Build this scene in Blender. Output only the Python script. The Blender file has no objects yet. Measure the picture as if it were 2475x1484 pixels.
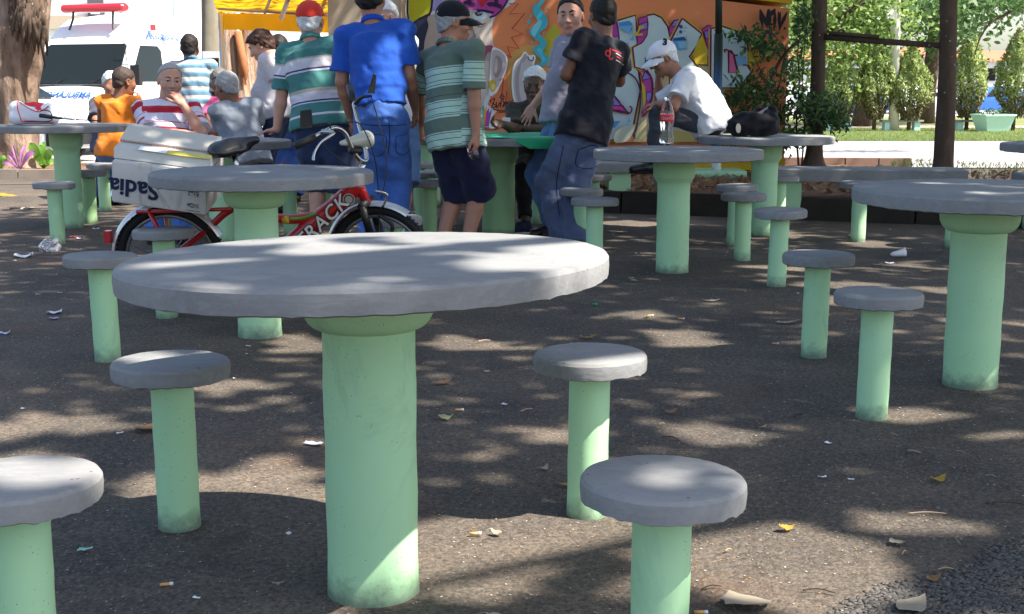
import bpy, bmesh, math, random
import numpy as np
from mathutils import Vector, Matrix

# ------------------------------------------------------------------ camera, world, sun, exposure
SC = bpy.context.scene
COL = SC.collection
CAMH, FPX, CX, CY = 1.10, 3100.0, 1237.5, 742.0      # picture measured as 2475 x 1484
PIT = math.atan2(532.0, FPX)
cam_d = bpy.data.cameras.new('camera'); cam = bpy.data.objects.new('camera', cam_d); COL.objects.link(cam)
cam.location = (0, 0, CAMH); cam.rotation_euler = (math.pi / 2 - PIT, 0, 0)
cam_d.sensor_width = 36; cam_d.lens = 36 * FPX / 2475.0; cam_d.clip_start = 0.05; cam_d.clip_end = 2000
SC.camera = cam
SUN_EL, SUN_AZ = math.radians(54), math.atan2(0.935, -0.354)     # azimuth measured from +Y towards +X
world = bpy.data.worlds.new('World'); SC.world = world; world.use_nodes = True
wn = world.node_tree.nodes; wl = world.node_tree.links
sky = wn.new('ShaderNodeTexSky'); sky.sky_type = 'NISHITA'; sky.sun_disc = False
sky.sun_elevation = SUN_EL; sky.sun_rotation = SUN_AZ
sky.air_density = 1.0; sky.dust_density = 2.2; sky.ozone_density = 1.0
wl.new(sky.outputs[0], wn['Background'].inputs[0]); wn['Background'].inputs[1].default_value = 0.115
SUND = Vector((math.sin(SUN_AZ) * math.cos(SUN_EL), math.cos(SUN_AZ) * math.cos(SUN_EL), math.sin(SUN_EL)))
sun_d = bpy.data.lights.new('sun', 'SUN'); sun = bpy.data.objects.new('sun', sun_d); COL.objects.link(sun)
sun_d.energy = 5.0; sun_d.angle = math.radians(0.53); sun_d.color = (1.0, 0.93, 0.82)
sun.location = (8, -4, 14); sun.rotation_euler = SUND.to_track_quat('Z', 'Y').to_euler()
SC.view_settings.view_transform = 'Standard'; SC.view_settings.look = 'None'
SC.view_settings.exposure = 1.5; SC.view_settings.gamma = 1.0
SC.render.resolution_x, SC.render.resolution_y = 1024, 614

R = random.Random(7)
NR = np.random.default_rng(11)

# ------------------------------------------------------------------ picture -> place
CP, SP = math.cos(PIT), math.sin(PIT)
def ray(px, py):
    a = (px - CX) / FPX; b = -(py - CY) / FPX
    return Vector((a, CP + b * SP, -SP + b * CP))
def P(px, py, z):                       # point at depth z along the optical axis
    return Vector((0, 0, CAMH)) + ray(px, py) * z
def PY(px, py, y):                      # point on the vertical plane Y = y
    r = ray(px, py); return Vector((0, 0, CAMH)) + r * (y / r.y)
def gz(y):                              # lie of the land
    if y < 13: return 0.0
    if y < 40: return -0.29 * (y - 13) / 27
    return -0.29 - 0.10 * min(1, (y - 40) / 60)
def G(px, py, h=0.0):                   # point on the ground (+h)
    r = ray(px, py)
    t = (CAMH - h) / -r.z
    for _ in range(30):
        z = gz(r.y * t) + h; t = (CAMH - z) / -r.z
    return Vector((0, 0, CAMH)) + r * t
def GX(px, y, h=0.0):                   # ground point below picture column px at distance y
    z = gz(y) + h
    depth = y * CP + (CAMH - z) * SP
    return Vector(((px - CX) / FPX * depth, y, z))

# ------------------------------------------------------------------ scene helpers
def tag(o, label=None, cat=None, group=None, kind=None):
    if label: o['label'] = label
    if cat: o['category'] = cat
    if group: o['group'] = group
    if kind: o['kind'] = kind
    return o
def thing(name, label, cat, loc=(0, 0, 0), rz=0.0, group=None):
    o = bpy.data.objects.new(name, None); COL.objects.link(o)
    o.location = loc; o.rotation_euler = (0, 0, rz); o.empty_display_size = 0.1
    return tag(o, label, cat, group)
def fast_mesh(name, V, faces):
    """V (n,3); faces: (m,k) int array or list of lists"""
    V = np.asarray(V, dtype=np.float32)
    me = bpy.data.meshes.new(name)
    if isinstance(faces, np.ndarray):
        m, k = faces.shape
        me.vertices.add(len(V)); me.vertices.foreach_set('co', V.ravel())
        me.loops.add(m * k); me.loops.foreach_set('vertex_index', faces.astype(np.int32).ravel())
        me.polygons.add(m)
        me.polygons.foreach_set('loop_start', np.arange(0, m * k, k, dtype=np.int32))
        me.polygons.foreach_set('loop_total', np.full(m, k, dtype=np.int32))
        me.update(calc_edges=True)
    else:
        me.from_pydata([tuple(map(float, v)) for v in V], [], faces); me.update()
    return me
def obj(name, V, faces, m, parent=None, smooth=False, world_pts=True):
    """one mesh object; when parented to an unrotated Empty the points are given in world space"""
    V = np.asarray([tuple(v) for v in V] if not isinstance(V, np.ndarray) else V, dtype=np.float64)
    if parent is not None and world_pts:
        V = V - np.array(abs_loc(parent))
    me = fast_mesh(name, V, faces)
    return obj_me(name, me, m, parent, smooth)
def abs_loc(o):
    l = Vector(o.location)
    while o.parent: o = o.parent; l = l + Vector(o.location)
    return l
def obj_me(name, me, m, parent=None, smooth=False):
    o = bpy.data.objects.new(name, me); COL.objects.link(o)
    if m is not None:
        for mm in (m if isinstance(m, (list, tuple)) else [m]): me.materials.append(mm)
    if smooth: me.polygons.foreach_set('use_smooth', np.ones(len(me.polygons), dtype=bool)); me.update()
    if parent is not None: o.parent = parent
    return o
def copy_tree(o, parent=None):
    c = o.copy(); COL.objects.link(c)
    if parent is not None: c.parent = parent
    for ch in list(o.children): copy_tree(ch, c)
    return c
class MB:
    """collects shapes for one mesh"""
    def __init__(s): s.v = []; s.f = []
    def add(s, V, Fc):
        n = len(s.v); s.v += [tuple(map(float, p)) for p in V]; s.f += [[i + n for i in f] for f in Fc]
    def box(s, c, sz, rot=None, taper=1.0):
        hx, hy, hz = sz[0] / 2, sz[1] / 2, sz[2] / 2
        V = []
        for z in (-1, 1):
            t = taper if z > 0 else 1.0
            for x, y in ((-1, -1), (1, -1), (1, 1), (-1, 1)):
                p = Vector((x * hx * t, y * hy * t, z * hz))
                if rot is not None: p = rot @ p
                V.append(p + Vector(c))
        s.add(V, [[0, 3, 2, 1], [4, 5, 6, 7], [0, 1, 5, 4], [1, 2, 6, 5], [2, 3, 7, 6], [3, 0, 4, 7]])
    def tube(s, pts, r, seg=10, caps=True, flat=1.0, upv=None):
        pts = [Vector(p) for p in pts]; n = len(pts)
        rs = r if isinstance(r, (list, tuple)) else [r] * n
        base = len(s.v); prev = None
        for i, p in enumerate(pts):
            d = (pts[min(i + 1, n - 1)] - pts[max(i - 1, 0)]).normalized()
            if prev is None:
                a = Vector(upv) if upv else (Vector((0, 0, 1)) if abs(d.z) < .9 else Vector((1, 0, 0)))
                u = (a - d * a.dot(d)).normalized()
            else:
                u = (prev - d * prev.dot(d)).normalized()
            prev = u; w = d.cross(u)
            for k in range(seg):
                a = 2 * math.pi * k / seg
                s.v.append(tuple(p + u * math.cos(a) * rs[i] + w * math.sin(a) * rs[i] * flat))
        for i in range(n - 1):
            for k in range(seg):
                a, b = base + i * seg + k, base + i * seg + (k + 1) % seg
                s.f.append([a, b, b + seg, a + seg])
        if caps:
            s.f.append([base + k for k in range(seg)][::-1]); s.f.append([base + (n - 1) * seg + k for k in range(seg)])
    def lathe(s, prof, c=(0, 0, 0), seg=48, jit=None, axis=None):
        """prof: list (r,z) bottom to top; jit(i,ang)->(dr,dz)"""
        base = len(s.v); c = Vector(c)
        for i, (r, z) in enumerate(prof):
            for k in range(seg):
                a = 2 * math.pi * k / seg
                dr, dz = jit(i, a) if jit else (0, 0)
                p = Vector(((r + dr) * math.cos(a), (r + dr) * math.sin(a), z + dz))
                if axis is not None: p = axis @ p
                s.v.append(tuple(p + c))
        n = len(prof)
        for i in range(n - 1):
            for k in range(seg):
                a, b = base + i * seg + k, base + i * seg + (k + 1) % seg
                s.f.append([a, b, b + seg, a + seg])
        s.f.append([base + k for k in range(seg)][::-1]); s.f.append([base + (n - 1) * seg + k for k in range(seg)])
    def poly(s, pts): s.add(pts, [list(range(len(pts)))])
    def build(s, name, m, parent=None, smooth=False, world_pts=True):
        o = obj(name, np.array(s.v, dtype=np.float64), s.f, m, parent, smooth, world_pts)
        return o
def autosmooth(o, deg=35):
    me = o.data
    me.polygons.foreach_set('use_smooth', np.ones(len(me.polygons), dtype=bool))
    bm = bmesh.new(); bm.from_mesh(me); c = math.radians(deg)
    for e in bm.edges:
        if len(e.link_faces) == 2 and e.calc_face_angle(0) > c: e.smooth = False
    bm.to_mesh(me); bm.free(); me.update(); return o
def bez(pts, n=8, closed=False):
    """Catmull-Rom through the points"""
    pts = [Vector(p) for p in pts]; out = []; N = len(pts)
    rng = range(N) if closed else range(N - 1)
    for i in rng:
        if closed: p0, p1, p2, p3 = pts[(i - 1) % N], pts[i], pts[(i + 1) % N], pts[(i + 2) % N]
        else: p0, p1, p2, p3 = pts[max(i - 1, 0)], pts[i], pts[i + 1], pts[min(i + 2, N - 1)]
        for k in range(n):
            t = k / n
            out.append(0.5 * ((2 * p1) + (p2 - p0) * t + (2 * p0 - 5 * p1 + 4 * p2 - p3) * t * t + (3 * p1 - p0 - 3 * p2 + p3) * t ** 3))
    if not closed: out.append(pts[-1])
    return out

# ------------------------------------------------------------------ materials
def srgb(r, g, b):
    f = lambda c: (c / 255 / 12.92) if c / 255 <= .04045 else ((c / 255 + .055) / 1.055) ** 2.4
    return (f(r), f(g), f(b))
class NT:
    def __init__(s, name, rough=.6, spec=.4, metal=0.0):
        s.m = bpy.data.materials.new(name); s.m.use_nodes = True
        s.n = s.m.node_tree.nodes; s.l = s.m.node_tree.links; s.b = s.n['Principled BSDF']
        s.b.inputs['Roughness'].default_value = rough; s.b.inputs['Specular IOR Level'].default_value = spec
        s.b.inputs['Metallic'].default_value = metal
        s.co = None
    def new(s, t, **kw):
        n = s.n.new(t)
        for k, v in kw.items(): setattr(n, k, v)
        return n
    def coord(s, which='Object'):
        n = s.n.new('ShaderNodeTexCoord'); return n.outputs[which]
    def mapping(s, scale=(1, 1, 1), which='Object', loc=(0, 0, 0), rot=(0, 0, 0)):
        m = s.n.new('ShaderNodeMapping'); m.inputs['Scale'].default_value = scale; m.inputs['Location'].default_value = loc
        m.inputs['Rotation'].default_value = rot
        s.l.new(s.coord(which), m.inputs['Vector']); return m.outputs[0]
    def noise(s, scale, detail=4, rough=.55, vec=None, dist=0.0):
        n = s.n.new('ShaderNodeTexNoise'); n.inputs['Scale'].default_value = scale; n.inputs['Detail'].default_value = detail
        n.inputs['Roughness'].default_value = rough; n.inputs['Distortion'].default_value = dist
        s.l.new(vec if vec is not None else s.coord(), n.inputs['Vector']); return n.outputs[0]
    def vor(s, scale, vec=None, out='Distance', feature='F1', rnd=1.0):
        n = s.n.new('ShaderNodeTexVoronoi'); n.feature = feature; n.inputs['Scale'].default_value = scale
        n.inputs['Randomness'].default_value = rnd
        s.l.new(vec if vec is not None else s.coord(), n.inputs['Vector']); return n.outputs[out]
    def ramp(s, fac, stops, interp='LINEAR'):
        n = s.n.new('ShaderNodeValToRGB'); n.color_ramp.interpolation = interp
        e = n.color_ramp.elements
        while len(e) > 1: e.remove(e[-1])
        e[0].position = stops[0][0]; e[0].color = (*stops[0][1], 1) if len(stops[0][1]) == 3 else stops[0][1]
        for p, c in stops[1:]:
            x = e.new(p); x.color = (*c, 1) if len(c) == 3 else c
        s.l.new(fac, n.inputs[0]); return n.outputs[0]
    def rr(s, fac, a, b):                # remap range to 0..1
        n = s.n.new('ShaderNodeMapRange'); n.inputs[1].default_value = a; n.inputs[2].default_value = b
        s.l.new(fac, n.inputs[0]); return n.outputs[0]
    def mix(s, fac, a, b, mode='MIX'):
        n = s.n.new('ShaderNodeMix'); n.data_type = 'RGBA'; n.blend_type = mode
        for sock, v in ((n.inputs[0], fac), (n.inputs[6], a), (n.inputs[7], b)):
            if isinstance(v, (int, float)): sock.default_value = v
            elif isinstance(v, tuple): sock.default_value = (*v, 1) if len(v) == 3 else v
            else: s.l.new(v, sock)
        return n.outputs[2]
    def math(s, op, a, b=None):
        n = s.n.new('ShaderNodeMath'); n.operation = op
        for i, v in enumerate((a, b)):
            if v is None: continue
            if isinstance(v, (int, float)): n.inputs[i].default_value = v
            else: s.l.new(v, n.inputs[i])
        return n.outputs[0]
    def color(s, c):
        if isinstance(c, tuple): s.b.inputs['Base Color'].default_value = (*c, 1)
        else: s.l.new(c, s.b.inputs['Base Color'])
        return s
    def bump(s, h, strength=.3, dist=.01):
        n = s.n.new('ShaderNodeBump'); n.inputs['Strength'].default_value = strength; n.inputs['Distance'].default_value = dist
        s.l.new(h, n.inputs['Height']); s.l.new(n.outputs[0], s.b.inputs['Normal']); return s
def mat(name, c, rough=.6, spec=.4, metal=0.0, var=.15, nscale=12.0, bump=0.0, bscale=None, bdist=.004):
    t = NT(name, rough, spec, metal)
    if var > 0:
        n = t.noise(nscale, 5)
        t.color(t.mix(n, tuple(x * (1 - var) for x in c), tuple(min(1, x * (1 + var)) for x in c)))
    else: t.color(c)
    if bump > 0: t.bump(t.noise(bscale or nscale * 3, 5), bump, bdist)
    return t.m
MC = {}
def cm(name, *a, **k):
    if name not in MC: MC[name] = mat(name, *a, **k)
    return MC[name]
def leaf_mat(name, c1, c2, trans=.35, rough=.5):
    t = NT(name, rough, .3)
    inf = t.new('ShaderNodeNewGeometry')
    c = t.mix(inf.outputs['Random Per Island'], c1, c2)
    t.color(c)
    tr = t.new('ShaderNodeBsdfTranslucent'); t.l.new(t.mix(0.5, c, tuple(min(1, x * 1.6) for x in c2)), tr.inputs[0])
    mx = t.new('ShaderNodeMixShader'); mx.inputs[0].default_value = trans
    out = t.n['Material Output']
    t.l.new(t.b.outputs[0], mx.inputs[1]); t.l.new(tr.outputs[0], mx.inputs[2]); t.l.new(mx.outputs[0], out.inputs[0])
    return t.m
def text_obj(name, txt, m, parent, M, size=.1, depth=.0015, shear=0.0, bold=0.0, spacing=1.0):
    """flat lettering; M maps the text plane (x right, y up, z out) to the place"""
    cu = bpy.data.curves.new(name, 'FONT'); cu.body = txt; cu.size = size; cu.extrude = depth; cu.shear = shear
    cu.offset = bold; cu.align_x = 'CENTER'; cu.align_y = 'CENTER'; cu.space_character = spacing; cu.resolution_u = 3
    o = bpy.data.objects.new(name + '_tmp', cu); COL.objects.link(o)
    me = bpy.data.meshes.new_from_object(o.evaluated_get(bpy.context.evaluated_depsgraph_get()))
    bpy.data.objects.remove(o); bpy.data.curves.remove(cu)
    me.transform(M)
    if parent is not None: me.transform(Matrix.Translation(-abs_loc(parent)))
    me.materials.clear()
    return obj_me(name, me, m, parent)
def frame(o, x, y):
    """matrix with origin o, x axis along x, y axis roughly y"""
    x = Vector(x).normalized(); z = x.cross(Vector(y)).normalized(); y = z.cross(x)
    M = Matrix((x, y, z)).transposed().to_4x4(); M.translation = Vector(o); return M
# ------------------------------------------------------------------ ground, beds, street
def ground_material():
    t = NT('court_asphalt', .9, .25)
    pos = t.coord('Object')
    big = t.noise(.55, 5, .6, pos, .6); mid = t.noise(3.2, 6, .65, pos, .4); fine = t.noise(60, 4, .7, pos)
    vc = t.vor(150, pos, 'Color'); vd = t.vor(150, pos, 'Distance')
    bw = t.n.new('ShaderNodeRGBToBW'); t.l.new(vc, bw.inputs[0]); g = bw.outputs[0]
    stone = t.ramp(g, [(.0, (.022, .021, .020)), (.45, (.042, .038, .034)), (.75, (.072, .065, .058)), (.9, (.12, .105, .088)), (1, (.24, .205, .16))])
    dust = t.ramp(fine, [(.3, (.100, .078, .060)), (.7, (.205, .162, .124))])
    f1 = t.math('ADD', t.rr(big, .36, .66), t.math('MULTIPLY', t.rr(mid, .42, .75), .55))
    f1 = t.math('MULTIPLY', f1, .85)
    f1 = t.math('MULTIPLY', f1, t.rr(t.math('ADD', fine, t.math('MULTIPLY', g, .3)), .25, .75))
    c = t.mix(t.math('MINIMUM', f1, .9), stone, dust)
    red = t.rr(t.noise(1.1, 3, .5, t.mapping((1, 1, 1), loc=(9, 3, 0))), .58, .74)
    c = t.mix(t.math('MULTIPLY', red, .35), c, (.14, .075, .045))
    sp = t.vor(34, pos, 'Distance'); spm = t.math('MULTIPLY', t.math('LESS_THAN', sp, .09), t.math('GREATER_THAN', t.noise(9, 2, .5, pos), .56))
    c = t.mix(t.math('MULTIPLY', spm, .8), c, (.42, .38, .3))
    oil = t.rr(t.noise(1.7, 5, .6, t.mapping((1, 1, 1), loc=(4, 8, 0)), .8), .60, .74); c = t.mix(t.math('MULTIPLY', oil, .45), c, (.02, .019, .018))
    t.color(c)
    h = t.math('ADD', t.math('MULTIPLY', vd, -.6), t.math('MULTIPLY', fine, .5))
    h = t.math('ADD', h, t.math('MULTIPLY', mid, 1.2))
    t.bump(h, .42, .006)
    return t.m
M_GROUND = ground_material()
M_SOIL = (lambda t: (t.color(t.mix(t.rr(t.noise(26, 6, .7), .3, .75), t.mix(t.noise(2.5, 4), (.06, .035, .022), (.19, .095, .055)), (.24, .15, .09))), t.bump(t.noise(30, 6, .7), .8, .02), t.m)[-1])(NT('bed_soil', .95, .1))
M_ROAD = mat('street_concrete', (.36, .345, .335), .85, .3, var=.14, nscale=3, bump=.15, bscale=40)
M_KERB = mat('kerb_concrete', (.20, .165, .14), .9, .2, var=.35, nscale=5, bump=.4, bscale=25)
M_KERBD = mat('mossy_kerb', (.035, .028, .022), .9, .2, var=.5, nscale=6, bump=.5, bscale=22)
M_KERBP = mat('pink_kerb', (.22, .14, .11), .9, .2, var=.25, nscale=5, bump=.3, bscale=25)
M_TURF = mat('turf_soil', (.17, .19, .075), .95, .1, var=.4, nscale=1.5, bump=.5, bscale=20)

xs = sorted(set([-300, -150, -80, -40, -20, -12, -8] + [i * .75 - 6 for i in range(17)] + [8, 12, 20, 40, 80, 150, 300]))
ys = [-40, -15, -6, -2, 0, 1.5] + [2 + i * .5 for i in range(22)] + [13, 14, 16, 18, 20, 23, 26, 30, 35, 40, 48, 60, 80, 100, 150, 250, 450]
V = [(x, y, gz(y) + (.002 * math.sin(x * 1.7 + y) * math.sin(y * 1.3 - x * .6) if 0 < y < 12 and abs(x) < 6 else 0) - .002) for y in ys for x in xs]
nx = len(xs)
Fc = [[j * nx + i, j * nx + i + 1, (j + 1) * nx + i + 1, (j + 1) * nx + i] for j in range(len(ys) - 1) for i in range(nx - 1)]
tag(obj('ground', V, Fc, M_GROUND), kind='structure')
def strip(name, x0, x1, ylist, h, m, kind='structure'):
    V = []; 
    for y in ylist: V += [(x0, y, gz(y) + h), (x1, y, gz(y) + h)]
    Fc = [[2 * i, 2 * i + 1, 2 * i + 3, 2 * i + 2] for i in range(len(ylist) - 1)]
    return tag(obj(name, V, Fc, m), kind=kind)
strip('street', -120, 120, [18.6, 22, 26, 31], .012, M_ROAD)
strip('lawn', -120, 120, [31, 35, 40, 50, 60, 62], .02, M_TURF)
strip('garden_path', -120, 120, [44, 46.5], .028, mat('path_sand', (.42, .36, .29), .9, .2))
strip('far_street', -120, 120, [62, 70, 85], .016, M_ROAD)

# raised bed on the right: its edge runs from the wall towards the camera side
KA, KB = G(1440, 512), G(2700, 560)
KA, KB = Vector((KA.x - .25, KA.y + .05, 0)), Vector((KB.x, KB.y, 0))
BEDH = .17
def kerb_run(name, a, b, h, w, m, n, parent=None, z0=-.03):
    """kerb built stone by stone; each stone is a part"""
    d = (b - a) / n; u = d.normalized(); nrm = Vector((-u.y, u.x, 0))
    root = None
    for i in range(n):
        p0 = a + d * i + u * .006; p1 = a + d * (i + 1) - u * .006
        hh = h + R.uniform(-.008, .008); off = nrm * R.uniform(-.008, .008)
        zz = gz((p0.y + p1.y) / 2)
        mb = MB(); vv = []
        for z in (z0, hh):
            bev = 0 if z < hh else .012
            vv += [p0 + off + nrm * bev + u * bev * .4 + Vector((0, 0, z + zz)), p1 + off + nrm * bev - u * bev * .4 + Vector((0, 0, z + zz)),
                   p1 + off + nrm * (w - bev) - u * bev * .4 + Vector((0, 0, z + zz)), p0 + off + nrm * (w - bev) + u * bev * .4 + Vector((0, 0, z + zz))]
        mb.add(vv, [[0, 3, 2, 1], [4, 5, 6, 7], [0, 1, 5, 4], [1, 2, 6, 5], [2, 3, 7, 6], [3, 0, 4, 7]])
        mb.build('kerb_stone', m, parent)
kr = thing('bed_kerb', 'dark mossy low kerb along the front of the leaf-strewn raised bed', 'kerb', KA)
kerb_run('kerb', KA, KB, BEDH + .02, .13, M_KERBD, 9, kr)
# soil sheet
ns = 26; V = []; Fc = []
u = (KB - KA)
for j in range(13):
    for i in range(ns + 1):
        a = KA + u * (i / ns); y0 = a.y + .10; y1 = 18.15
        y = y0 + (y1 - y0) * j / 12
        top = BEDH if y < 15.0 else BEDH - .09 * min(1, (y - 15.0) / 2)
        V.append((a.x, y, gz(y) + top + R.uniform(-.014, .014)))
for j in range(12):
    for i in range(ns):
        k = j * (ns + 1) + i; Fc.append([k, k + 1, k + ns + 2, k + ns + 1])
tag(obj('bed_soil', V, Fc, M_SOIL, smooth=True), kind='structure')
ka, kb = GX(1880, 18.2), GX(2700, 18.2)
kp = thing('low_pink_kerb', 'pinkish low concrete edging between raised bed and bright street', 'kerb', ka)
kerb_run('kerb', Vector((ka.x, ka.y, 0)), Vector((ka.x + 1.9, ka.y, 0)), .17, .2, M_KERBP, 4, kp)
# left bed round the big tree
LBY = 16.3
strip('left_bed_soil', -14, -3.4, [LBY + .1, 17.3, 18.4], .09, M_SOIL)
lk = thing('left_kerb', 'pale worn kerb in front of the big tree and purple plant', 'kerb', (-3.4, LBY, 0))
kerb_run('kerb', Vector((-12, LBY, 0)), Vector((-3.4, LBY, 0)), .1, .14, M_KERB, 9, lk)
# concrete joints across the left of the court
jm = mat('joint_concrete', (.10, .085, .07), .9, .2, var=.3)
a, b = G(-60, 447), G(240, 443)
mb = MB(); mb.add([a + Vector((0, -.06, .004)), b + Vector((0, -.06, .004)), b + Vector((0, .06, .004)), a + Vector((0, .06, .004))], [[0, 1, 2, 3]])
tag(mb.build('paving_joint', jm), kind='structure')
# ------------------------------------------------------------------ concrete tables, stools, benches
def rnd_vec(t, scale=(1, 1, 1)):
    oi = t.new('ShaderNodeObjectInfo'); m = t.new('ShaderNodeVectorMath', operation='MULTIPLY_ADD')
    cx = t.new('ShaderNodeCombineXYZ')
    for i in range(3): t.l.new(oi.outputs['Random'], cx.inputs[i])
    mp = t.new('ShaderNodeVectorMath', operation='MULTIPLY'); mp.inputs[1].default_value = scale
    t.l.new(t.coord('Object'), mp.inputs[0])
    m.inputs[1].default_value = (37, 23, 11)
    t.l.new(cx.outputs[0], m.inputs[0]); t.l.new(mp.outputs[0], m.inputs[2]); return m.outputs[0]
def concrete_material():
    t = NT('brushed_concrete', .85, .3)
    v = rnd_vec(t); vs = rnd_vec(t, (3, 14, 14))
    a = t.noise(2.2, 5, .6, v, .5); b = t.noise(5, 4, .6, vs); c = t.noise(90, 3, .7, v)
    col = t.mix(t.rr(a, .3, .7), (.18, .182, .185), (.265, .267, .268))
    col = t.mix(t.math('MULTIPLY', t.rr(b, .45, .75), .45), col, (.315, .317, .315))
    col = t.mix(t.math('MULTIPLY', t.rr(c, .35, .8), .25), col, (.16, .16, .16))
    st = t.rr(t.noise(3.1, 6, .7, v, 1.2), .60, .78); col = t.mix(t.math('MULTIPLY', st, .65), col, (.12, .115, .11))
    dots = t.math('MULTIPLY', t.math('LESS_THAN', t.vor(26, v), .085), t.math('GREATER_THAN', t.noise(4, 2, .5, v), .52))
    col = t.mix(t.math('MULTIPLY', dots, .7), col, (.06, .06, .06))
    t.color(col)
    t.bump(t.math('ADD', t.math('MULTIPLY', c, .35), t.math('MULTIPLY', b, .9)), .35, .004)
    return t.m
def green_paint(name, base, low):
    t = NT(name, .6, .35)
    v = rnd_vec(t)
    a = t.noise(4, 4, .6, v); f = t.noise(120, 2, .6, v)
    col = t.mix(a, tuple(x * .92 for x in base), tuple(min(1, x * 1.06) for x in base))
    pit = t.math('MULTIPLY', t.math('LESS_THAN', t.vor(85, v), .10), t.math('GREATER_THAN', t.noise(7, 3, .6, v), .5))
    col = t.mix(t.math('MULTIPLY', pit, .75), col, (.03, .06, .045))
    sm = t.rr(t.noise(4.2, 6, .7, rnd_vec(t, (1, 1, .55)), .8), .58, .80)
    col = t.mix(t.math('MULTIPLY', sm, .55), col, (.10, .19, .155))
    chip = t.math('MULTIPLY', t.math('GREATER_THAN', t.noise(26, 5, .7, v, .4), .70), t.math('GREATER_THAN', t.noise(3, 2, .5, v), .5)); col = t.mix(t.math('MULTIPLY', chip, .7), col, (.26, .27, .24))
    wash = t.rr(t.noise(1.6, 3, .5, v), .35, .7); col = t.mix(t.math('MULTIPLY', wash, .18), col, (.50, .72, .52))
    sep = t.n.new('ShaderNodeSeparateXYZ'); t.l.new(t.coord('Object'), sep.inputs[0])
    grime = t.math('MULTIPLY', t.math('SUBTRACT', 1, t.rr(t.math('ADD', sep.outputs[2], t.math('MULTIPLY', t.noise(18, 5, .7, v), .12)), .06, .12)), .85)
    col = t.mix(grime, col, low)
    t.color(col); t.bump(t.math('ADD', t.math('MULTIPLY', f, .3), t.noise(14, 3, .5, v)), .18, .004)
    return t.m
M_CONC = concrete_material()
M_GREEN = green_paint('mint_paint', (.385, .64, .365), (.10, .13, .10))
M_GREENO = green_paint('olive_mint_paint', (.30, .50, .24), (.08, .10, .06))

def slab_mesh(rad, th, z_top, seed, seg=180, tilt=(0, 0)):
    rr = random.Random(seed)
    A = [(rr.uniform(.3, 1), rr.uniform(0, 6.28)) for _ in range(5)]
    def low(a): return sum(w * math.sin((i + 1) * a + p) for i, (w, p) in enumerate(A)) / 4
    edge = [rr.uniform(-1, 1) for _ in range(seg)]; edge = [.6 * edge[i] + .4 * edge[i - 1] for i in range(seg)]
    big = [rr.random() < .05 for _ in range(seg)]
    prof = [(rad * .4, z_top - th), (rad - .012, z_top - th), (rad - .002, z_top - th + .004), (rad, z_top - th * .5), (rad - .001, z_top - .010), (rad - .006, z_top - .003), (rad - .014, z_top), (rad * .5, z_top)]
    def jit(i, a):
        k = int(round(a / (2 * math.pi) * seg)) % seg
        dr = low(a) * rad * .0022
        dz = 0
        if i in (1, 2): dz = edge[k] * .0016 + (-.002 if big[k] else 0) + .0014 * math.sin(9 * a + seed) * math.sin(4 * a); dr += edge[(k * 7) % seg] * .001
        if i == 0: dr = 0
        if i >= 4: dz += .0005 * edge[(k * 3) % seg] * (i < 7)
        return dr, dz
    mb = MB(); mb.lathe(prof, seg=seg, jit=jit)
    mb.v = [(x, y, z + x * tilt[0] + y * tilt[1]) for x, y, z in mb.v]
    return mb
def col_mesh(r, h, style, seg=40, seed=0):
    rr = random.Random(seed); n = 9
    prof = [(r * (1.03 if i == 0 else 1.0 + .012 * math.sin(i * 1.7 + seed)), -.02 + (h * .78) * i / n) for i in range(n + 1)]
    if style == 'bowl':
        prof += [(r, h - .108)] + [(r + .043 * math.sin(math.radians(90 * k / 6)), h - .108 + .055 * (1 - math.cos(math.radians(90 * k / 6)))) for k in range(1, 7)]
        prof += [(r + .046, h - .03), (r + .046, h)]
    elif style == 'collar':
        prof += [(r * 1.0, h - .15), (r + .004, h - .142), (r + .02, h - .12), (r + .026, h - .11), (r + .027, h)]
    else: prof += [(r, h)]
    mb = MB(); mb.lathe(prof, seg=seg); return mb
def table(label, loc, rad, h, colr=.097, style='bowl', tilt=(0, 0), off=(0, 0), seed=0, gm=None, th=.056):
    t = thing('concrete_table', label, 'table', loc, 0, 'round concrete tables in the square')
    s = slab_mesh(rad, th, h, seed, tilt=tilt); s.v = [(x + off[0], y + off[1], z) for x, y, z in s.v]
    autosmooth(s.build('tabletop', M_CONC, t, world_pts=False), 30)
    c = col_mesh(colr, h - th + .004, style, seed=seed)
    autosmooth(c.build('column', gm or M_GREEN, t, world_pts=False), 40)
    return t
def stool(label, loc, h=.43, rad=.146, colr=.052, seed=0, lean=(0, 0), gm=None, tilt=(0, 0), foot=True):
    t = thing('concrete_stool', label, 'stool', loc, 0, 'round concrete stools in the square')
    th = .047
    s = slab_mesh(rad, th, h, seed + 100, 110, tilt); s.v = [(x + lean[0], y + lean[1], z) for x, y, z in s.v]
    autosmooth(s.build('seat', M_CONC, t, world_pts=False), 30)
    c = col_mesh(colr, h - th + .004, 'plain', 28, seed); c.v = [(x + lean[0] * z / h, y + lean[1] * z / h, z) for x, y, z in c.v]
    autosmooth(c.build('column', gm or M_GREEN, t, world_pts=False), 40)
    return t
def base_at(px, py_front, r):
    g = G(px, py_front); d = Vector((g.x, g.y, 0)).normalized(); return Vector((g.x + d.x * r, g.y + d.y * r, 0))

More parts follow.
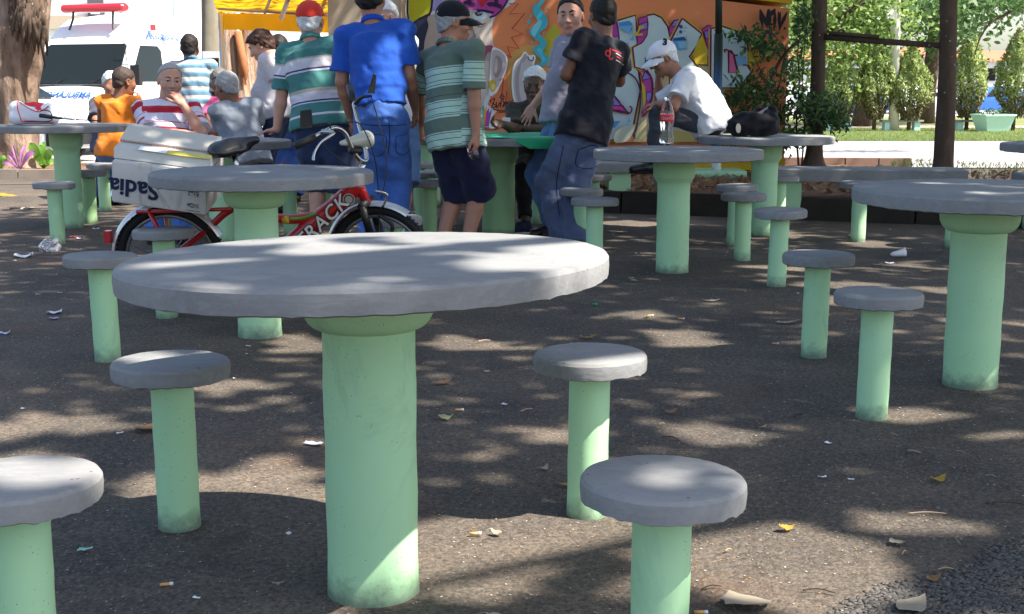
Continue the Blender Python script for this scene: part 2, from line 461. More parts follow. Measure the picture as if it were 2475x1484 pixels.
T1 = base_at(904, 1466, .1); T2 = base_at(629, 819, .1); T3 = base_at(2343, 941, .1); T4 = base_at(1624, 661, .1); T5 = base_at(1843, 570, .1)
table('large round concrete table in the foreground on a mint green column', T1, .517, .748, .1, 'bowl', (.02, -.016), (-.004, .0), 1, None, .053)
table('round concrete table against which the red bicycle leans', T2, .488, .735, .097, 'bowl', (0, 0), (.035, 0), 2)
table('round concrete table cut by the right edge of the picture', T3, .5, .735, .099, 'bowl', (0, 0), (.04, 0), 3)
table('round concrete table with the big glass bottle standing on it', T4, .505, .735, .098, 'collar', (0, 0), (.02, 0), 4)
table('round concrete table with the black bag and the seated man in white', T5, .505, .74, .098, 'collar', (0, 0), (0, 0), 5)
T6 = base_at(1205, 573, .12)
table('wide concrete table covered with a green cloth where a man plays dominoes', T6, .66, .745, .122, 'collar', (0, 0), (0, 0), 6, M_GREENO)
T7 = base_at(172, 552, .1)
table('round concrete table with the white bag at the far left', T7, .52, .81, .1, 'collar', (0, 0), (-.01, 0), 7)
T8 = GX(541, 9.15)
table('round concrete table where the man with glasses rests his elbows', T8, .5, .73, .097, 'collar', (0, 0), (0, 0), 8)
T9 = GX(1040, 12.2)
table('far round concrete table half hidden behind the domino players', T9, .5, .74, .097, 'collar', (0, 0), (0, 0), 9)
T10 = GX(2592, 8.5)
table('round concrete table whose rim only just enters at the right edge', T10, .5, .735, .097, 'collar', (0, 0), (0, 0), 10)

S = [  # px of base, py of base front, label, lean, seat height
 (78, 1737, 'stool cut off at the left edge in the foreground', (0, 0), .43),
 (435, 1284, 'stool on the left between the foreground table and the edge stool', (-.004, 0), .43),
 (262, 876, 'leaning stool half hidden behind the left rim of the foreground table', (-.01, 0), .435),
 (404, 770, 'stool in front of the rear wheel of the red bicycle', (.0, 0), .43),
 (141, 589, 'stool in front of the column of the table with the white bag', (-.006, 0), .435),
 (220, 541, 'stool just right of the column of the table with the white bag', (0, 0), .43),
 (1418, 1256, 'stool in the middle right behind the frontmost stool', (.005, 0), .43),
 (1588, 1737, 'frontmost stool on the right, cut by the lower edge', (.002, 0), .43),
 (2106, 1016, 'stool nearest to the right table, second from the bottom right', (.004, 0), .43),
 (1966, 866, 'third stool from the front in the row at the right', (.004, 0), .43),
 (1876, 693, 'fourth stool in the row, right of the table with the bottle', (.01, 0), .43),
 (1793, 631, 'fifth stool in the row, right of the table with the bottle', (.0, 0), .43),
 (1773, 596, 'last stool in the row, in front of the table with the bag', (.01, 0), .43),
 (1436, 652, 'stool beside the legs of the man in the black shirt', (.0, 0), .435),
 (1404, 612, 'stool half hidden behind the legs of the man in the black shirt', (.0, 0), .43),
 (1432, 556, 'sunlit stool left of the concrete bench', (.0, 0), .43),
 (1880, 560, 'stool behind the column of the table with the bag', (.0, 0), .43),
 (703, 572, 'stool behind the red bicycle, beside the bare legs', (.0, 0), .43),
 (1040, 580, 'stool with sunlit seat left of the navy shorts', (.0, 0), .43),
 (1020, 545, 'dark seated stool behind the jean shorts', (.0, 0), .43),
 (1014, 510, 'farthest stool seen between the jeans and the navy shorts', (.0, 0), .43),
 (2073, 585, 'stool under the left rim of the right table', (-.0, 0), .43),
 (2301, 599, 'stool just left of the column of the right table', (.0, 0), .43),
 (957, 722, 'stool showing only its seat behind the foreground tabletop', (.0, 0), .43),
 (1624, 570, 'stool behind the column of the table with the bottle', (.0, 0), .43),
 (255, 512, 'stool under the man in the orange shirt', (.0, 0), .43),
 (605, 560, 'stool under the man in the grey shirt', (.0, 0), .43),
 (402, 575, 'stool under the man with glasses', (.0, 0), .43),
 (1300, 540, 'stool under the man with white hair at the green cloth', (.0, 0), .43),
 (790, 548, 'stool with yellowish column behind the man with the red cap', (.0, 0), .43),
 (1087, 545, 'stool seen between the legs of the man in navy shorts', (.0, 0), .43),
]
STOOLS = []
for i, (px, py, lab, lean, h) in enumerate(S):
    p = base_at(px, py, .052)
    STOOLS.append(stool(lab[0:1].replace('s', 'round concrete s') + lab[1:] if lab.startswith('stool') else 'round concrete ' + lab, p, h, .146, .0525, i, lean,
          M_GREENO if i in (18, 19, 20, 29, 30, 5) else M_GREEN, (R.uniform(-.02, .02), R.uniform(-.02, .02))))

def bench(label, a, b, depth, seat_h, legs, th=.09, legw=.2, m=None, name='concrete_bench'):
    """a,b: front corners on the ground"""
    a, b = Vector(a), Vector(b); u = (b - a).normalized(); n = Vector((-u.y, u.x, 0)); L = (b - a).length
    t = thing(name, label, 'bench', (a + b) / 2, 0, 'concrete benches')
    mb = MB(); bev = .012; vv = []
    for z, e in ((seat_h - th, 0), (seat_h - bev, 0), (seat_h, bev)):
        z += 0
        vv += [a + u * e + n * e + Vector((0, 0, z)), b - u * e + n * e + Vector((0, 0, z)), b - u * e + n * (depth - e) + Vector((0, 0, z)), a + u * e + n * (depth - e) + Vector((0, 0, z))]
    fs = [[0, 3, 2, 1], [8, 9, 10, 11]]
    for k in (0, 4): fs += [[k + i, k + (i + 1) % 4, k + 4 + (i + 1) % 4, k + 4 + i] for i in range(4)]
    mb.add(vv, fs); mb.build('seat', M_CONC, t)
    rot = Matrix((u, n, Vector((0, 0, 1)))).transposed()
    for f in legs:
        c = a + u * (L * f) + n * (depth / 2)
        lb = MB(); lb.box((c.x, c.y, a.z + (seat_h - th) / 2 - .01), (legw, depth * .8, seat_h - th + .016), rot, .94); lb.build('leg', m or M_GREEN, t)
    return t
b0 = G(1497, 507); bench('concrete bench with block legs behind the man in the black shirt', (b0.x - .75, b0.y - .08, 0), (b0.x + .30, b0.y - .02, 0), .42, .43, (.22, .72), .09, .21)
b1 = G(2105, 535); bench('long concrete bench half hidden by the right table', (b1.x - .86, b1.y + .12, 0), (b1.x + .75, b1.y - .1, 0), .4, .43, (.14, .55), .105, .15)
b2 = G(2475, 556); bench('concrete bench at the right edge behind the cut off table', (b2.x - .02, b2.y - .05, 0), (b2.x + 1.4, b2.y - .15, 0), .4, .43, (.1, .8), .09, .2)
M_FAR = mat('pale_green_paint', (.42, .66, .58), .6, .3, var=.08)
for (x0, x1, lab) in ((2000, 2058, 'far bench left of the two conical trees on the lawn'), (2132, 2232, 'far bench between the conical trees on the lawn'), (2310, 2400, 'far bench beside the square planter on the lawn')):
    a = G(x0, 318); b = G(x1, 318)
    bench('concrete ' + lab, a, b, .4, .36, (.14, .86), .06, .19, M_FAR)
# ------------------------------------------------------------------ painted wall with the mural, pillar, awning
WY = 14.6
M_ORANGE = mat('orange_wall_paint', (.76, .255, .105), .8, .25, var=.10, nscale=3, bump=.15, bscale=60)
M_YELLOW = mat('yellow_wall_paint', (.66, .42, .02), .7, .3, var=.15, nscale=6)
M_BEIGE = mat('beige_render', (.36, .29, .215), .9, .2, var=.06, nscale=30, bump=.25, bscale=120)
def W(px, py, off=0.0): return PY(px, py, WY - off)
kiosk = thing('painted_building', 'orange building wall covered with a colourful graffiti mural', 'building', (1.5, WY, 0))
xl, xr = PY(965, 300, WY).x, PY(1898, 300, WY).x
zb = W(1500, 412).z; zs = W(1500, 372).z; zs2 = W(1500, 383).z
ztr = W(1905, 21).z; slope = (W(1800, 8).z - ztr) / (xr - W(1800, 8).x)
ztl = ztr + slope * (xr - xl)
mb = MB()
mb.add([(xl, WY, zs2), (xr, WY, zs2), (xr, WY, ztr), (xl, WY, ztl), (xl, WY + 3, zs2), (xr, WY + 3, zs2), (xr, WY + 3, ztr), (xl, WY + 3, ztl)],
       [[0, 1, 2, 3], [1, 5, 6, 2], [4, 7, 6, 5], [3, 2, 6, 7], [0, 3, 7, 4], [0, 4, 5, 1]])
mb.build('wall', M_ORANGE, kiosk)
mb = MB(); mb.box(((xl + xr) / 2, WY + 1.5, (zs2 + zb - .15) / 2), (xr - xl + .02, 3.02, zs2 - zb + .15)); mb.build('plinth', M_YELLOW, kiosk)
# yellow eave board with a dark drip edge
e = MB(); x1 = W(1945, 10).x - .15
e.add([(xl, WY - .05, ztl + .01 + .04), (x1, WY - .05, ztr + .05 + slope * (xr - x1)), (x1, WY - .05, ztr + .4), (xl, WY - .05, ztl + .4),
       (xl, WY + 3.2, ztl + .05), (x1, WY + 3.2, ztr + .05 + slope * (xr - x1)), (x1, WY + 3.2, ztr + .4), (xl, WY + 3.2, ztl + .4)],
      [[0, 1, 2, 3], [1, 5, 6, 2], [4, 7, 6, 5], [3, 2, 6, 7], [0, 3, 7, 4], [0, 4, 5, 1]])
e.build('eave_board', M_YELLOW, kiosk)
# plain beige pier left of the mural, set forward
pier = thing('beige_pier', 'plain beige rendered pier left of the mural', 'wall', (-.6, 13.6, 0))
pl, pr = PY(795, 150, 13.6).x, PY(966, 150, 13.6).x
mb = MB(); mb.box(((pl + pr) / 2, 14.05, 1.75), (pr - pl, .9, 3.7)); mb.build('wall', M_BEIGE, pier)

PM = {}
def pm(c, name='mural_paint'):
    k = tuple(round(x, 3) for x in c)
    if k not in PM: PM[k] = mat(name, c, .75, .25, var=.10, nscale=5)
    return PM[k]
_layer = [0]
def patch(name, c, pts, smooth=True, n=5, lay=None):
    if name == 'letter_face': stroke('letter_glow', YOL, list(pts), 15, False, 4, False, True); stroke('letter_outline', DRED, list(pts), 9, False, 4, False, True)
    elif name == 'letter_side': stroke('letter_outline', DRED, list(pts), 6, False, 4, False, True)
    return patch_(name, c, pts, smooth, n, lay)
def patch_(name, c, pts, smooth=True, n=5, lay=None):
    """one painted shape of the mural, outline in picture coordinates"""
    _layer[0] += 1; off = .0015 + .0009 * (_layer[0] if lay is None else lay)
    pp = [(p[0], p[1], 0) for p in pts]
    if smooth: pp = [(q.x, q.y) for q in bez(pp, n, True)]
    V = [W(p[0], p[1], off) for p in pp]
    bm = bmesh.new(); vs = [bm.verts.new(v - Vector(kiosk.location)) for v in V]
    f = bm.faces.new(vs); f.normal_update()
    if f.normal.y > 0: f.normal_flip()
    bmesh.ops.triangulate(bm, faces=bm.faces[:])
    me = bpy.data.meshes.new(name); bm.to_mesh(me); bm.free()
    return obj_me(name, me, c if not isinstance(c, tuple) else pm(c), kiosk)
def stroke(name, c, pts, w, smooth=True, n=6, taper=False, closed=False):
    """painted line, w in picture pixels"""
    _layer[0] += 1; off = .0015 + .0009 * _layer[0]
    pp = [Vector((p[0], p[1], 0)) for p in pts]
    if smooth: pp = bez(pp, n, closed)
    if closed: pp.append(pp[0])
    V = []; m = len(pp)
    for i, p in enumerate(pp):
        d = (pp[min(i + 1, m - 1)] - pp[max(i - 1, 0)]).normalized(); q = Vector((-d.y, d.x, 0))
        ww = w / 2 * (1 - .8 * abs(2 * i / (m - 1) - 1) if taper else 1)
        V += [W(p.x + q.x * ww, p.y + q.y * ww, off), W(p.x - q.x * ww, p.y - q.y * ww, off)]
    Fc = [[2 * i, 2 * i + 1, 2 * i + 3, 2 * i + 2] for i in range(m - 1)]
    return obj(name, V, Fc, pm(c), kiosk)
K = 1 / 1.0343
def c1(x, y): return ((960 + x * 280 / 2475) * K, (y * 280 / 2475) * K)          # first mural crop
def c2(x, y): return ((960 + x * 360 / 2475) * K, (150 + y * 360 / 2475) * K)
def c3(x, y): return ((1220 + x * 260 / 2144) * K, (y * 260 / 2144) * K)
def c4(x, y): return ((1500 + x * 300 / 2226) * K, (20 + y * 300 / 2226) * K)
def c5(x, y): return ((1500 + x * 300 / 1649) * K, (180 + y * 300 / 1649) * K)
def c6(x, y): return ((1760 + x * 260 / 2144) * K, (y * 260 / 2144) * K)
def cc(f, L): return [f(*p) for p in L]
SKIN, SKIN2, SKIN3 = (.62, .53, .46), (.46, .38, .36), (.30, .235, .23)
INK, WHT, DRED, LBLU, MID, PUR, MAG, PINK, YOL, CYA = (.02, .018, .035), (.72, .74, .76), (.16, .012, .05), (.42, .58, .66), (.07, .26, .55), (.22, .20, .55), (.42, .06, .30), (.72, .16, .32), (.62, .42, .03), (.06, .42, .52)
# soft tinted areas of the orange wall
patch('haze_patch', (.66, .36, .11), [(1230, 140), (1290, 110), (1330, 180), (1300, 260), (1240, 250)])
patch('haze_patch', (.50, .42, .05), [(1318, 85), (1345, 60), (1360, 120), (1335, 170), (1315, 130)])
# painted head: outline, yellow and dark hair mass, cap, face
patch('head_outline', WHT, cc(c1, [(500, -80), (480, 300), (545, 600), (600, 1000), (470, 1040), (420, 1250), (520, 1700), (640, 2100), (720, 2700), (900, 3200), (1700, 3200), (2250, 2400), (2480, 1500), (2420, 1050), (2400, 500), (2600, 250), (2800, -80)]), True, 4)
patch('yellow_hair', (.50, .50, .03), cc(c1, [(555, -80), (540, 200), (575, 560), (760, 400), (1010, 290), (1060, -80)]), False)
stroke('ink_line', INK, cc(c1, [(530, -80), (520, 260), (570, 560)]), 4)
patch('dark_hair', (.035, .045, .085), cc(c1, [(575, 570), (740, 420), (1020, 300), (980, 600), (900, 900), (870, 1130), (780, 1300), (700, 1100), (600, 980), (600, 750)]), True)
patch('cap_side', (.34, .33, .66), cc(c1, [(1075, -80), (1020, 250), (1150, 230), (1500, -80)]), False)
stroke('ink_line', INK, cc(c1, [(1070, -80), (1015, 290), (760, 420)]), 5)
patch('painted_ear', SKIN2, cc(c1, [(480, 1070), (600, 1000), (720, 1060), (760, 1300), (740, 1600), (640, 1750), (560, 1500), (490, 1250)]))
patch('painted_ear', SKIN3, cc(c1, [(540, 1140), (620, 1130), (690, 1260), (680, 1500), (600, 1480)]))
patch('painted_face', SKIN2, cc(c1, [(1030, 330), (980, 600), (890, 1000), (900, 1800), (1100, 2600), (1500, 2900), (2000, 2500), (2200, 1900), (2390, 1000), (2360, 500), (2330, 330), (1900, 240)]), True)
patch('painted_face', SKIN, cc(c1, [(1960, 330), (1930, 500), (1990, 700), (2010, 780), (1880, 860), (1850, 960), (2100, 1020), (2370, 990), (2380, 700), (2340, 400), (2200, 280)]))
patch('painted_face', (.58, .50, .45), cc(c2, [(1600, 60), (1830, 60), (1790, 480), (1700, 760), (1650, 860), (1560, 400)]))
patch('face_shade', SKIN3, cc(c1, [(1930, 560), (2000, 720), (2040, 800), (1960, 880), (1860, 930), (1900, 840), (1970, 780)]))
stroke('face_line', SKIN3, cc(c1, [(2090, 800), (2150, 900), (2220, 990)]), 4)
stroke('face_line', SKIN3, cc(c1, [(2060, 560), (2140, 590), (2240, 500)]), 4)
patch('painted_eye', (.55, .68, .74), cc(c1, [(1950, 320), (2000, 420), (2120, 455), (2220, 420), (2280, 310), (2200, 270), (2050, 260)]))
patch('painted_iris', (.04, .05, .09), cc(c1, [(2000, 285), (2040, 345), (2100, 355), (2160, 330), (2180, 280), (2100, 255)]))
patch('painted_pupil', (.45, .30, .26), cc(c1, [(2060, 285), (2085, 315), (2120, 300), (2110, 270)]))
patch('painted_glint', WHT, cc(c1, [(2130, 275), (2145, 300), (2160, 290), (2150, 265)]))
patch('cap_front', MAG, cc(c1, [(1560, -80), (1760, 190), (2060, 220), (2420, 285), (2330, 380), (2480, 330), (2640, 150), (2760, -80)]), False)
stroke('ink_line', (.05, .01, .08), cc(c1, [(2050, 225), (2200, 235), (2420, 280)]), 6, False)
stroke('ink_line', (.05, .01, .08), cc(c1, [(2330, 385), (2480, 330), (2640, 160), (2760, -60)]), 4)
patch('painted_heart', (.50, .02, .05), cc(c1, [(2060, -60), (2100, 60), (2165, 155), (2240, 70), (2330, -60)]))
stroke('cap_letter', (.05, .015, .06), cc(c1, [(1760, 70), (1870, 50), (1920, 90), (2010, 100)]), 10); stroke('cap_letter', (.05, .015, .06), cc(c1, [(1880, -60), (1890, 60)]), 9, False)
stroke('cap_letter', (.05, .015, .06), cc(c1, [(2300, 120), (2340, 90), (2480, 110), (2600, 160)]), 10); stroke('cap_letter', (.05, .015, .06), cc(c1, [(2480, -60), (2480, 100)]), 9, False)
patch('painted_mouth', (.32, .07, .12), cc(c1, [(1840, 960), (2000, 1010), (2200, 1010), (2360, 1000), (2430, 1050), (2420, 1130), (2330, 1130), (2260, 1200), (2180, 1380), (1990, 1380), (1980, 1150)]))
patch('painted_tongue', (.62, .04, .09), cc(c1, [(1990, 1160), (2080, 1140), (2160, 1170), (2200, 1290), (2160, 1420), (2050, 1420), (2000, 1300)]))
patch('painted_tooth', WHT, cc(c2, [(1590, 60), (1640, 50), (1640, 250), (1600, 250)]), False)
patch('ear_outline', WHT, cc(c3, [(80, 1010), (200, 1000), (330, 1080), (400, 1200), (390, 1400), (330, 1560), (250, 1760), (180, 1900), (60, 1980), (20, 1900), (40, 1500)]))
patch('painted_ear', (.46, .41, .43), cc(c3, [(90, 1050), (200, 1035), (310, 1110), (370, 1230), (360, 1400), (300, 1560), (220, 1760), (150, 1800), (80, 1700), (70, 1300)]))
patch('painted_ear', SKIN3, cc(c3, [(150, 1180), (210, 1150), (280, 1230), (290, 1400), (230, 1560), (160, 1600), (110, 1480)]))
patch('painted_ear', (.50, .40, .40), cc(c3, [(140, 1260), (180, 1200), (200, 1300), (180, 1480), (130, 1480)]))
patch('painted_earring', YOL, cc(c2, [(1800, 440), (1830, 350), (1890, 340), (1930, 430), (1910, 520), (1850, 540)]))
patch('painted_earring', (.70, .60, .25), cc(c2, [(1840, 440), (1870, 400), (1910, 440), (1890, 510), (1850, 510)]))
# rainbow scarf ends below the head
for x0, sgn in ((560, 1), (1750, -1)):
    patch('scarf_outline', WHT, cc(c2, [(x0 - 190 * sgn, 880), (x0 - 20 * sgn, 760), (x0 + 90 * sgn, 860), (x0 + 90 * sgn, 1150), (x0 - 90 * sgn, 1150), (x0 - 100 * sgn, 980)]), False)
    for k, c in enumerate(((.05, .42, .45), (.72, .42, .03), (.55, .05, .35), (.30, .10, .40))):
        patch('scarf_stripe', c, cc(c2, [(x0 + sgn * (30 - k * 45), 770 + k * 25), (x0 + sgn * (75 - k * 40), 830 + k * 30), (x0 + sgn * (60 - k * 20), 1140), (x0 + sgn * (10 - k * 20), 1140)][:4]), False)
    patch('scarf_stripe', CYA, cc(c2, [(x0 + 60 * sgn, 900), (x0 + 110 * sgn, 900), (x0 + 100 * sgn, 1150), (x0 + 40 * sgn, 1150)]), False)
patch('lower_yellow', YOL, [(975, 330), (1150, 330), (1150, 395), (990, 395)], False)
patch('lower_skin', SKIN2, [(985, 325), (1010, 325), (1003, 380), (990, 380)], False)
# red zigzag rays
RED = (.45, .045, .03)
stroke('zigzag_ray', RED, cc(c3, [(440, 80), (630, 65), (440, 285), (760, 270), (495, 595), (720, 695), (480, 775), (640, 1005), (395, 960), (475, 1195), (400, 1130)]), 3.4, False)
stroke('zigzag_ray', RED, cc(c1, [(360, 620), (440, 590), (410, 770), (540, 650)]), 3, False)
stroke('zigzag_ray', RED, cc(c2, [(1990, 350), (2050, 310), (2030, 560), (2110, 540), (2090, 740), (2230, 690)]), 3, False)
stroke('zigzag_ray', RED, cc(c2, [(290, 930), (380, 960), (320, 1060)]), 3, False)
# blue smoke
patch('painted_smoke', CYA, cc(c3, [(1100, -60), (1060, 40), (960, 90), (920, 200), (960, 320), (1020, 420), (980, 500), (880, 580), (860, 680), (930, 780), (1040, 850), (1060, 920), (950, 960), (930, 1020), (1000, 1130), (1080, 1220), (1070, 1310), (960, 1320), (980, 1350), (1150, 1350), (1240, 1280), (1230, 1170), (1140, 1060), (1190, 960), (1200, 860), (1130, 770), (1060, 700), (1100, 640), (1200, 560), (1230, 450), (1190, 320), (1110, 220), (1070, 140), (1140, 70), (1190, -60)]))
patch('painted_smoke', (.20, .62, .70), cc(c3, [(1010, 460), (1080, 400), (1110, 470), (1060, 580), (1000, 680), (960, 760), (900, 700), (900, 610)]))
patch('painted_smoke', (.14, .50, .60), cc(c3, [(1000, 1020), (1100, 1000), (1120, 1120), (1180, 1230), (1120, 1290), (1090, 1150)]))
for x, y, r in ((845, 455, 38), (885, 330, 24), (1225, 185, 26), (915, 880, 22), (1150, 690, 22), (1265, 1030, 22)):
    patch('smoke_dot', CYA, cc(c3, [(x + r * math.cos(a), y + r * math.sin(a)) for a in [i * math.pi / 4 for i in range(8)]]))
# second painted figure behind the player: pale hooded shape
patch('hood_outline', WHT, cc(c3, [(760, 1060), (850, 1140), (950, 1130), (980, 1200), (950, 1370), (1050, 1400), (1180, 1470), (1300, 1800), (1250, 2400), (700, 2500), (540, 2100), (490, 1800), (500, 1480), (560, 1280), (680, 1170)]))
patch('painted_hood', (.50, .46, .46), cc(c3, [(765, 1095), (840, 1170), (930, 1160), (950, 1220), (900, 1340), (1000, 1430), (1150, 1500), (1260, 1800), (1220, 2350), (720, 2430), (570, 2080), (525, 1800), (530, 1500), (590, 1300), (700, 1190)]))
patch('hood_shade', (.34, .30, .31), cc(c3, [(560, 1600), (600, 1400), (680, 1300), (640, 1600), (650, 1900), (720, 2200), (640, 2150), (570, 1900)]))
patch('hood_shade', (.38, .34, .36), cc(c3, [(740, 1120), (800, 1160), (760, 1260), (660, 1300)]))
patch('painted_eye', WHT, cc(c3, [(840, 1180), (920, 1165), (930, 1230), (870, 1250)])); stroke('ink_line', INK, cc(c3, [(820, 1170), (850, 1230), (920, 1240), (935, 1170)]), 2.4)
patch('hood_badge', (.50, .42, .05), cc(c3, [(850, 1370), (910, 1330), (930, 1390), (870, 1410)])); patch('hood_badge', (.05, .09, .22), cc(c3, [(800, 1440), (880, 1400), (960, 1420), (940, 1480), (830, 1490)]))
stroke('ink_line', INK, cc(c3, [(940, 1420), (1080, 1430), (1180, 1500)]), 2.6)
# tag writing
for L in ([(1830, 700), (1900, 660), (1880, 740), (1850, 820), (1930, 790), (1860, 740)], [(1930, 720), (1940, 820), (1990, 730), (2000, 810)], [(2000, 800), (2030, 660), (2060, 740), (2040, 810)], [(2060, 800), (2080, 720), (2110, 800), (2120, 720)], [(2080, 860), (2150, 760), (2120, 720), (2090, 790), (2150, 850)], [(1980, 640), (2060, 620), (2050, 660), (1990, 650)], [(2030, 560), (2010, 610), (2060, 590)], [(2170, 790), (2160, 830)], [(2200, 800), (2190, 830)], [(1820, 690), (1840, 740)]):
    stroke('tag_line', (.05, .01, .03), cc(c2, L), 2.2)
stroke('tag_line', (.05, .01, .03), cc(c2, [(1870, 845), (2000, 870), (2150, 880), (1980, 900)]), 2.6, False)
# big letters: dark red outlines, magenta sides, pale faces
PALE = (.52, .62, .62)
patch('letter_ground', (.55, .47, .34), cc(c4, [(300, 700), (700, 900), (1300, 1000), (1800, 1060), (2330, 1100), (2330, 2300), (1000, 2350), (-300, 2350), (-300, 900)]), False)
patch('letter_face', PALE, cc(c4, [(320, 250), (650, 150), (665, 400), (690, 680), (600, 730), (640, 1110), (700, 1180), (740, 1480), (560, 2400), (-300, 2500), (-420, 1400), (300, 900), (370, 690)]), False)
patch('letter_side', MAG, cc(c4, [(300, 250), (340, 500), (365, 690), (180, 560), (150, 400)]), False)
patch('letter_side', PUR, cc(c4, [(330, 520), (365, 690), (230, 560)]), False)
patch('letter_face', PALE, cc(c4, [(880, 150), (1000, 130), (1130, 190), (1240, 350), (1290, 560), (1280, 1000), (1050, 1500), (970, 1480), (930, 1260), (830, 1130), (660, 1090), (620, 740), (780, 660), (880, 500)]), False)
patch('letter_side', MAG, cc(c4, [(725, 200), (870, 155), (880, 300), (860, 500), (790, 620), (700, 680), (690, 520), (720, 400)]), False)
patch('letter_side', PUR, cc(c4, [(730, 320), (870, 270), (875, 380), (740, 420)]), False)
patch('letter_side', MAG, cc(c4, [(1295, 360), (1380, 240), (1520, 200), (1420, 400), (1290, 480)]), False)
patch('letter_side', PUR, cc(c4, [(1380, 245), (1520, 205), (1470, 300), (1330, 340)]), False)
patch('letter_face', PALE, cc(c4, [(1530, 215), (1870, 480), (1780, 700), (1640, 900), (1800, 1100), (1700, 1500), (1300, 1500), (1330, 600)]), False)
patch('letter_side', MAG, cc(c4, [(1910, 400), (2000, 330), (2080, 330), (2110, 700), (2080, 1070), (2000, 1060), (1990, 700)]), False)
patch('letter_side', PUR, cc(c4, [(1940, 440), (2060, 420), (2090, 560), (1970, 560)]), False); patch('letter_side', PUR, cc(c4, [(1990, 760), (2100, 760), (2100, 900), (2000, 900)]), False)
patch('letter_gap', YOL, cc(c4, [(1900, 500), (1990, 760), (1990, 1050), (1780, 1040), (1720, 880), (1800, 640)]), False)
patch('letter_face', PALE, cc(c6, [(160, 600), (380, 560), (620, 640), (860, 740), (900, 1100), (900, 1400), (960, 1480), (700, 1800), (150, 1800)]), False)
patch('letter_side', PINK, cc(c6, [(510, 1060), (560, 1050), (620, 1180), (700, 1500), (520, 1500)]), False)
patch('letter_gap', YOL, cc(c6, [(905, 1060), (1230, 1060), (980, 1400), (920, 1330)]), False)
patch('letter_fill', (.22, .45, .66), cc(c6, [(640, 1150), (870, 1160), (870, 1320), (690, 1370)]), False)
stroke('ink_line', DRED, cc(c6, [(440, 1080), (420, 1030), (480, 1030), (560, 1080), (640, 1140), (700, 1130)]), 4)
stroke('ink_line', DRED, cc(c6, [(510, 1050), (505, 1480)]), 3.4, False); stroke('ink_line', DRED, cc(c6, [(610, 1150), (690, 1480)]), 3.4, False)
stroke('ink_line', DRED, cc(c6, [(800, 1340), (900, 1350), (960, 1420)]), 3.4)
# brush marks on the pale letter faces
for L, c in (([(345, 270), (540, 235), (600, 290), (600, 400), (520, 480), (360, 350)], MID), ([(345, 340), (600, 320), (520, 480)], (.16, .42, .66)), ([(610, 500), (630, 600), (555, 600)], (.12, .40, .66)), ([(530, 630), (520, 760), (460, 690)], (.12, .38, .62)),
             ([(1350, 600), (1600, 590), (1600, 760), (1440, 780), (1370, 720)], (.13, .36, .62)), ([(1350, 560), (1560, 530), (1610, 600), (1360, 610)], (.03, .10, .30)), ([(1440, 620), (1600, 620), (1600, 740), (1470, 750)], (.25, .52, .70))):
    patch('brush_mark', c, cc(c4, L), False)
for x, y, r in ((1500, 345, 34), (1495, 440, 30), (1590, 365, 12), (1570, 430, 9), (1605, 525, 10), (1435, 490, 9)):
    patch('paint_dot', (.03, .09, .30), cc(c4, [(x + r * math.cos(a), y + r * math.sin(a)) for a in [i * math.pi / 4 for i in range(8)]]))
stroke('ink_line', (.04, .06, .12), cc(c4, [(835, 915), (850, 1050)]), 2.6, False); stroke('ink_line', (.04, .06, .12), cc(c4, [(840, 975), (945, 975)]), 2.6, False)
patch('drip', YOL, cc(c4, [(720, 335), (820, 335), (820, 370), (760, 380), (700, 480), (800, 470), (790, 510), (640, 515), (640, 460), (690, 450)]), False)
patch('letter_side', PINK, cc(c5, [(560, 0), (620, 0), (580, 90)]), False)
patch('letter_side', PUR, cc(c5, [(620, 0), (700, 80), (640, 130), (580, 110)]), False)
patch('letter_side', MAG, cc(c5, [(590, 120), (710, 90), (720, 300), (690, 420), (640, 540), (600, 610), (620, 350)]), False)
patch('letter_side', PUR, cc(c5, [(640, 290), (715, 280), (710, 380), (640, 400)]), False)
patch('letter_gap', YOL, cc(c5, [(570, 130), (620, 200), (630, 380), (600, 510)]), False)
stroke('ink_line', DRED, cc(c5, [(640, -30), (710, 100), (720, 290), (690, 420), (640, 560), (570, 615)]), 5)
patch('letter_side', PUR, cc(c5, [(190, 330), (260, 410), (310, 480), (150, 470)]), False); patch('letter_side', MAG, cc(c5, [(150, 470), (310, 470), (390, 570), (140, 510)]), False)
stroke('ink_line', DRED, cc(c5, [(190, 320), (290, 450), (390, 560), (430, 540), (435, 490), (400, 470)]), 3.6); stroke('ink_line', DRED, cc(c5, [(140, 510), (280, 535), (400, 572)]), 4)
stroke('ink_line', (.06, .03, .08), cc(c5, [(330, -20), (480, 80), (550, 250), (550, 450), (500, 750), (440, 880), (370, 960)]), 4)
patch('brush_mark', MID, cc(c5, [(110, 680), (280, 670), (200, 770), (120, 760)]), False); patch('brush_mark', (.18, .45, .66), cc(c5, [(400, 610), (420, 690), (370, 690)]), False)
patch('brush_mark', (.18, .45, .66), cc(c5, [(330, 740), (410, 700), (380, 800)]), False); patch('brush_mark', (.50, .50, .38), cc(c5, [(230, 800), (480, 720), (420, 900), (340, 960), (200, 960)]))
patch('letter_gap', (.60, .50, .26), cc(c5, [(520, 760), (640, 620), (640, 960), (460, 960)]), False); patch('letter_gap', (.55, .42, .14), cc(c5, [(1010, 800), (1290, 840), (1340, 960), (1010, 960)]), False)
patch('letter_gap', (.62, .26, .16), cc(c5, [(450, 870), (470, 960), (350, 960)]), False)
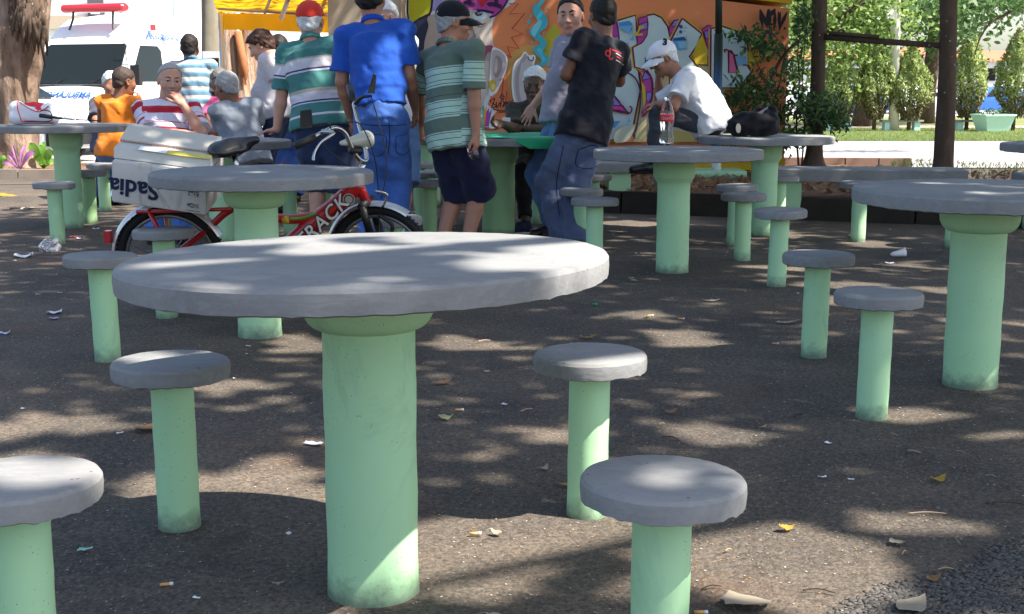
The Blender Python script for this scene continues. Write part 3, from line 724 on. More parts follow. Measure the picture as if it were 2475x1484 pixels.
# black writing at the upper right
INKB = (.025, .022, .024)
for L, w in (([(1150, 200), (1180, 380), (1210, 560)], 10), ([(1160, 190), (1240, 400), (1310, 560)], 11), ([(1320, 180), (1310, 360), (1300, 580)], 9), ([(1350, 180), (1350, 380), (1345, 600)], 10), ([(1370, 330), (1470, 180)], 12), ([(1460, 200), (1460, 400), (1440, 640)], 9), ([(1350, 500), (1450, 500)], 6), ([(1530, 230), (1550, 400), (1550, 600)], 9), ([(1575, 230), (1555, 500)], 6), ([(1720, 240), (1640, 400), (1540, 640)], 9)):
    stroke('black_letter', INKB, cc(c6, L), w, True, 6, True)
for x, y, r in ((1088, 490, 28), (1665, 585, 24)):
    patch('black_letter', INKB, cc(c6, [(x + r * math.cos(a), y + r * math.sin(a)) for a in [i * math.pi / 4 for i in range(8)]]))
patch('black_letter', (.06, .045, .09), cc(c6, [(1230, 640), (1330, 610), (1400, 660), (1560, 850), (1400, 720), (1240, 690)]))

# yellow awning at the left of the pier
aw = thing('yellow_awning', 'bright yellow fabric awning on a pale metal frame', 'awning', P(660, 40, 14.5))
M_AWN = (lambda t: (t.color(t.mix(t.noise(3, 3), (.80, .38, .01), (.86, .46, .015))), t.m)[-1])(NT('awning_fabric', .7, .2))
def transl(m, c, f):
    n = m.node_tree.nodes; l = m.node_tree.links
    tr = n.new('ShaderNodeBsdfTranslucent'); tr.inputs[0].default_value = (*c, 1); mx = n.new('ShaderNodeMixShader'); mx.inputs[0].default_value = f
    l.new(n['Principled BSDF'].outputs[0], mx.inputs[1]); l.new(tr.outputs[0], mx.inputs[2]); l.new(mx.outputs[0], n['Material Output'].inputs[0])
transl(M_AWN, (.95, .50, .02), .45)
yf, yb = 13.2, 16.0
def AW(px, py, y): return PY(px, py, y)
mb = MB(); V = []; n = 14
for j in range(5):
    for i in range(n + 1):
        a = AW(525 + (800 - 525) * i / n, 30 + .1 * i, yb); b = AW(495 + (812 - 495) * i / n, -70, yf)
        p = a.lerp(b, j / 4); p.z += .015 * math.sin(i * 1.3) * math.sin(j * .8); V.append(p)
mb.add(V, [[j * (n + 1) + i, j * (n + 1) + i + 1, (j + 1) * (n + 1) + i + 1, (j + 1) * (n + 1) + i] for j in range(4) for i in range(n)]); mb.build('canopy', M_AWN, aw, True)
mb = MB(); V = []
for j in range(3):
    for i in range(25):
        px = 527 + (800 - 527) * i / 24; V.append(AW(px, (33, 52, 71 + (px - 527) * .03)[j], yb) + Vector((0, .03 * math.sin(i * .9) * j / 2, 0)))
mb.add(V, [[j * 25 + i, j * 25 + i + 1, (j + 1) * 25 + i + 1, (j + 1) * 25 + i] for j in range(2) for i in range(24)]); mb.build('valance', M_AWN, aw, True)
M_STEEL = mat('galvanised_steel', (.55, .55, .55), .45, .5, .6, var=.1)
for a, b, r in (((528, 19, 15.7), (800, 35, 15.7), .028), ((680, 44, 15.6), (710, -40, 14.2), .03), ((640, 30, 15.8), (665, -30, 14.4), .02), ((775, 30, 15.8), (800, -30, 14.6), .02)):
    mb = MB(); mb.tube([PY(*a), PY(*b)], r, 8); mb.build('frame_tube', M_STEEL, aw, True)
for px in (533, 799):
    t0 = PY(px, 28, 15.95); mb = MB(); mb.tube([Vector((t0.x, 15.95, gz(15.95) - .02)), t0], .03, 8); mb.build('post', M_STEEL, aw, True)
# ------------------------------------------------------------------ trees and plants
M_BARK1 = (lambda t: (t.color(t.mix(t.rr(t.noise(5, 6, .65, t.mapping((1, 1, .35))), .3, .7), (.075, .05, .037), (.36, .26, .195))), t.bump(t.math('ADD', t.noise(9, 6, .7, t.mapping((1, 1, .3))), t.math('MULTIPLY', t.vor(12, t.mapping((1, 1, .25))), .6)), 1.0, .05), t.m)[-1])(NT('rough_bark', .95, .15))
M_BARK2 = (lambda t: (t.color(t.mix(t.math('MULTIPLY', t.math('LESS_THAN', t.vor(16), .16), t.math('GREATER_THAN', t.noise(4), .55)), t.mix(t.noise(14, 5, .6, t.mapping((1, 1, .4))), (.045, .031, .023), (.14, .10, .075)), (.35, .34, .30))), t.bump(t.noise(24, 6, .7, t.mapping((1, 1, .4))), .8, .02), t.m)[-1])(NT('dark_bark', .95, .15))
M_BARK3 = (lambda t: (t.color(t.mix(t.rr(t.noise(4, 5, .65, t.mapping((2.5, 2.5, .35)), 1.0), .38, .62), (.26, .14, .085), (.56, .44, .34))), t.bump(t.noise(7, 6, .7, t.mapping((2, 2, .3))), 1.0, .06), t.m)[-1])(NT('pale_bark', .95, .15))
M_POLEWOOD = mat('weathered_pole', (.22, .20, .155), .9, .2, var=.3, nscale=8, bump=.4, bscale=20)
M_LEAF = leaf_mat('leaf_green', (.03, .07, .02), (.08, .155, .04), .3)
M_LEAFB = leaf_mat('leaf_bright', (.10, .17, .045), (.24, .34, .10), .45)
M_LEAFD = leaf_mat('leaf_dark', (.02, .05, .018), (.055, .12, .035), .3)
M_CONI = leaf_mat('conifer_green', (.17, .23, .075), (.35, .42, .15), .3)
M_CONIB = leaf_mat('conifer_brown', (.10, .085, .04), (.20, .17, .08), .25)

def trunk_mesh(pts, rads, seg=20, lump=.08, seed=0, fl=None):
    rr = random.Random(seed); ph = [rr.uniform(0, 6.28) for _ in range(8)]
    mb = MB(); n = len(pts); base = 0
    pts = [Vector(p) for p in pts]
    for i, p in enumerate(pts):
        for k in range(seg):
            a = 2 * math.pi * k / seg
            q = rads[i] * (1 + lump * (math.sin(3 * a + ph[0] + i * .3) + .7 * math.sin(5 * a + ph[1] - i * .45) + .5 * math.sin(2 * a + ph[2] + i * .8)))
            if fl and i < fl: q *= 1 + .12 * (fl - i) / fl * math.sin(4 * a + ph[3]) 
            mb.v.append((p.x + q * math.cos(a), p.y + q * math.sin(a), p.z))
    for i in range(n - 1):
        for k in range(seg):
            a, b = i * seg + k, i * seg + (k + 1) % seg; mb.f.append([a, b, b + seg, a + seg])
    mb.f.append(list(range(seg))[::-1]); mb.f.append([(n - 1) * seg + k for k in range(seg)])
    return mb
def leaves(cent, nrm, size, ratio=.5, seed=0, droop=.3):
    """hexagonal leaves: cent (n,3), random directions; returns V, F(n,6)"""
    g = np.random.default_rng(seed); n = len(cent)
    d = g.normal(size=(n, 3)); d[:, 2] -= droop; d /= np.linalg.norm(d, axis=1)[:, None]
    u = nrm + g.normal(size=(n, 3)) * .55; u -= d * (u * d).sum(1)[:, None]; u /= np.linalg.norm(u, axis=1)[:, None] + 1e-9
    w = np.cross(d, u); L = (size * g.uniform(.65, 1.25, n))[:, None]; Wd = L * ratio
    pts = [(-.5, 0, 0), (-.18, .42, .05), (.2, .36, .03), (.5, 0, -.1), (.2, -.36, .03), (-.18, -.42, .05)]
    V = np.stack([cent + d * L * a + w * Wd * b + u * L * c for a, b, c in pts], 1).reshape(-1, 3)
    return V, np.arange(n * 6).reshape(n, 6)
def clump_points(c, rad, nclump, per, cr, seed, shell=.0, flat=1.0):
    g = np.random.default_rng(seed)
    q = g.normal(size=(nclump, 3)); q /= np.linalg.norm(q, axis=1)[:, None]
    q *= (shell + (1 - shell) * g.uniform(0, 1, nclump) ** .4)[:, None]
    cc_ = np.array(c) + q * np.array(rad)
    p = np.repeat(cc_, per, 0) + g.normal(size=(nclump * per, 3)) * cr * np.array([1, 1, flat])
    nr = np.repeat(q, per, 0); nr[:, 2] += .8
    return p, nr
def branch_set(mb, base, tips, r0, seed, seg=7):
    rr = random.Random(seed)
    for t in tips:
        a, b = Vector(base), Vector(t); m = a.lerp(b, .5) + Vector((rr.uniform(-.2, .2), rr.uniform(-.2, .2), (b - a).length * .08))
        mb.tube(bez([a, m, b], 5), [r0 * (1 - .85 * i / 10) for i in range(11)], seg)

# big tree at the left
LT = G(40, 404, .09)
lt = thing('big_tree', 'thick rough trunk of the big tree at the left edge', 'tree', LT)
D = LT.y
pxs = [(36, 408, 72), (38, 395, 60), (40, 370, 53), (40, 330, 50), (38, 260, 50), (36, 190, 54), (40, 130, 62), (50, 70, 66), (58, 20, 62), (62, -60, 58), (70, -300, 60)]
pts = [PY(x, y, D) for x, y, r in pxs]; rr_ = [r * D / FPX for _, _, r in pxs]
o = trunk_mesh(bez(pts, 4), list(np.interp(np.linspace(0, len(rr_) - 1, len(rr_) * 4 - 3), range(len(rr_)), rr_)), 32, .05, 3, 9).build('trunk', M_BARK1, lt, True)
# dark hollow mass of aerial roots at the fork
g = np.random.default_rng(5); mb = MB()
for k in range(70):
    px = g.uniform(28, 112); y0 = g.uniform(-25, 45) + (px - 70) * .2; a = PY(px, y0, D - .30 - .12 * math.sin((px - 20) / 30)); b = PY(px + g.uniform(-9, 6), y0 + g.uniform(40, 95) + (px - 60) * .6, D - .26 - .1 * math.sin((px - 20) / 30))
    mb.tube([a, a.lerp(b, .5) + Vector((g.uniform(-.03, .03), -.03, 0)), b], [.035, .03, .006], 6)
mb.build('aerial_roots', M_BARK2, lt, True)
p, nr = clump_points((LT.x - 1.0, D + .8, 6.0), (4.2, 3.5, 1.8), 120, 45, .32, 41)
V, Fc = leaves(p, nr, .13, .55, 42); obj('crown', V, Fc, M_LEAF, lt)
mb = MB(); branch_set(mb, PY(70, -280, D), [(LT.x + dx, D + dy, 6 + dz) for dx, dy, dz in ((-3.5, 1, 0), (2, 2, .6), (-1, -1.5, 1), (1.5, -.5, .4), (-2.5, 3, .8))], .22, 4); mb.build('limbs', M_BARK1, lt, True)

# pole-like trunk and pale split trunk in the middle left
PT = GX(508, 17.2)
pt = thing('slim_trunk', 'slim grey trunk left of the yellow awning', 'tree', PT)
trunk_mesh([PY(x, y, 17.2) for x, y in ((508, 395), (508, 200), (508, 90), (507, 40), (506, -10), (505, -140))], [.12, .115, .115, .108, .105, .1], 14, .05, 8).build('trunk', M_POLEWOOD, pt, True)
p, nr = clump_points((PT.x, 17.4, 5.6), (1.6, 1.6, 1.0), 30, 40, .25, 51); V, Fc = leaves(p, nr, .12, .5, 52); obj('crown', V, Fc, M_LEAF, pt)
ST = GX(585, 18.0)
st = thing('pale_split_trunk', 'broad pale trunk with a reddish split under the awning', 'tree', ST)
a = trunk_mesh([PY(x, y, 18) for x, y in ((560, 400), (560, 330), (556, 230), (552, 140), (545, 60), (540, -100))], [.24, .20, .17, .155, .15, .14], 18, .07, 12); b = trunk_mesh([PY(x, y, 18.05) for x, y in ((590, 400), (592, 330), (596, 230), (602, 140), (606, 60), (612, -100))], [.24, .22, .19, .15, .14, .13], 18, .07, 14)
a.add(b.v, b.f); a.build('trunk', M_BARK3, st, True)
mb = MB(); V_ = [PY(x, y, 17.83 if i not in (1, 4) else 17.86) for i, (x, y) in enumerate(((566, 80), (582, 150), (588, 205), (596, 205), (592, 140), (580, 78)))]; mb.poly(V_); mb.tube([PY(575, 75, 17.87), PY(588, 160, 17.86), PY(592, 215, 17.9)], [.05, .06, .02], 8); mb.build('split_wood', mat('red_heartwood', (.36, .15, .07), .9, .1, var=.3, nscale=10), st, True)
p, nr = clump_points((ST.x, 18.2, 6.0), (2.2, 2.0, 1.2), 40, 40, .28, 61); V, Fc = leaves(p, nr, .12, .5, 62); obj('crown', V, Fc, M_LEAF, st)

# two dark trunks in the raised bed with a plank between them
def bed_tree(name, label, px_base, y, prof, seed, crown_c, crown_r):
    t = thing(name, label, 'tree', GX(px_base, y, BEDH))
    pts = [PY(px, py, y) for px, py, r in prof]; rs = [r * y / FPX for _, _, r in prof]
    trunk_mesh(bez(pts, 3), list(np.interp(np.linspace(0, len(rs) - 1, len(rs) * 3 - 2), range(len(rs)), rs)), 20, .035, seed, 4).build('trunk', M_BARK2, t, True)
    p, nr = clump_points(crown_c, crown_r, 170, 46, .34, seed + 1)
    V, Fc = leaves(p, nr, .15, .55, seed + 2); obj('crown', V, Fc, M_LEAF, t)
    mb = MB(); rr = random.Random(seed); top = pts[-1]
    branch_set(mb, top, [(crown_c[0] + rr.uniform(-.8, .8) * crown_r[0], crown_c[1] + rr.uniform(-.8, .8) * crown_r[1], crown_c[2] + rr.uniform(-.4, .6)) for _ in range(7)], .1, seed); mb.build('limbs', M_BARK2, t, True)
    return t
YA, YB = 14.3, 13.4
bed_tree('dark_trunk_tree', 'dark thin trunk beside the shrub at the corner of the mural', 1965, YA, [(1963, 418, 46), (1964, 405, 33), (1967, 385, 24), (1970, 350, 19), (1976, 250, 17), (1978, 120, 17), (1980, 0, 18), (1983, -200, 17)], 71, (2.6, 14.2, 5.6), (3.6, 3.2, 1.3))
bed_tree('lichen_trunk_tree', 'dark trunk with lichen spots right of the hanging plank', 2285, YB, [(2277, 436, 36), (2278, 420, 28), (2281, 390, 24), (2284, 330, 23), (2288, 220, 21), (2291, 100, 20), (2292, 0, 20), (2294, -200, 19)], 75, (5.6, 13.0, 5.8), (3.8, 3.4, 1.3))
pk = thing('plank', 'dark wooden plank fixed between the two thin trunks', 'plank', P(2130, 93, 14.1))
mb = MB(); mb.add([PY(x, y + d, yy + dy) for dy in (0, .06) for (x, y, yy) in ((1990, 82, 14.25), (2275, 103, 13.38)) for d in (0, 15)], [[0, 1, 3, 2], [4, 6, 7, 5], [0, 2, 6, 4], [1, 5, 7, 3], [0, 4, 5, 1], [2, 3, 7, 6]]); mb.build('board', M_BARK2, pk, True)
mb = MB(); mb.add([PY(x, y + d, yy + dy) for dy in (-.02, .07) for (x, y, yy) in ((2003, 75, 14.2), (2125, 84, 13.8)) for d in (0, 8)], [[0, 1, 3, 2], [4, 6, 7, 5], [0, 2, 6, 4], [1, 5, 7, 3], [0, 4, 5, 1], [2, 3, 7, 6]]); mb.build('loose_board', mat('old_wood', (.12, .085, .06), .9, .1, var=.3, nscale=20), pk, True)
# leafy shrub in front of the wall's right end
sh = thing('leafy_shrub', 'loose dark green shrub with thin stems at the corner of the painted wall', 'shrub', GX(1850, 14.15, BEDH))
mb = MB(); YS = 14.1
for L, r in (([(1840, 410), (1850, 330), (1868, 250), (1885, 200), (1900, 130), (1945, 95)], .014), ([(1845, 410), (1848, 300), (1870, 240), (1840, 175), (1815, 120)], .012), ([(1850, 230), (1878, 160), (1905, 120), (1955, 78)], .022), ([(1930, 400), (1925, 300), (1932, 200), (1928, 130), (1935, 70)], .012), ([(1938, 400), (1945, 280), (1940, 180), (1950, 60)], .010), ([(1835, 410), (1800, 330), (1775, 280), (1765, 210)], .01)):
    pp = [PY(x, y, YS + R.uniform(-.25, .2)) for x, y in L]; b = bez(pp, 5); mb.tube(b, [r * (1 - .6 * i / len(b)) for i in range(len(b))], 6)
mb.build('stems', M_BARK2, sh, True)
g = np.random.default_rng(21); C = []
for cx_, cy_, rx, ry, n in ((1805, 88, 50, 22, 170), (1850, 110, 50, 40, 340), (1790, 230, 40, 45, 300), (1840, 215, 55, 45, 420), (1790, 300, 45, 35, 300), (1915, 170, 40, 60, 180), (1870, 280, 50, 40, 300), (1942, 60, 26, 60, 330), (1945, 250, 45, 40, 420), (1985, 275, 55, 45, 620), (2025, 290, 30, 28, 220), (1920, 330, 55, 25, 240), (1760, 340, 60, 20, 120), (1890, 355, 25, 25, 90)):
    for _ in range(int(n * .6)):
        C.append(tuple(PY(cx_ + g.normal() * rx * .5, cy_ + g.normal() * ry * .5, YS + g.normal() * .28)))
C = np.array(C); V, Fc = leaves(C, np.tile([0, -.4, .8], (len(C), 1)), .085, .42, 22, .5); obj('foliage', V, Fc, M_LEAFD, sh)
C2 = C[g.random(len(C)) < .16] + g.normal(size=3) * .02; V, Fc = leaves(C2, np.tile([0, -.4, .8], (len(C2), 1)), .08, .42, 23, .4); obj('young_foliage', V, Fc, M_LEAFB, sh)

# purple plant and green hosta-like plant at the foot of the big tree
def blade_plant(name, label, px, py, spec, m, y, seed=0):
    t = thing(name, label, 'plant', GX(px, y, .09))
    for (tx, ty, w, dy) in spec:
        a = GX(px, y, .08); b = PY(tx, ty, y + dy); mid = a.lerp(b, .55) + Vector((0, -.03, .05)); pts = bez([a, mid, b], 6)
        V = []; n = len(pts)
        for i, p in enumerate(pts):
            s = i / (n - 1); ww = w * y / FPX * (max(.06, math.sin(math.pi * min(1, s ** 1.3)) if s < .98 else .02))
            d = (pts[min(i + 1, n - 1)] - pts[max(i - 1, 0)]).normalized(); q = d.cross(Vector((0, -1, .4))).normalized()
            V += [p - q * ww, p + Vector((0, .012, -.012)), p + q * ww]
        Fc = []
        for i in range(n - 1):
            k = 3 * i; Fc += [[k, k + 1, k + 4, k + 3], [k + 1, k + 2, k + 5, k + 4]]
        obj('leaf', V, Fc, m, t, True)
    return t
M_PURP = leaf_mat('purple_leaf', (.22, .05, .20), (.48, .20, .46), .3); M_HOSTA = leaf_mat('broad_leaf', (.06, .16, .03), (.20, .38, .06), .35)
blade_plant('purple_plant', 'purple leaved plant in front of the big tree', 48, 413, [(86, 365, 7, -.05), (18, 372, 4, 0), (5, 395, 4, -.05), (62, 350, 4, .1), (30, 350, 3, .1)], M_PURP, 16.6)
blade_plant('broad_leaf_plant', 'broad green leaved plant between the big tree and the left table', 105, 405, [(72, 345, 11, -.1), (95, 350, 12, .05), (128, 365, 12, -.1), (118, 385, 11, -.15), (85, 372, 10, -.15), (132, 392, 10, 0), (105, 342, 9, .1), (92, 395, 9, -.2)], M_HOSTA, 16.9)
blade_plant('low_green_plant', 'small green plant at the far left foot of the tree', 5, 400, [(-5, 380, 7, 0), (15, 378, 6, 0), (22, 392, 6, -.1)], M_HOSTA, 16.8)

# conical trees on the lawn
def conifer(label, px, py_base, py_top, half, y, seed, brown=.35):
    b = GX(px, y); t = thing('conical_tree', label, 'tree', b, 0, 'conical trees on the lawn')
    top = PY(px, py_top, y).z; H = top - b.z; Wd = half * y / FPX
    mb = MB(); mb.tube([b + Vector((0, 0, -.05)), b + Vector((0, 0, H * .5)), b + Vector((0, 0, H * .92))], [.07, .05, .015], 8); mb.build('trunk', M_BARK2, t, True)
    g = np.random.default_rng(seed); n = 4200
    h = g.uniform(.10, 1, n) ** .85; prof = np.where(h < .5, .16 + .84 * np.sin(np.clip(h / .5, 0, 1) * math.pi / 2) ** 1.4, (1 - ((h - .5) / .5) ** 1.5) + .02)
    ang = g.uniform(0, 6.283, n); lob = 1 + .16 * np.sin(3 * ang + seed + 4 * h) + .14 * np.sin(7 * ang + 9 * h) + .1 * np.sin(23 * h + 2 * ang)
    rr = prof * Wd * lob * g.uniform(.55, 1.05, n) ** .5
    C = np.stack([b.x + rr * np.cos(ang), b.y + rr * np.sin(ang), b.z + h * H], 1)
    nr = np.stack([np.cos(ang), np.sin(ang), np.full(n, .5)], 1)
    for nm, msk, m in (('crown', h > .36 + .25 * (g.random(n) - .5), M_CONI), ('dry_foliage', None, M_CONIB)):
        k = msk if msk is not None else ~lastm
        lastm = k
        V, Fc = leaves(C[k], nr[k], .17, .3, seed + 1, -1.2); obj(nm, V, Fc, m, t)
    return t
conifer('bright conical tree half hidden by the shrub and the dark trunk', 2025, 308, 118, 42, 41, 201)
conifer('conical tree with brown base left of the utility pole', 2112, 311, 95, 38, 41, 202)
conifer('conical tree right of the utility pole below the plank', 2196, 313, 108, 44, 41, 203)
conifer('conical tree right behind the lichen trunk', 2335, 316, 72, 42, 41, 204)
conifer('conical tree at the right edge behind the planter', 2448, 316, 70, 44, 41, 205)
# far trees, and the trees whose crowns shade the square from the right
def far_tree(label, x, y, h, cr, seed, m, n=110, r0=.25, ls=.3, zc=None):
    b = Vector((x, y, gz(y))); t = thing('leafy_tree', label, 'tree', b, 0, 'broad leaved trees around the square')
    zc = zc or h * .7
    trunk_mesh([b + Vector((0, 0, -.1)), b + Vector((.05, 0, h * .12)), b + Vector((.15, 0, h * .3)), b + Vector((.2, 0, h * .5))], [r0 * 1.35, r0, r0 * .85, r0 * .65], 12, .06, seed).build('trunk', M_BARK2, t, True)
    mb = MB(); rr = random.Random(seed)
    branch_set(mb, b + Vector((.2, 0, h * .48)), [(x + rr.uniform(-.85, .85) * cr[0], y + rr.uniform(-.85, .85) * cr[1], zc + rr.uniform(-.5, .6) * cr[2]) for _ in range(9)], r0 * .5, seed); mb.build('limbs', M_BARK2, t, True)
    p, nr = clump_points((x, y, zc), cr, n, 46, .09 * cr[0] + .12, seed + 1); V, Fc = leaves(p, nr, ls, .55, seed + 2); obj('crown', V, Fc, m, t)
    return t
p = GX(2080, 46); far_tree('spreading tree beyond the lawn behind the plank', p.x, 46, 7, (5.5, 4, 2.3), 301, M_LEAF, 150, .28, .26, 4.4)
p = GX(2235, 50); far_tree('dark tree beyond the lawn behind the utility pole', p.x, 50, 8, (5, 4, 2.2), 311, M_LEAF, 120, .3, .27, 5.6)
p = GX(1960, 42); far_tree('tree beyond the street behind the corner of the painted wall', p.x, 42, 6.5, (3.4, 3, 2.4), 321, M_LEAFB, 130, .2, .2, 3.4)
# branch hanging in from the upper right
ob = thing('overhanging_branch', 'thin dark branches reaching in at the upper right', 'branch', PY(2600, 0, 24))
mb = MB()
for L, r in (([(2620, -80), (2480, 0), (2440, 30), (2395, 55), (2370, 90), (2356, 130)], .035), ([(2440, 30), (2420, 15), (2340, 20), (2280, 40)], .02), ([(2560, 20), (2475, 70), (2440, 100)], .02), ([(2395, 55), (2350, 58), (2330, 72)], .012), ([(2475, 0), (2470, 40), (2480, 70)], .012)):
    b = bez([PY(x, y, 24) for x, y in L], 5); mb.tube(b, [r * (1 - .7 * i / len(b)) for i in range(len(b))], 6)
mb.build('twigs', M_BARK2, ob, True)
g = np.random.default_rng(77); C = []
for cx_, cy_, rx, ry, n in ((2330, 15, 60, 22, 260), (2420, 8, 70, 14, 240), (2340, 70, 22, 24, 60), (2460, 14, 30, 18, 90), (2260, 10, 50, 20, 200)):
    for _ in range(n): C.append(tuple(PY(cx_ + g.normal() * rx * .6, cy_ + g.normal() * ry * .6, 24 + g.normal() * .4)))
V, Fc = leaves(np.array(C), np.tile([0, -.3, .9], (len(C), 1)), .15, .5, 78, .5); obj('foliage', V, Fc, M_LEAF, ob)

# shading crowns overhead (their trunks stand outside the picture)
HOLES = []   # (point, radius) : sun gaps measured on the photograph's light patches
def gap(p, r): HOLES.append((np.array(p), r))
def sun_filter(C, keep_gaps=True):
    s = np.array(SUND); k = np.ones(len(C), bool)
    for h, r in HOLES:
        v = C - h; along = v @ s; d = np.linalg.norm(v - along[:, None] * s, axis=1); k &= ~((d < r + .062) & (along > 0))
    return k
tb = Vector(T1) + Vector((0, 0, .735))
for px, py, r in ((940, 566, .09), (1130, 572, .08), (1340, 590, .10), (1420, 640, .10), (1300, 655, .10), (1050, 590, .06), (820, 615, .08), (450, 655, .08), (700, 585, .06), (1370, 612, .07)): 
    q = G(px, py, .735); gap(q, r)
gap(P(1440, 690, 2.95), .10); gap(P(1330, 720, 2.85), .06)
for px, py, r in ((60, 1030, .10), (180, 1028, .08), (410, 1180, .10), (560, 1190, .10), (1100, 1360, .16), (1180, 1290, .12), (1300, 1270, .07), (1480, 1290, .12), (960, 1400, .10), (1800, 1330, .22), (1700, 1300, .12), (1930, 1400, .15), (2230, 1005, .12), (2330, 1030, .10), (1690, 830, .10), (1660, 808, .08), (1350, 1050, .08), (1860, 650, .14), (2010, 690, .14), (2080, 690, .12), (1900, 660, .12), (2300, 700, .1), (1120, 830, .10), (740, 835, .09), (700, 855, .08), (560, 930, .07), (1250, 850, .08), (2160, 645, .12), (2040, 725, .1), (1720, 1050, .08), (1560, 760, .08), (1520, 540, .2), (1600, 545, .2), (1820, 560, .2), (2140, 590, .2), (60, 465, .25), (230, 470, .2), (100, 480, .2), (420, 900, .07), (660, 1140, .07), (90, 1110, .05), (2180, 1260, .06)):
    gap(G(px, py), r)
gap(P(1715, 235, 9.7), .16); gap(P(1735, 290, 9.7), .10); gap(P(1690, 200, 9.7), .07); gap(P(1655, 290, 9.7), .06)
gap(P(925, 175, 7.9), .05); gap(P(935, 140, 7.9), .045); gap(P(905, 330, 7.9), .06); gap(P(880, 400, 7.9), .05); gap(P(430, 300, 9.5), .05)
gap(P(240, 875, 3.3), .06); gap(P(1480, 885, 3.2), .08); gap(P(540, 860, 3.2), .05); gap(P(390, 865, 3.2), .05); gap(P(60, 1150, 2.3), .05); gap(P(220, 1125, 2.3), .05)
for px, py, r in ((1500, 330, .15), (1480, 250, .12), (1905, 110, .16), (1650, 130, .10), (1530, 365, .15), (1240, 130, .08)): gap(PY(px, py, WY), r)
def shade_tree(label, x, y, c, rad, n, seed, r0=.3, ls=.19):
    b = Vector((x, y, 0)); t = thing('shade_tree', label, 'tree', b, 0, 'broad leaved trees around the square')
    trunk_mesh([b + Vector((0, 0, -.1)), b + Vector((.03, 0, .5)), b + Vector((-.05, .05, 2)), b + Vector((-.15, .1, 4.4))], [r0 * 1.5, r0, r0 * .85, r0 * .7], 14, .06, seed).build('trunk', M_BARK1, t, True)
    mb = MB(); rr = random.Random(seed)
    tips = [(c[0] + math.cos(a) * rad[0] * f, c[1] + math.sin(a) * rad[1] * f, c[2] + rr.uniform(-.2, .7)) for a, f in [(i * 6.283 / 11 + rr.uniform(-.2, .2), rr.uniform(.5, .95)) for i in range(11)]]
    branch_set(mb, b + Vector((-.15, .1, 4.3)), tips, r0 * .45, seed); mb.build('limbs', M_BARK1, t, True)
    p, nr = clump_points(c, rad, n, 48, .36, seed + 1, 0, .5)
    k = sun_filter(p); p, nr = p[k], nr[k]
    nr = nr * .25 + np.array(SUND) * .9
    V, Fc = leaves(p, nr, ls, .62, seed + 2, .2); obj('crown', V, Fc, M_LEAF, t)
    return t
shade_tree('tall tree outside the right edge whose crown shades the tables', 8.6, 4.4, (5.0, 4.6, 7.0), (6.8, 7.4, 1.0), 740, 401, .34)
shade_tree('tall tree outside the right edge whose crown shades the painted wall', 10.8, 12.6, (7.6, 12.2, 7.4), (5.8, 4.6, 1.0), 360, 411, .3)
# ------------------------------------------------------------------ vehicles and far background
def car_paint(name, c, rough=.25):
    t = NT(name, rough, .5); t.color(t.mix(t.noise(2.5, 4), tuple(x * .93 for x in c), c)); t.b.inputs['Coat Weight'].default_value = .4; t.b.inputs['Coat Roughness'].default_value = .1; return t.m
M_WHITE = car_paint('white_car_paint', (.80, .80, .80)); M_BLUEC = car_paint('blue_car_paint', (.03, .13, .5)); M_GREYC = car_paint('silver_car_paint', (.45, .47, .5))
M_GLASS = (lambda t: (t.color((.012, .016, .016)), t.m)[-1])(NT('dark_window_glass', .06, .3))
M_BLACKP = mat('black_plastic', (.014, .014, .015), .5, .4, var=.2)
M_RUB = mat('rubber', (.016, .016, .017), .8, .3, var=.3, nscale=30)
M_REDL = (lambda t: (t.color((.48, .02, .03)), t.m)[-1])(NT('red_lens', .2, .5))
M_LAMP = (lambda t: (t.color(t.mix(t.vor(14), (.35, .38, .40), (.75, .77, .78))), t.m)[-1])(NT('headlamp_glass', .1, .6))
M_CHROME = (lambda t: (t.color(t.mix(t.noise(20), (.38, .37, .35), (.58, .57, .55))), t.m)[-1])(NT('chrome', .24, .5, 1.0))
def loft_ring(y, zt, zb, hw, nv=7, nr=4, crown=.05):
    ring = []
    for k in range(nv + 1):
        q = k / nv; z = zb + (zt - zb) * q; ring.append((hw(z, y), y, z))
    L = len(ring)
    x1 = ring[-1][0]
    top = [(x1 * (1 - 2 * k / (nr + 1)), y, zt + crown * (1 - (1 - 2 * k / (nr + 1)) ** 2)) for k in range(1, nr + 1)]
    left = [(-x, yy, z) for x, yy, z in ring[::-1]]
    return ring + top + left
def loft(stations, hw, M, name, m, parent, crown=.05, nv=7):
    rings = [loft_ring(y, zt, zb, hw, nv, 4, crown * c) for y, zt, zb, c in stations]
    n = len(rings[0]); V = [M @ Vector(p) for r in rings for p in r]; Fc = []
    for i in range(len(rings) - 1):
        for k in range(n):
            a, b = i * n + k, i * n + (k + 1) % n; Fc.append([a, a + n, b + n, b])
    Fc.append(list(range(n))); Fc.append([(len(rings) - 1) * n + k for k in range(n)][::-1])
    return autosmooth(obj(name, V, Fc, m, parent), 38)
def pane(name, pts, m, parent, M, th=.012):
    """flat pane with thickness, points in vehicle space, outward side first"""
    p = [Vector(q) for q in pts]; nrm = (p[1] - p[0]).cross(p[2] - p[0]).normalized() * th; n = len(p)
    V = [M @ q for q in p] + [M @ (q - nrm) for q in p]
    return obj(name, V, [list(range(n)), list(range(n, 2 * n))[::-1]] + [[i, i + n, (i + 1) % n + n, (i + 1) % n] for i in range(n)], m, parent)
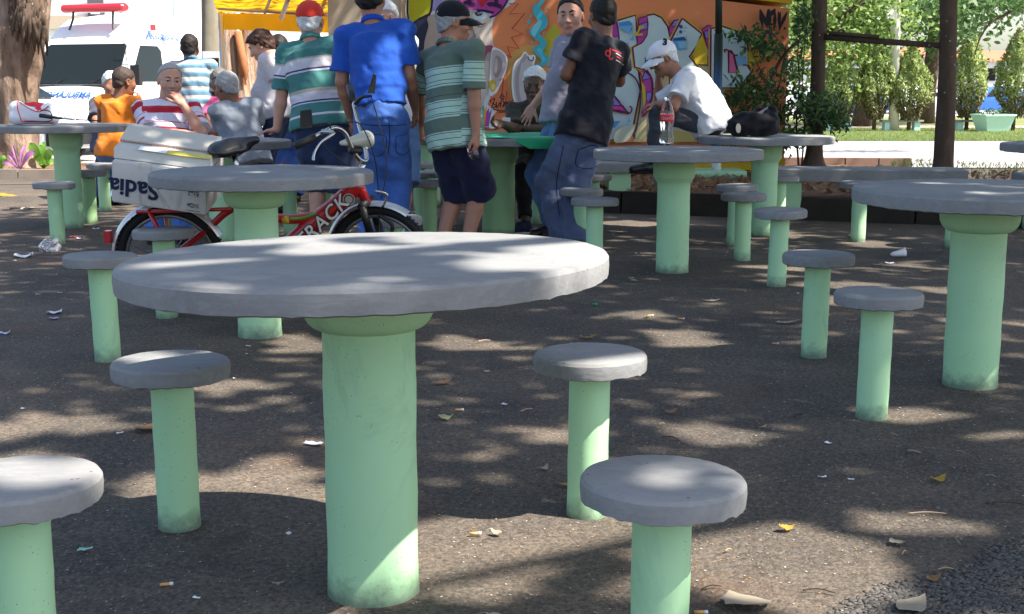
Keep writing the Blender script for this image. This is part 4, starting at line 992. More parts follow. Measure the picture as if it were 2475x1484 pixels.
def wheel(x, y, r, M, parent, w=.2):
    mb = MB(); rot = Matrix.Rotation(math.pi / 2, 3, 'Y'); c = Vector((x, y, r))
    mb.lathe([(r * .62, -w / 2), (r * .95, -w / 2), (r, -w * .35), (r, w * .35), (r * .95, w / 2), (r * .62, w / 2)], (0, 0, 0), 24, None, rot); mb.v = [M @ (Vector(v) + c) for v in mb.v]
    wo = autosmooth(mb.build('wheel', M_RUB, parent), 40)
    mb = MB(); mb.lathe([(r * .2, -w / 2 - .005), (r * .6, -w / 2 + .01), (r * .6, w / 2 - .01), (r * .2, w / 2 + .005)], (0, 0, 0), 16, None, rot); mb.v = [M @ (Vector(v) + c) for v in mb.v]
    mb.build('rim', M_GREYC, wo)
# ambulance
VD = 22.9; vb = GX(112, VD)
amb = thing('ambulance', 'white ambulance van with a red light bar parked behind the tables', 'ambulance', vb)
ang = math.radians(21)
MV = Matrix.Translation(vb) @ Matrix.Rotation(-ang, 4, 'Z') @ Matrix.Scale(1.07, 4)
def vhw(z, y):
    w = 1.0 if z < 1.12 else 1.0 - (z - 1.12) * .135
    if y < .4: w -= (.4 - y) ** 2 * .9
    return w
loft([(0, .66, .34, 0), (.03, .80, .32, .3), (.10, .92, .3, .6), (.25, 1.02, .3, .8), (.5, 1.08, .3, .7), (.75, 1.12, .3, .5), (1.0, 1.5, .3, .5), (1.25, 1.88, .3, .5), (1.45, 2.12, .3, .8), (1.75, 2.3, .3, 1), (2.2, 2.36, .3, 1), (5.3, 2.36, .3, 1), (5.42, 2.2, .35, 1)], vhw, MV, 'body', M_WHITE, amb, .06, 9)
def vs(y, z): return (vhw(z, y) + .012, y, z)
ws = pane('windshield', [(-.93, .775, 1.165), (.93, .775, 1.165), (.90, .82, 1.22), (.83, 1.2, 1.80), (.78, 1.225, 1.835), (-.78, 1.225, 1.835), (-.83, 1.2, 1.80), (-.90, .82, 1.22)], M_GLASS, amb, MV @ Matrix.Translation((0, -.035, .02)))
pane('wiper_cowl', [(-.95, .60, 1.085), (.95, .60, 1.085), (.93, .77, 1.14), (-.93, .77, 1.14)], M_BLACKP, amb, MV @ Matrix.Translation((0, -.02, .02)))
for s in (1, -1):
    pts = [vs(1.02, 1.22), vs(1.95, 1.22), vs(1.98, 1.75), vs(1.9, 1.83), vs(1.42, 1.83)]
    pts = [(s * x, y, z) for x, y, z in pts]
    pane('side_window', pts if s > 0 else pts[::-1], M_GLASS, amb, MV)
    mb = MB(); c = Vector((s * 1.16, .95, 1.32)); mb.box(c, (.18, .09, .34)); mb.tube([(s * .95, 1.0, 1.2), (s * 1.12, .97, 1.26)], .025, 6); mb.v = [MV @ Vector(v) for v in mb.v]; mb.build('mirror', M_BLACKP, amb)
    mb = MB(); 
    lamp = [(s * .52, -.012, .62), (s * .90, .085, .62), (s * .93, .16, .80), (s * .86, .17, .86), (s * .62, .05, .80)]
    pane('headlight', lamp if s > 0 else lamp[::-1], M_LAMP, amb, MV @ Matrix.Translation((0, -.02, 0)), .03)
    wheel(s * .9, .95, .34, MV, amb); wheel(s * .9, 4.3, .34, MV, amb)
    mb = MB(); mb.box((s * .95, 1.75, 2.14), (.03, .12, .10)); mb.v = [MV @ Vector(v) for v in mb.v]; mb.build('marker_light', M_REDL, amb)
mb = MB(); mb.box((0, -.02, .46), (1.86, .14, .26)); mb.box((0, .0, .66), (.95, .06, .12)); mb.v = [MV @ Vector(v) for v in mb.v]; mb.build('bumper', mat('grey_plastic', (.03, .03, .032), .6, .3), amb)
mb = MB(); mb.box((.12, .22, .975), (1.4, .3, .01)); 
bar = MB(); L = .66
for k in range(2): pass
bar.tube([(-L, 1.42, 2.47), (-L + .03, 1.42, 2.47), (L - .03, 1.42, 2.47), (L, 1.42, 2.47)], [.05, .075, .075, .05], 12, True, 1.5); bar.v = [MV @ Vector(v) for v in bar.v]
bo = autosmooth(bar.build('light_bar', M_REDL, amb), 40)
for s in (-.42, .42):
    mb = MB(); mb.tube([(s, 1.38, 2.42), (s, 1.36, 2.28), (s * 1.1, 1.3, 2.1)], .02, 6); mb.v = [MV @ Vector(v) for v in mb.v]; mb.build('bar_bracket', M_BLACKP, bo)
M_BLUETXT = mat('blue_lettering', (.04, .12, .55), .5, .3, var=0); M_REDTXT = mat('red_lettering', (.6, .03, .04), .5, .3, var=0)
hx = Vector((1, 0, 0)); hy = Vector((0, .35, .09)).normalized()
Mh = MV @ frame((.34, .135, 1.0), hx, Vector((0, .13, .13)).normalized()) @ Matrix.Scale(-1, 4, (1, 0, 0))
text_obj('reversed_lettering', 'AMBULÂNCIA', M_BLUETXT, amb, Mh, .17, .004, 0, .003)
Ms = MV @ frame((vhw(1.98, 2.6) + .045, 2.05, 2.0), (0, 1, 0), (-.12, 0, 1))
text_obj('side_lettering', 'Assistência', M_BLUETXT, amb, Ms, .22, .004, .2)
pane('red_emblem', [(-.34, .30, 1.0), (-.22, .30, 1.0), (-.2, .52, 1.06), (-.3, .55, 1.07)], M_REDTXT, amb, MV @ Matrix.Translation((-.12, 0, .02)), .006)
for yy, z0_, z1_ in ((1.0, .5, 1.9), (2.08, .4, 2.1), (2.12, .4, 2.1)):
    mb = MB(); mb.tube([MV @ Vector((vhw(z_, yy) + .003, yy, z_)) for z_ in (z0_, (z0_ + z1_) / 2, z1_)], .008, 5); mb.build('door_seam', M_BLACKP, amb)
mb = MB(); mb.tube([MV @ Vector((vhw(.78, yy) + .004, yy, .78)) for yy in (.6, 2.6, 5.2)], .02, 6); mb.build('side_trim', mat('grey_trim_strip', (.2, .2, .2), .6, .3), amb)
for s in (-.35, .4):
    mb = MB(); mb.tube([MV @ Vector((s, .70, 1.17)), MV @ Vector((s + .2, .83, 1.30)), MV @ Vector((s + .55, .80, 1.24))], .009, 5); mb.build('wiper', M_BLACKP, amb)
mb = MB(); mb.box((0, -.10, .42), (.40, .012, .12)); mb.v = [MV @ Vector(v) for v in mb.v]; mb.build('number_plate', M_GREYC, amb)
# small white car behind the big tree
cb = GX(70, 19.4); car = thing('white_car', 'small white car mostly hidden behind the big tree', 'car', cb)
MCAR = Matrix.Translation(GX(196, 20.2)) @ Matrix.Rotation(math.radians(72), 4, 'Z')
def chw(z, y):
    w = .84 if z < .85 else .84 - (z - .85) * .36
    if y < .35: w -= (.35 - y) ** 2 * 1.2
    return w
CST = [(0, .62, .24, 0), (.1, .76, .22, .4), (.45, .86, .2, .7), (.95, .93, .2, .5), (1.3, 1.17, .2, .5), (1.62, 1.37, .2, .8), (2.1, 1.44, .2, 1), (2.9, 1.4, .2, 1), (3.4, 1.2, .2, .8), (3.7, .9, .22, .5), (3.75, .6, .28, 0)]
def small_car(t, M, paint):
    loft(CST, chw, M, 'body', paint, t, .04, 7)
    pane('windshield', [(-.74, 1.0, .985), (.74, 1.0, .985), (.62, 1.58, 1.345), (-.62, 1.58, 1.345)], M_GLASS, t, M @ Matrix.Translation((0, -.02, .03)))
    for s in (1, -1):
        for yy in ([1.35, 2.15, 2.15, 1.72], [2.22, 3.05, 2.85, 2.22]):
            pts = [(s * (chw(z, y) + .012), y, z) for y, z in zip(yy, (.93, .93, 1.32, 1.32))]; pane('side_window', pts if s > 0 else pts[::-1], M_GLASS, t, M)
        lp = [(s * .35, .0, .6), (s * .68, .06, .6), (s * .72, .2, .76), (s * .5, .1, .74)]; pane('headlight', lp if s > 0 else lp[::-1], M_LAMP, t, M @ Matrix.Translation((0, -.02, 0)), .03)
        wheel(s * .74, .75, .29, M, t, .18); wheel(s * .74, 3.0, .29, M, t, .18)
    mb = MB(); mb.box((0, .0, .4), (1.5, .1, .22)); mb.v = [M @ Vector(v) for v in mb.v]; mb.build('bumper', M_BLACKP, t)
small_car(car, MCAR, M_WHITE)
for px, y, rz, pn, lab in ((2075, 70, 80, M_BLUEC, 'blue car parked far off behind the conical trees'), (2010, 72, 95, M_WHITE, 'white car parked far off left of the conical trees'), (2385, 70, -85, M_BLUEC, 'blue car parked far off left of the planter'), (2240, 71, 90, M_WHITE, 'white car parked far off behind the middle conical trees'), (2150, 73, 88, M_WHITE, 'white car parked far off behind the utility pole')):
    b = GX(px, y); t = thing('parked_car', lab, 'car', b, 0, 'cars parked beyond the lawn'); small_car(t, Matrix.Translation(b) @ Matrix.Rotation(math.radians(rz), 4, 'Z') @ Matrix.Translation((0, -1.8, 0)), pn)
# white building behind the ambulance with its signs
M_WALLW = mat('white_render', (.82, .81, .79), .8, .3, var=.04, nscale=3); M_SIGNG = mat('dark_grey_sign', (.10, .10, .12), .6, .3, var=.1); M_SIGNB = mat('pale_blue_fascia', (.50, .66, .80), .6, .3, var=.12, nscale=2); M_SIGNW = mat('white_sign', (.85, .85, .85), .5, .3, var=0); M_TAN = mat('tan_render', (.45, .37, .29), .9, .2, var=.1)
bx0, bx1 = PY(-250, 100, 35).x, PY(812, 100, 35).x
bw = thing('white_building', 'white shop building across the street behind the ambulance', 'building', ((bx0 + bx1) / 2, 35, gz(35)))
mb = MB(); mb.box(((bx0 + bx1) / 2, 38, 2.6), (bx1 - bx0, 6, 6.2)); mb.build('wall', M_WALLW, bw)
def sheet(name, px0, py0, px1, py1, y, m, parent, th=.06):
    a, b = PY(px0, py0, y), PY(px1, py1, y); mb = MB(); mb.box(((a.x + b.x) / 2, y, (a.z + b.z) / 2), (abs(b.x - a.x), th, abs(a.z - b.z))); return mb.build(name, m, parent)
sheet('dark_sign', 210, -20, 252, 60, 34.9, M_SIGNG, bw); sheet('sign_print', 219, 20, 241, 34, 34.84, M_SIGNW, bw, .03)
sheet('fascia', 252, -10, 425, 66, 34.92, M_SIGNB, bw); sheet('fascia_sign', 296, 16, 385, 48, 34.86, M_SIGNW, bw, .03); sheet('lower_wall', 112, 38, 212, 70, 34.93, M_TAN, bw, .05)
for x0 in (-120, 20, 330, 470, 640, 720): sheet('window', x0, 150, x0 + 50, 230, 34.95, M_GLASS, bw, .06)
# meter box on the slim trunk
mbx = thing('meter_box', 'white metal meter box with dark window beside the slim trunk', 'box', PY(510, 180, 16.9))
sheet('case', 492, 124, 536, 185, 16.95, mat('white_metal', (.7, .7, .7), .5, .4), mbx, .14); sheet('window', 503, 140, 530, 172, 16.87, M_GLASS, mbx, .02); sheet('stand', 508, 186, 524, 395, 16.97, M_STEEL, mbx, .08)
# utility poles
def pole(label, px, y, r, m, box=True, top=-200):
    b = GX(px, y); t = thing('utility_pole', label, 'pole', b); mb = MB(); tp = PY(px + 8, top, y); mb.tube([b + Vector((0, 0, -.05)), tp], [r, r * .8], 12); mb.build('shaft', m, t, True)
    if box: sheet('pole_box', px - 16, 22, px + 0, 46, y - .25, M_SIGNW, t, .2)
    return t
M_POLEC = mat('concrete_pole', (.50, .48, .44), .8, .3, var=.1)
pole('concrete utility pole with a white box between the conical trees', 2160, 41, .17, M_POLEC)
lp = pole('thin street pole with a loop of wire over the ambulance', 418, 30, .04, mat('steel_pole', (.5, .5, .5), .5, .4), False)
# planter
pb = G(2398, 320); pl_ = thing('square_planter', 'pale green tapered square planter on the lawn', 'planter', pb)
mb = MB(); s = FPX / pb.y; w0, w1, h = .36, .52, .56
Vp = []
for w, z in ((w0, -.02), (w1, h - .05), (w1 + .03, h - .05), (w1 + .03, h), (w1 - .05, h), (w1 - .08, h - .12)):
    for k in range(4): a = math.radians(45 + 8 + 90 * k); Vp.append((pb.x + w * 1.3 * math.cos(a), pb.y + w * 1.3 * math.sin(a), pb.z + z))
mb.add(Vp, [[4 * i + k, 4 * i + (k + 1) % 4, 4 * i + 4 + (k + 1) % 4, 4 * i + 4 + k] for i in range(5) for k in range(4)] + [[20, 21, 22, 23]]); mb.build('body', M_FAR, pl_)
g = np.random.default_rng(91); C = np.array([pb.x, pb.y, pb.z + h + .06]) + g.normal(size=(160, 3)) * [.25, .25, .06]; V, Fc = leaves(C, np.tile([0, 0, 1.], (160, 1)), .1, .4, 92); tag(obj('plant', V, Fc, M_LEAFD, pl_), kind='stuff')
# far houses closing the view
for px0, px1, y, ht, m, lab in ((1880, 2140, 92, 3.4, M_WALLW, 'pale low house far behind the conical trees'), (2170, 2330, 95, 3.6, mat('cream_render', (.75, .68, .55), .8, .2), 'cream low house far behind the utility pole'), (2370, 2470, 90, 3.2, M_WALLW, 'pale house far off at the right edge')):
    a, b = GX(px0, y), GX(px1, y); t = thing('far_house', lab, 'house', ((a.x + b.x) / 2, y, a.z)); mb = MB(); mb.box(((a.x + b.x) / 2, y + 3, a.z + ht / 2), (b.x - a.x, 6, ht)); mb.build('wall', m, t)
    mb = MB(); cx_ = (a.x + b.x) / 2; hw_ = (b.x - a.x) / 2 + .3; mb.add([(cx_ - hw_, y - .4, a.z + ht), (cx_ + hw_, y - .4, a.z + ht), (cx_ + hw_, y + 6.4, a.z + ht), (cx_ - hw_, y + 6.4, a.z + ht), (cx_ - hw_ + .6, y + 3, a.z + ht + .8), (cx_ + hw_ - .6, y + 3, a.z + ht + .8)], [[0, 1, 5, 4], [2, 3, 4, 5], [1, 2, 5], [3, 0, 4], [0, 3, 2, 1]]); mb.build('roof', mat('clay_roof', (.4, .16, .09), .9, .2), t)
    for k in range(3): sheet('window', px0 + (px1 - px0) * (.15 + .28 * k), 165, px0 + (px1 - px0) * (.15 + .28 * k) + 20, 195, y - .02, M_GLASS, t, .06)
# lamp pole with green concrete base in front of the wall
lb_ = GX(1733, 13.6, BEDH); lamp = thing('lamp_pole', 'dark green and blue painted pole standing on a green concrete block', 'pole', lb_)
tM = NT('pole_paint', .45, .4); sep = tM.n.new('ShaderNodeSeparateXYZ'); tM.l.new(tM.coord('Object'), sep.inputs[0])
tM.color(tM.mix(tM.rr(tM.math('ADD', sep.outputs[2], tM.math('MULTIPLY', tM.noise(9, 4), .3)), 1.1, 1.4), tM.mix(tM.noise(8), (.018, .05, .13), (.03, .09, .20)), (.018, .028, .02)))
mb = MB(); mb.tube([PY(1731, 390, 13.6), PY(1733, 300, 13.6), PY(1737, 82, 13.6)], .046, 14); mb.tube([PY(1737, 84, 13.6), PY(1738, -120, 13.6)], .037, 14); mb.build('shaft', tM.m, lamp, True)
mb = MB(); mb.tube([PY(1731, 424, 13.6), PY(1731, 384, 13.6)], .05, 14); mb.build('sleeve', mat('pale_sleeve', (.5, .52, .52), .6, .3, var=.3), lamp, True)
a, b = PY(1666, 414, 13.35), PY(1806, 440, 13.35); mb = MB(); mb.box(((a.x + b.x) / 2, 13.65, (BEDH - .02 + a.z) / 2), (b.x - a.x, .6, a.z - BEDH + .02), None, .98); mb.build('block', M_GREEN, lamp)
# ------------------------------------------------------------------ solid modelling of figures: smooth unions meshed with surface nets
def nv(v): v = np.asarray(v, float); return v / (np.linalg.norm(v) + 1e-12)
def A3(v): return np.array(tuple(v), float)
class Solid:
    def __init__(s, vox=.009): s.p = []; s.v = vox; s.post = []
    def rc(s, a, b, r1, r2, k=.02, op='u', aux=None):
        a, b = A3(a), A3(b); d = b - a; L2 = d @ d + 1e-12
        def f(x, y, z):
            t = np.clip(((x - a[0]) * d[0] + (y - a[1]) * d[1] + (z - a[2]) * d[2]) / L2, 0, 1)
            return np.sqrt((x - a[0] - t * d[0]) ** 2 + (y - a[1] - t * d[1]) ** 2 + (z - a[2] - t * d[2]) ** 2) - (r1 + (r2 - r1) * t)
        m = max(r1, r2); s.p.append((op, f, np.minimum(a, b) - m, np.maximum(a, b) + m, k, aux)); return s
    def el(s, c, fr, rad, k=.02, op='u', aux=None):
        c = A3(c); fr = np.asarray(fr, float); rad = np.asarray(rad, float)
        def f(x, y, z):
            dx, dy, dz = x - c[0], y - c[1], z - c[2]
            q = [(dx * fr[i][0] + dy * fr[i][1] + dz * fr[i][2]) / rad[i] for i in range(3)]
            k0 = np.sqrt(q[0] ** 2 + q[1] ** 2 + q[2] ** 2) + 1e-9
            k1 = np.sqrt((q[0] / rad[0]) ** 2 + (q[1] / rad[1]) ** 2 + (q[2] / rad[2]) ** 2) + 1e-9
            return k0 * (k0 - 1) / k1
        e = np.sqrt(sum((fr[i] * rad[i]) ** 2 for i in range(3))); s.p.append((op, f, c - e, c + e, k, aux)); return s
    def et(s, a, b, u, ra, rb, k=.02, op='u', aux=None):
        """elliptic flat-ended tube from a to b; u first cross axis; ra, rb = (ru, rv) at the ends"""
        a, b = A3(a), A3(b); ax = nv(b - a); L = np.linalg.norm(b - a); u = nv(np.asarray(u) - ax * (ax @ np.asarray(u))); w = np.cross(ax, u)
        def f(x, y, z):
            dx, dy, dz = x - a[0], y - a[1], z - a[2]
            t = dx * ax[0] + dy * ax[1] + dz * ax[2]; q = np.clip(t / L, 0, 1)
            ru = ra[0] + (rb[0] - ra[0]) * q; rw = ra[1] + (rb[1] - ra[1]) * q
            pu = (dx * u[0] + dy * u[1] + dz * u[2]) / ru; pw = (dx * w[0] + dy * w[1] + dz * w[2]) / rw
            return np.maximum((np.sqrt(pu ** 2 + pw ** 2 + 1e-9) - 1) * np.minimum(ru, rw), np.maximum(-t, t - L))
        m = max(*ra, *rb); s.p.append((op, f, np.minimum(a, b) - m, np.maximum(a, b) + m, k, aux)); return s
    def cut(s, p0, n, lo=None, hi=None, k=.004):
        """removes what lies on the n side of the plane (inside lo..hi)"""
        p0, n = A3(p0), nv(n)
        f = lambda x, y, z: (x - p0[0]) * n[0] + (y - p0[1]) * n[1] + (z - p0[2]) * n[2]
        s.p.append(('c', f, None if lo is None else A3(lo), None if hi is None else A3(hi), k, None)); return s
    def disp(s, fn): s.post.append(fn); return s
    def mesh(s):
        add = [q for q in s.p if q[0] == 'u']
        lo = np.min([q[2] for q in add], 0) - .03; hi = np.max([q[3] for q in add], 0) + .03; v = s.v
        n = np.ceil((hi - lo) / v).astype(int) + 1
        ax = [lo[i] + v * np.arange(n[i]) for i in range(3)]
        D = np.full(n, .08, np.float64)
        for op, f, l, h, k, aux in s.p:
            if l is None: i0, i1 = np.zeros(3, int), n
            else:
                m = k + 3 * v if op != 'c' else 0
                i0 = np.clip(np.floor((l - m - lo) / v).astype(int), 0, n); i1 = np.clip(np.ceil((h + m - lo) / v).astype(int) + 1, 0, n)
            if (i1 <= i0).any(): continue
            sl = tuple(slice(i0[i], i1[i]) for i in range(3))
            d = f(ax[0][sl[0]][:, None, None], ax[1][sl[1]][None, :, None], ax[2][sl[2]][None, None, :])
            o = D[sl]
            if op == 'u': hh = np.clip(.5 + .5 * (o - d) / k, 0, 1); D[sl] = o * (1 - hh) + d * hh - k * hh * (1 - hh)
            else:
                if op == 's': d = -d
                hh = np.clip(.5 - .5 * (o - d) / k, 0, 1); D[sl] = o * (1 - hh) + d * hh + k * hh * (1 - hh)
        for fn in s.post: D = D + fn(ax[0][:, None, None], ax[1][None, :, None], ax[2][None, None, :])
        return surface_nets(D, lo, v)
def surface_nets(D, lo, v):
    I = D < 0; n = D.shape
    c = np.zeros((n[0] - 1, n[1] - 1, n[2] - 1), np.int8)
    offs = [(i, j, k) for i in (0, 1) for j in (0, 1) for k in (0, 1)]
    for i, j, k in offs: c += I[i:n[0] - 1 + i, j:n[1] - 1 + j, k:n[2] - 1 + k]
    act = np.argwhere((c > 0) & (c < 8))
    idx = np.full(c.shape, -1, np.int32); idx[tuple(act.T)] = np.arange(len(act))
    val = {o: D[act[:, 0] + o[0], act[:, 1] + o[1], act[:, 2] + o[2]] for o in offs}
    acc = np.zeros((len(act), 3)); cnt = np.zeros(len(act))
    for o in offs:
        for ax in range(3):
            if o[ax] == 0:
                q = list(o); q[ax] = 1; q = tuple(q); a, b = val[o], val[q]; m = (a < 0) != (b < 0)
                t = np.where(m, a / np.where(m, a - b, 1), 0); p = np.array(o, float)[None] * np.ones((len(act), 1)); p[:, ax] = t
                acc[m] += p[m]; cnt[m] += 1
    V = lo + v * (act + acc / np.maximum(cnt, 1)[:, None])
    Fs = []
    for ax in range(3):
        sl0 = [slice(None)] * 3; sl1 = [slice(None)] * 3; sl0[ax] = slice(0, n[ax] - 1); sl1[ax] = slice(1, n[ax])
        a, b = I[tuple(sl0)], I[tuple(sl1)]; e = np.argwhere(a != b)
        u, w = (ax + 1) % 3, (ax + 2) % 3
        ok = (e[:, u] > 0) & (e[:, w] > 0) & (e[:, u] < n[u] - 1) & (e[:, w] < n[w] - 1); e = e[ok]
        fl = a[tuple(e.T)]
        def ci(du, dw):
            q = e.copy(); q[:, u] -= du; q[:, w] -= dw; return idx[tuple(q.T)]
        q = np.stack([ci(1, 1), ci(0, 1), ci(0, 0), ci(1, 0)], 1)
        q[~fl] = q[~fl][:, ::-1]; Fs.append(q)
    Fc = np.concatenate(Fs); Fc = Fc[(Fc >= 0).all(1)]
    return V, Fc
def wrinkle(amp, fx, seed, vert=.45):
    r = random.Random(seed); p = [r.uniform(0, 6.28) for _ in range(8)]
    def f(x, y, z):
        a = np.sin(fx * (x + .35 * z) + 1.6 * np.sin(fx * .45 * (z + .5 * x) + p[0]) + p[1]) * np.sin(fx * vert * (z - .4 * x) + 1.3 * np.sin(fx * .4 * y + p[2]) + p[3])
        b = np.sin(fx * .8 * (y - .5 * z) + p[4] + 1.2 * np.sin(fx * .6 * z + p[6])) * np.sin(fx * .6 * (z + .6 * y + .3 * x) + p[5])
        a = a - .55 * np.abs(a) ** .5 * np.sign(a) * 0 + .6 * (.35 - np.abs(np.sin(fx * .5 * (z + .7 * x) + 2.2 * np.sin(fx * .22 * (x - z) + p[7]) + p[0])))
        return amp * (a + .8 * b)
    return f
# ---------------- materials for people
def skin_mat(name, c):
    t = NT(name, .5, .4); n = t.noise(30, 4); b = t.noise(5, 3)
    at = t.new('ShaderNodeAttribute', attribute_name='tint')
    col = t.mix(n, tuple(x * .88 for x in c), tuple(min(1, x * 1.1) for x in c)); col = t.mix(t.math('MULTIPLY', b, .35), col, (c[0] * .95, c[1] * .72, c[2] * .68))
    lip = (c[0] * .82, c[1] * .45, c[2] * .45); stub = (c[0] * .62, c[1] * .62, c[2] * .68)
    sp = t.n.new('ShaderNodeSeparateColor'); t.l.new(at.outputs['Color'], sp.inputs[0])
    col = t.mix(sp.outputs[0], col, lip); col = t.mix(sp.outputs[1], col, stub); t.color(col)
    t.b.inputs['Subsurface Weight'].default_value = .08; t.b.inputs['Subsurface Radius'].default_value = (.01, .004, .002)
    t.bump(t.noise(160, 2), .08, .002); return t.m
SK_LIGHT = skin_mat('skin_light', (.52, .28, .20)); SK_TAN = skin_mat('skin_tan', (.36, .175, .11)); SK_BROWN = skin_mat('skin_brown', (.21, .095, .055)); SK_DARK = skin_mat('skin_dark', (.11, .055, .036))
def hair_mat(name, c):
    t = NT(name, .65, .3); t.color(t.mix(t.rr(t.noise(120, 3, .6, t.mapping((1, 1, .4))), .3, .7), tuple(x * .72 for x in c), tuple(min(1, x * 1.25) for x in c))); t.bump(t.noise(120, 3, .7, t.mapping((1, 1, .35))), .5, .004); return t.m
H_BLACK = hair_mat('hair_black', (.012, .009, .008)); H_GREY = hair_mat('hair_grey', (.30, .30, .30)); H_WHITE = hair_mat('hair_white', (.62, .62, .62)); H_BROWN = hair_mat('hair_brown', (.05, .022, .014)); H_DGREY = hair_mat('hair_dark_grey', (.12, .115, .11)); H_CROP = hair_mat('hair_cropped', (.045, .03, .024))
def cloth(name, c, stops=None, rng=.8, rough=.85, var=.10, denim=False, nscale=9):
    """stops: list (metres above the hip, colour) for stripes"""
    t = NT(name, rough, .15)
    t.b.inputs['Sheen Weight'].default_value = .12
    if stops:
        at = t.new('ShaderNodeAttribute', attribute_name='t'); f = t.rr(at.outputs['Fac'], -.2, -.2 + rng)
        col = t.ramp(f, [((m + .2) / rng, cc_) for m, cc_ in stops], 'CONSTANT')
    else: col = None
    n = t.noise(nscale, 5)
    if denim:
        f = t.rr(t.noise(4.5, 4, .6), .35, .75); base = t.mix(t.math('MULTIPLY', f, .75), c, tuple(min(1, x * 2.1 + .02) for x in c))
        base = t.mix(t.math('MULTIPLY', t.noise(140, 2, .6, t.mapping((1, 1, .5))), .35), base, tuple(min(1, x * 2.6 + .03) for x in c)); t.color(base)
    else:
        sh = t.mix(n, (1 - var,) * 3, (1.0,) * 3); t.color(t.mix(1.0, col if col is not None else c, sh, 'MULTIPLY'))
    rn = t.new('ShaderNodeTexNoise', noise_type='RIDGED_MULTIFRACTAL'); rn.inputs['Scale'].default_value = 6.5; rn.inputs['Detail'].default_value = 3; rn.inputs['Distortion'].default_value = .6; t.l.new(t.mapping((1, 1, .55), rot=(0, .5, .3)), rn.inputs['Vector'])
    t.bump(t.math('ADD', t.math('MULTIPLY', rn.outputs[0], .35), t.math('ADD', t.noise(11, 4, .6), t.math('MULTIPLY', t.noise(260, 2), .12))), .5, .014)
    return t.m
M_EYEW = mat('eye_white', (.42, .38, .35), .3, .5, var=0); M_EYED = mat('eye_iris', (.018, .010, .007), .2, .5, var=0)
M_SHOEB = mat('black_shoe_leather', (.012, .012, .014), .35, .5, var=.2); M_SHOEN = mat('navy_canvas', (.02, .025, .05), .8, .2, var=.2); M_SOLE = mat('pale_sole', (.6, .6, .6), .7, .3, var=.1); M_LEATHER = mat('brown_belt_leather', (.035, .022, .015), .5, .4, var=.3)

# ---------------- skeleton from the picture
def on_ray(px, py, c, L, sgn):
    """point on the ray through (px,py) at distance L from c; sgn -1 nearer the camera, +1 farther"""
    o = np.array([0, 0, CAMH]); d = nv(A3(ray(px, py))); w = o - A3(c); b = d @ w; cc_ = w @ w - L * L; q = b * b - cc_
    t = -b + sgn * math.sqrt(q) if q > 0 else -b
    p = o + d * t
    if q <= 0: p = A3(c) + nv(p - A3(c)) * L
    return p
def rotm(yaw, pitch=0, roll=0):
    """rows: right, forward, up; yaw 0 looks away from the camera, 90 to the right, 180 at the camera; pitch>0 looks down"""
    y, p = math.radians(yaw), math.radians(pitch)
    f = np.array([math.sin(y) * math.cos(p), math.cos(y) * math.cos(p), -math.sin(p)]); r = np.array([math.cos(y), -math.sin(y), 0]); u = np.cross(r, f)
    a = math.radians(roll); return np.array([r * math.cos(a) + u * math.sin(a), f, u * math.cos(a) - r * math.sin(a)])
def ik(h, a, L1, L2, pole):
    h, a = A3(h), A3(a); d = a - h; D = np.linalg.norm(d); D2 = min(D, (L1 + L2) * .999); x = (D2 ** 2 + L1 ** 2 - L2 ** 2) / (2 * D2); y = math.sqrt(max(0, L1 * L1 - x * x))
    n = d / D; pl = np.asarray(pole) - n * (n @ np.asarray(pole)); return h + n * x * (D / D2) + nv(pl) * y
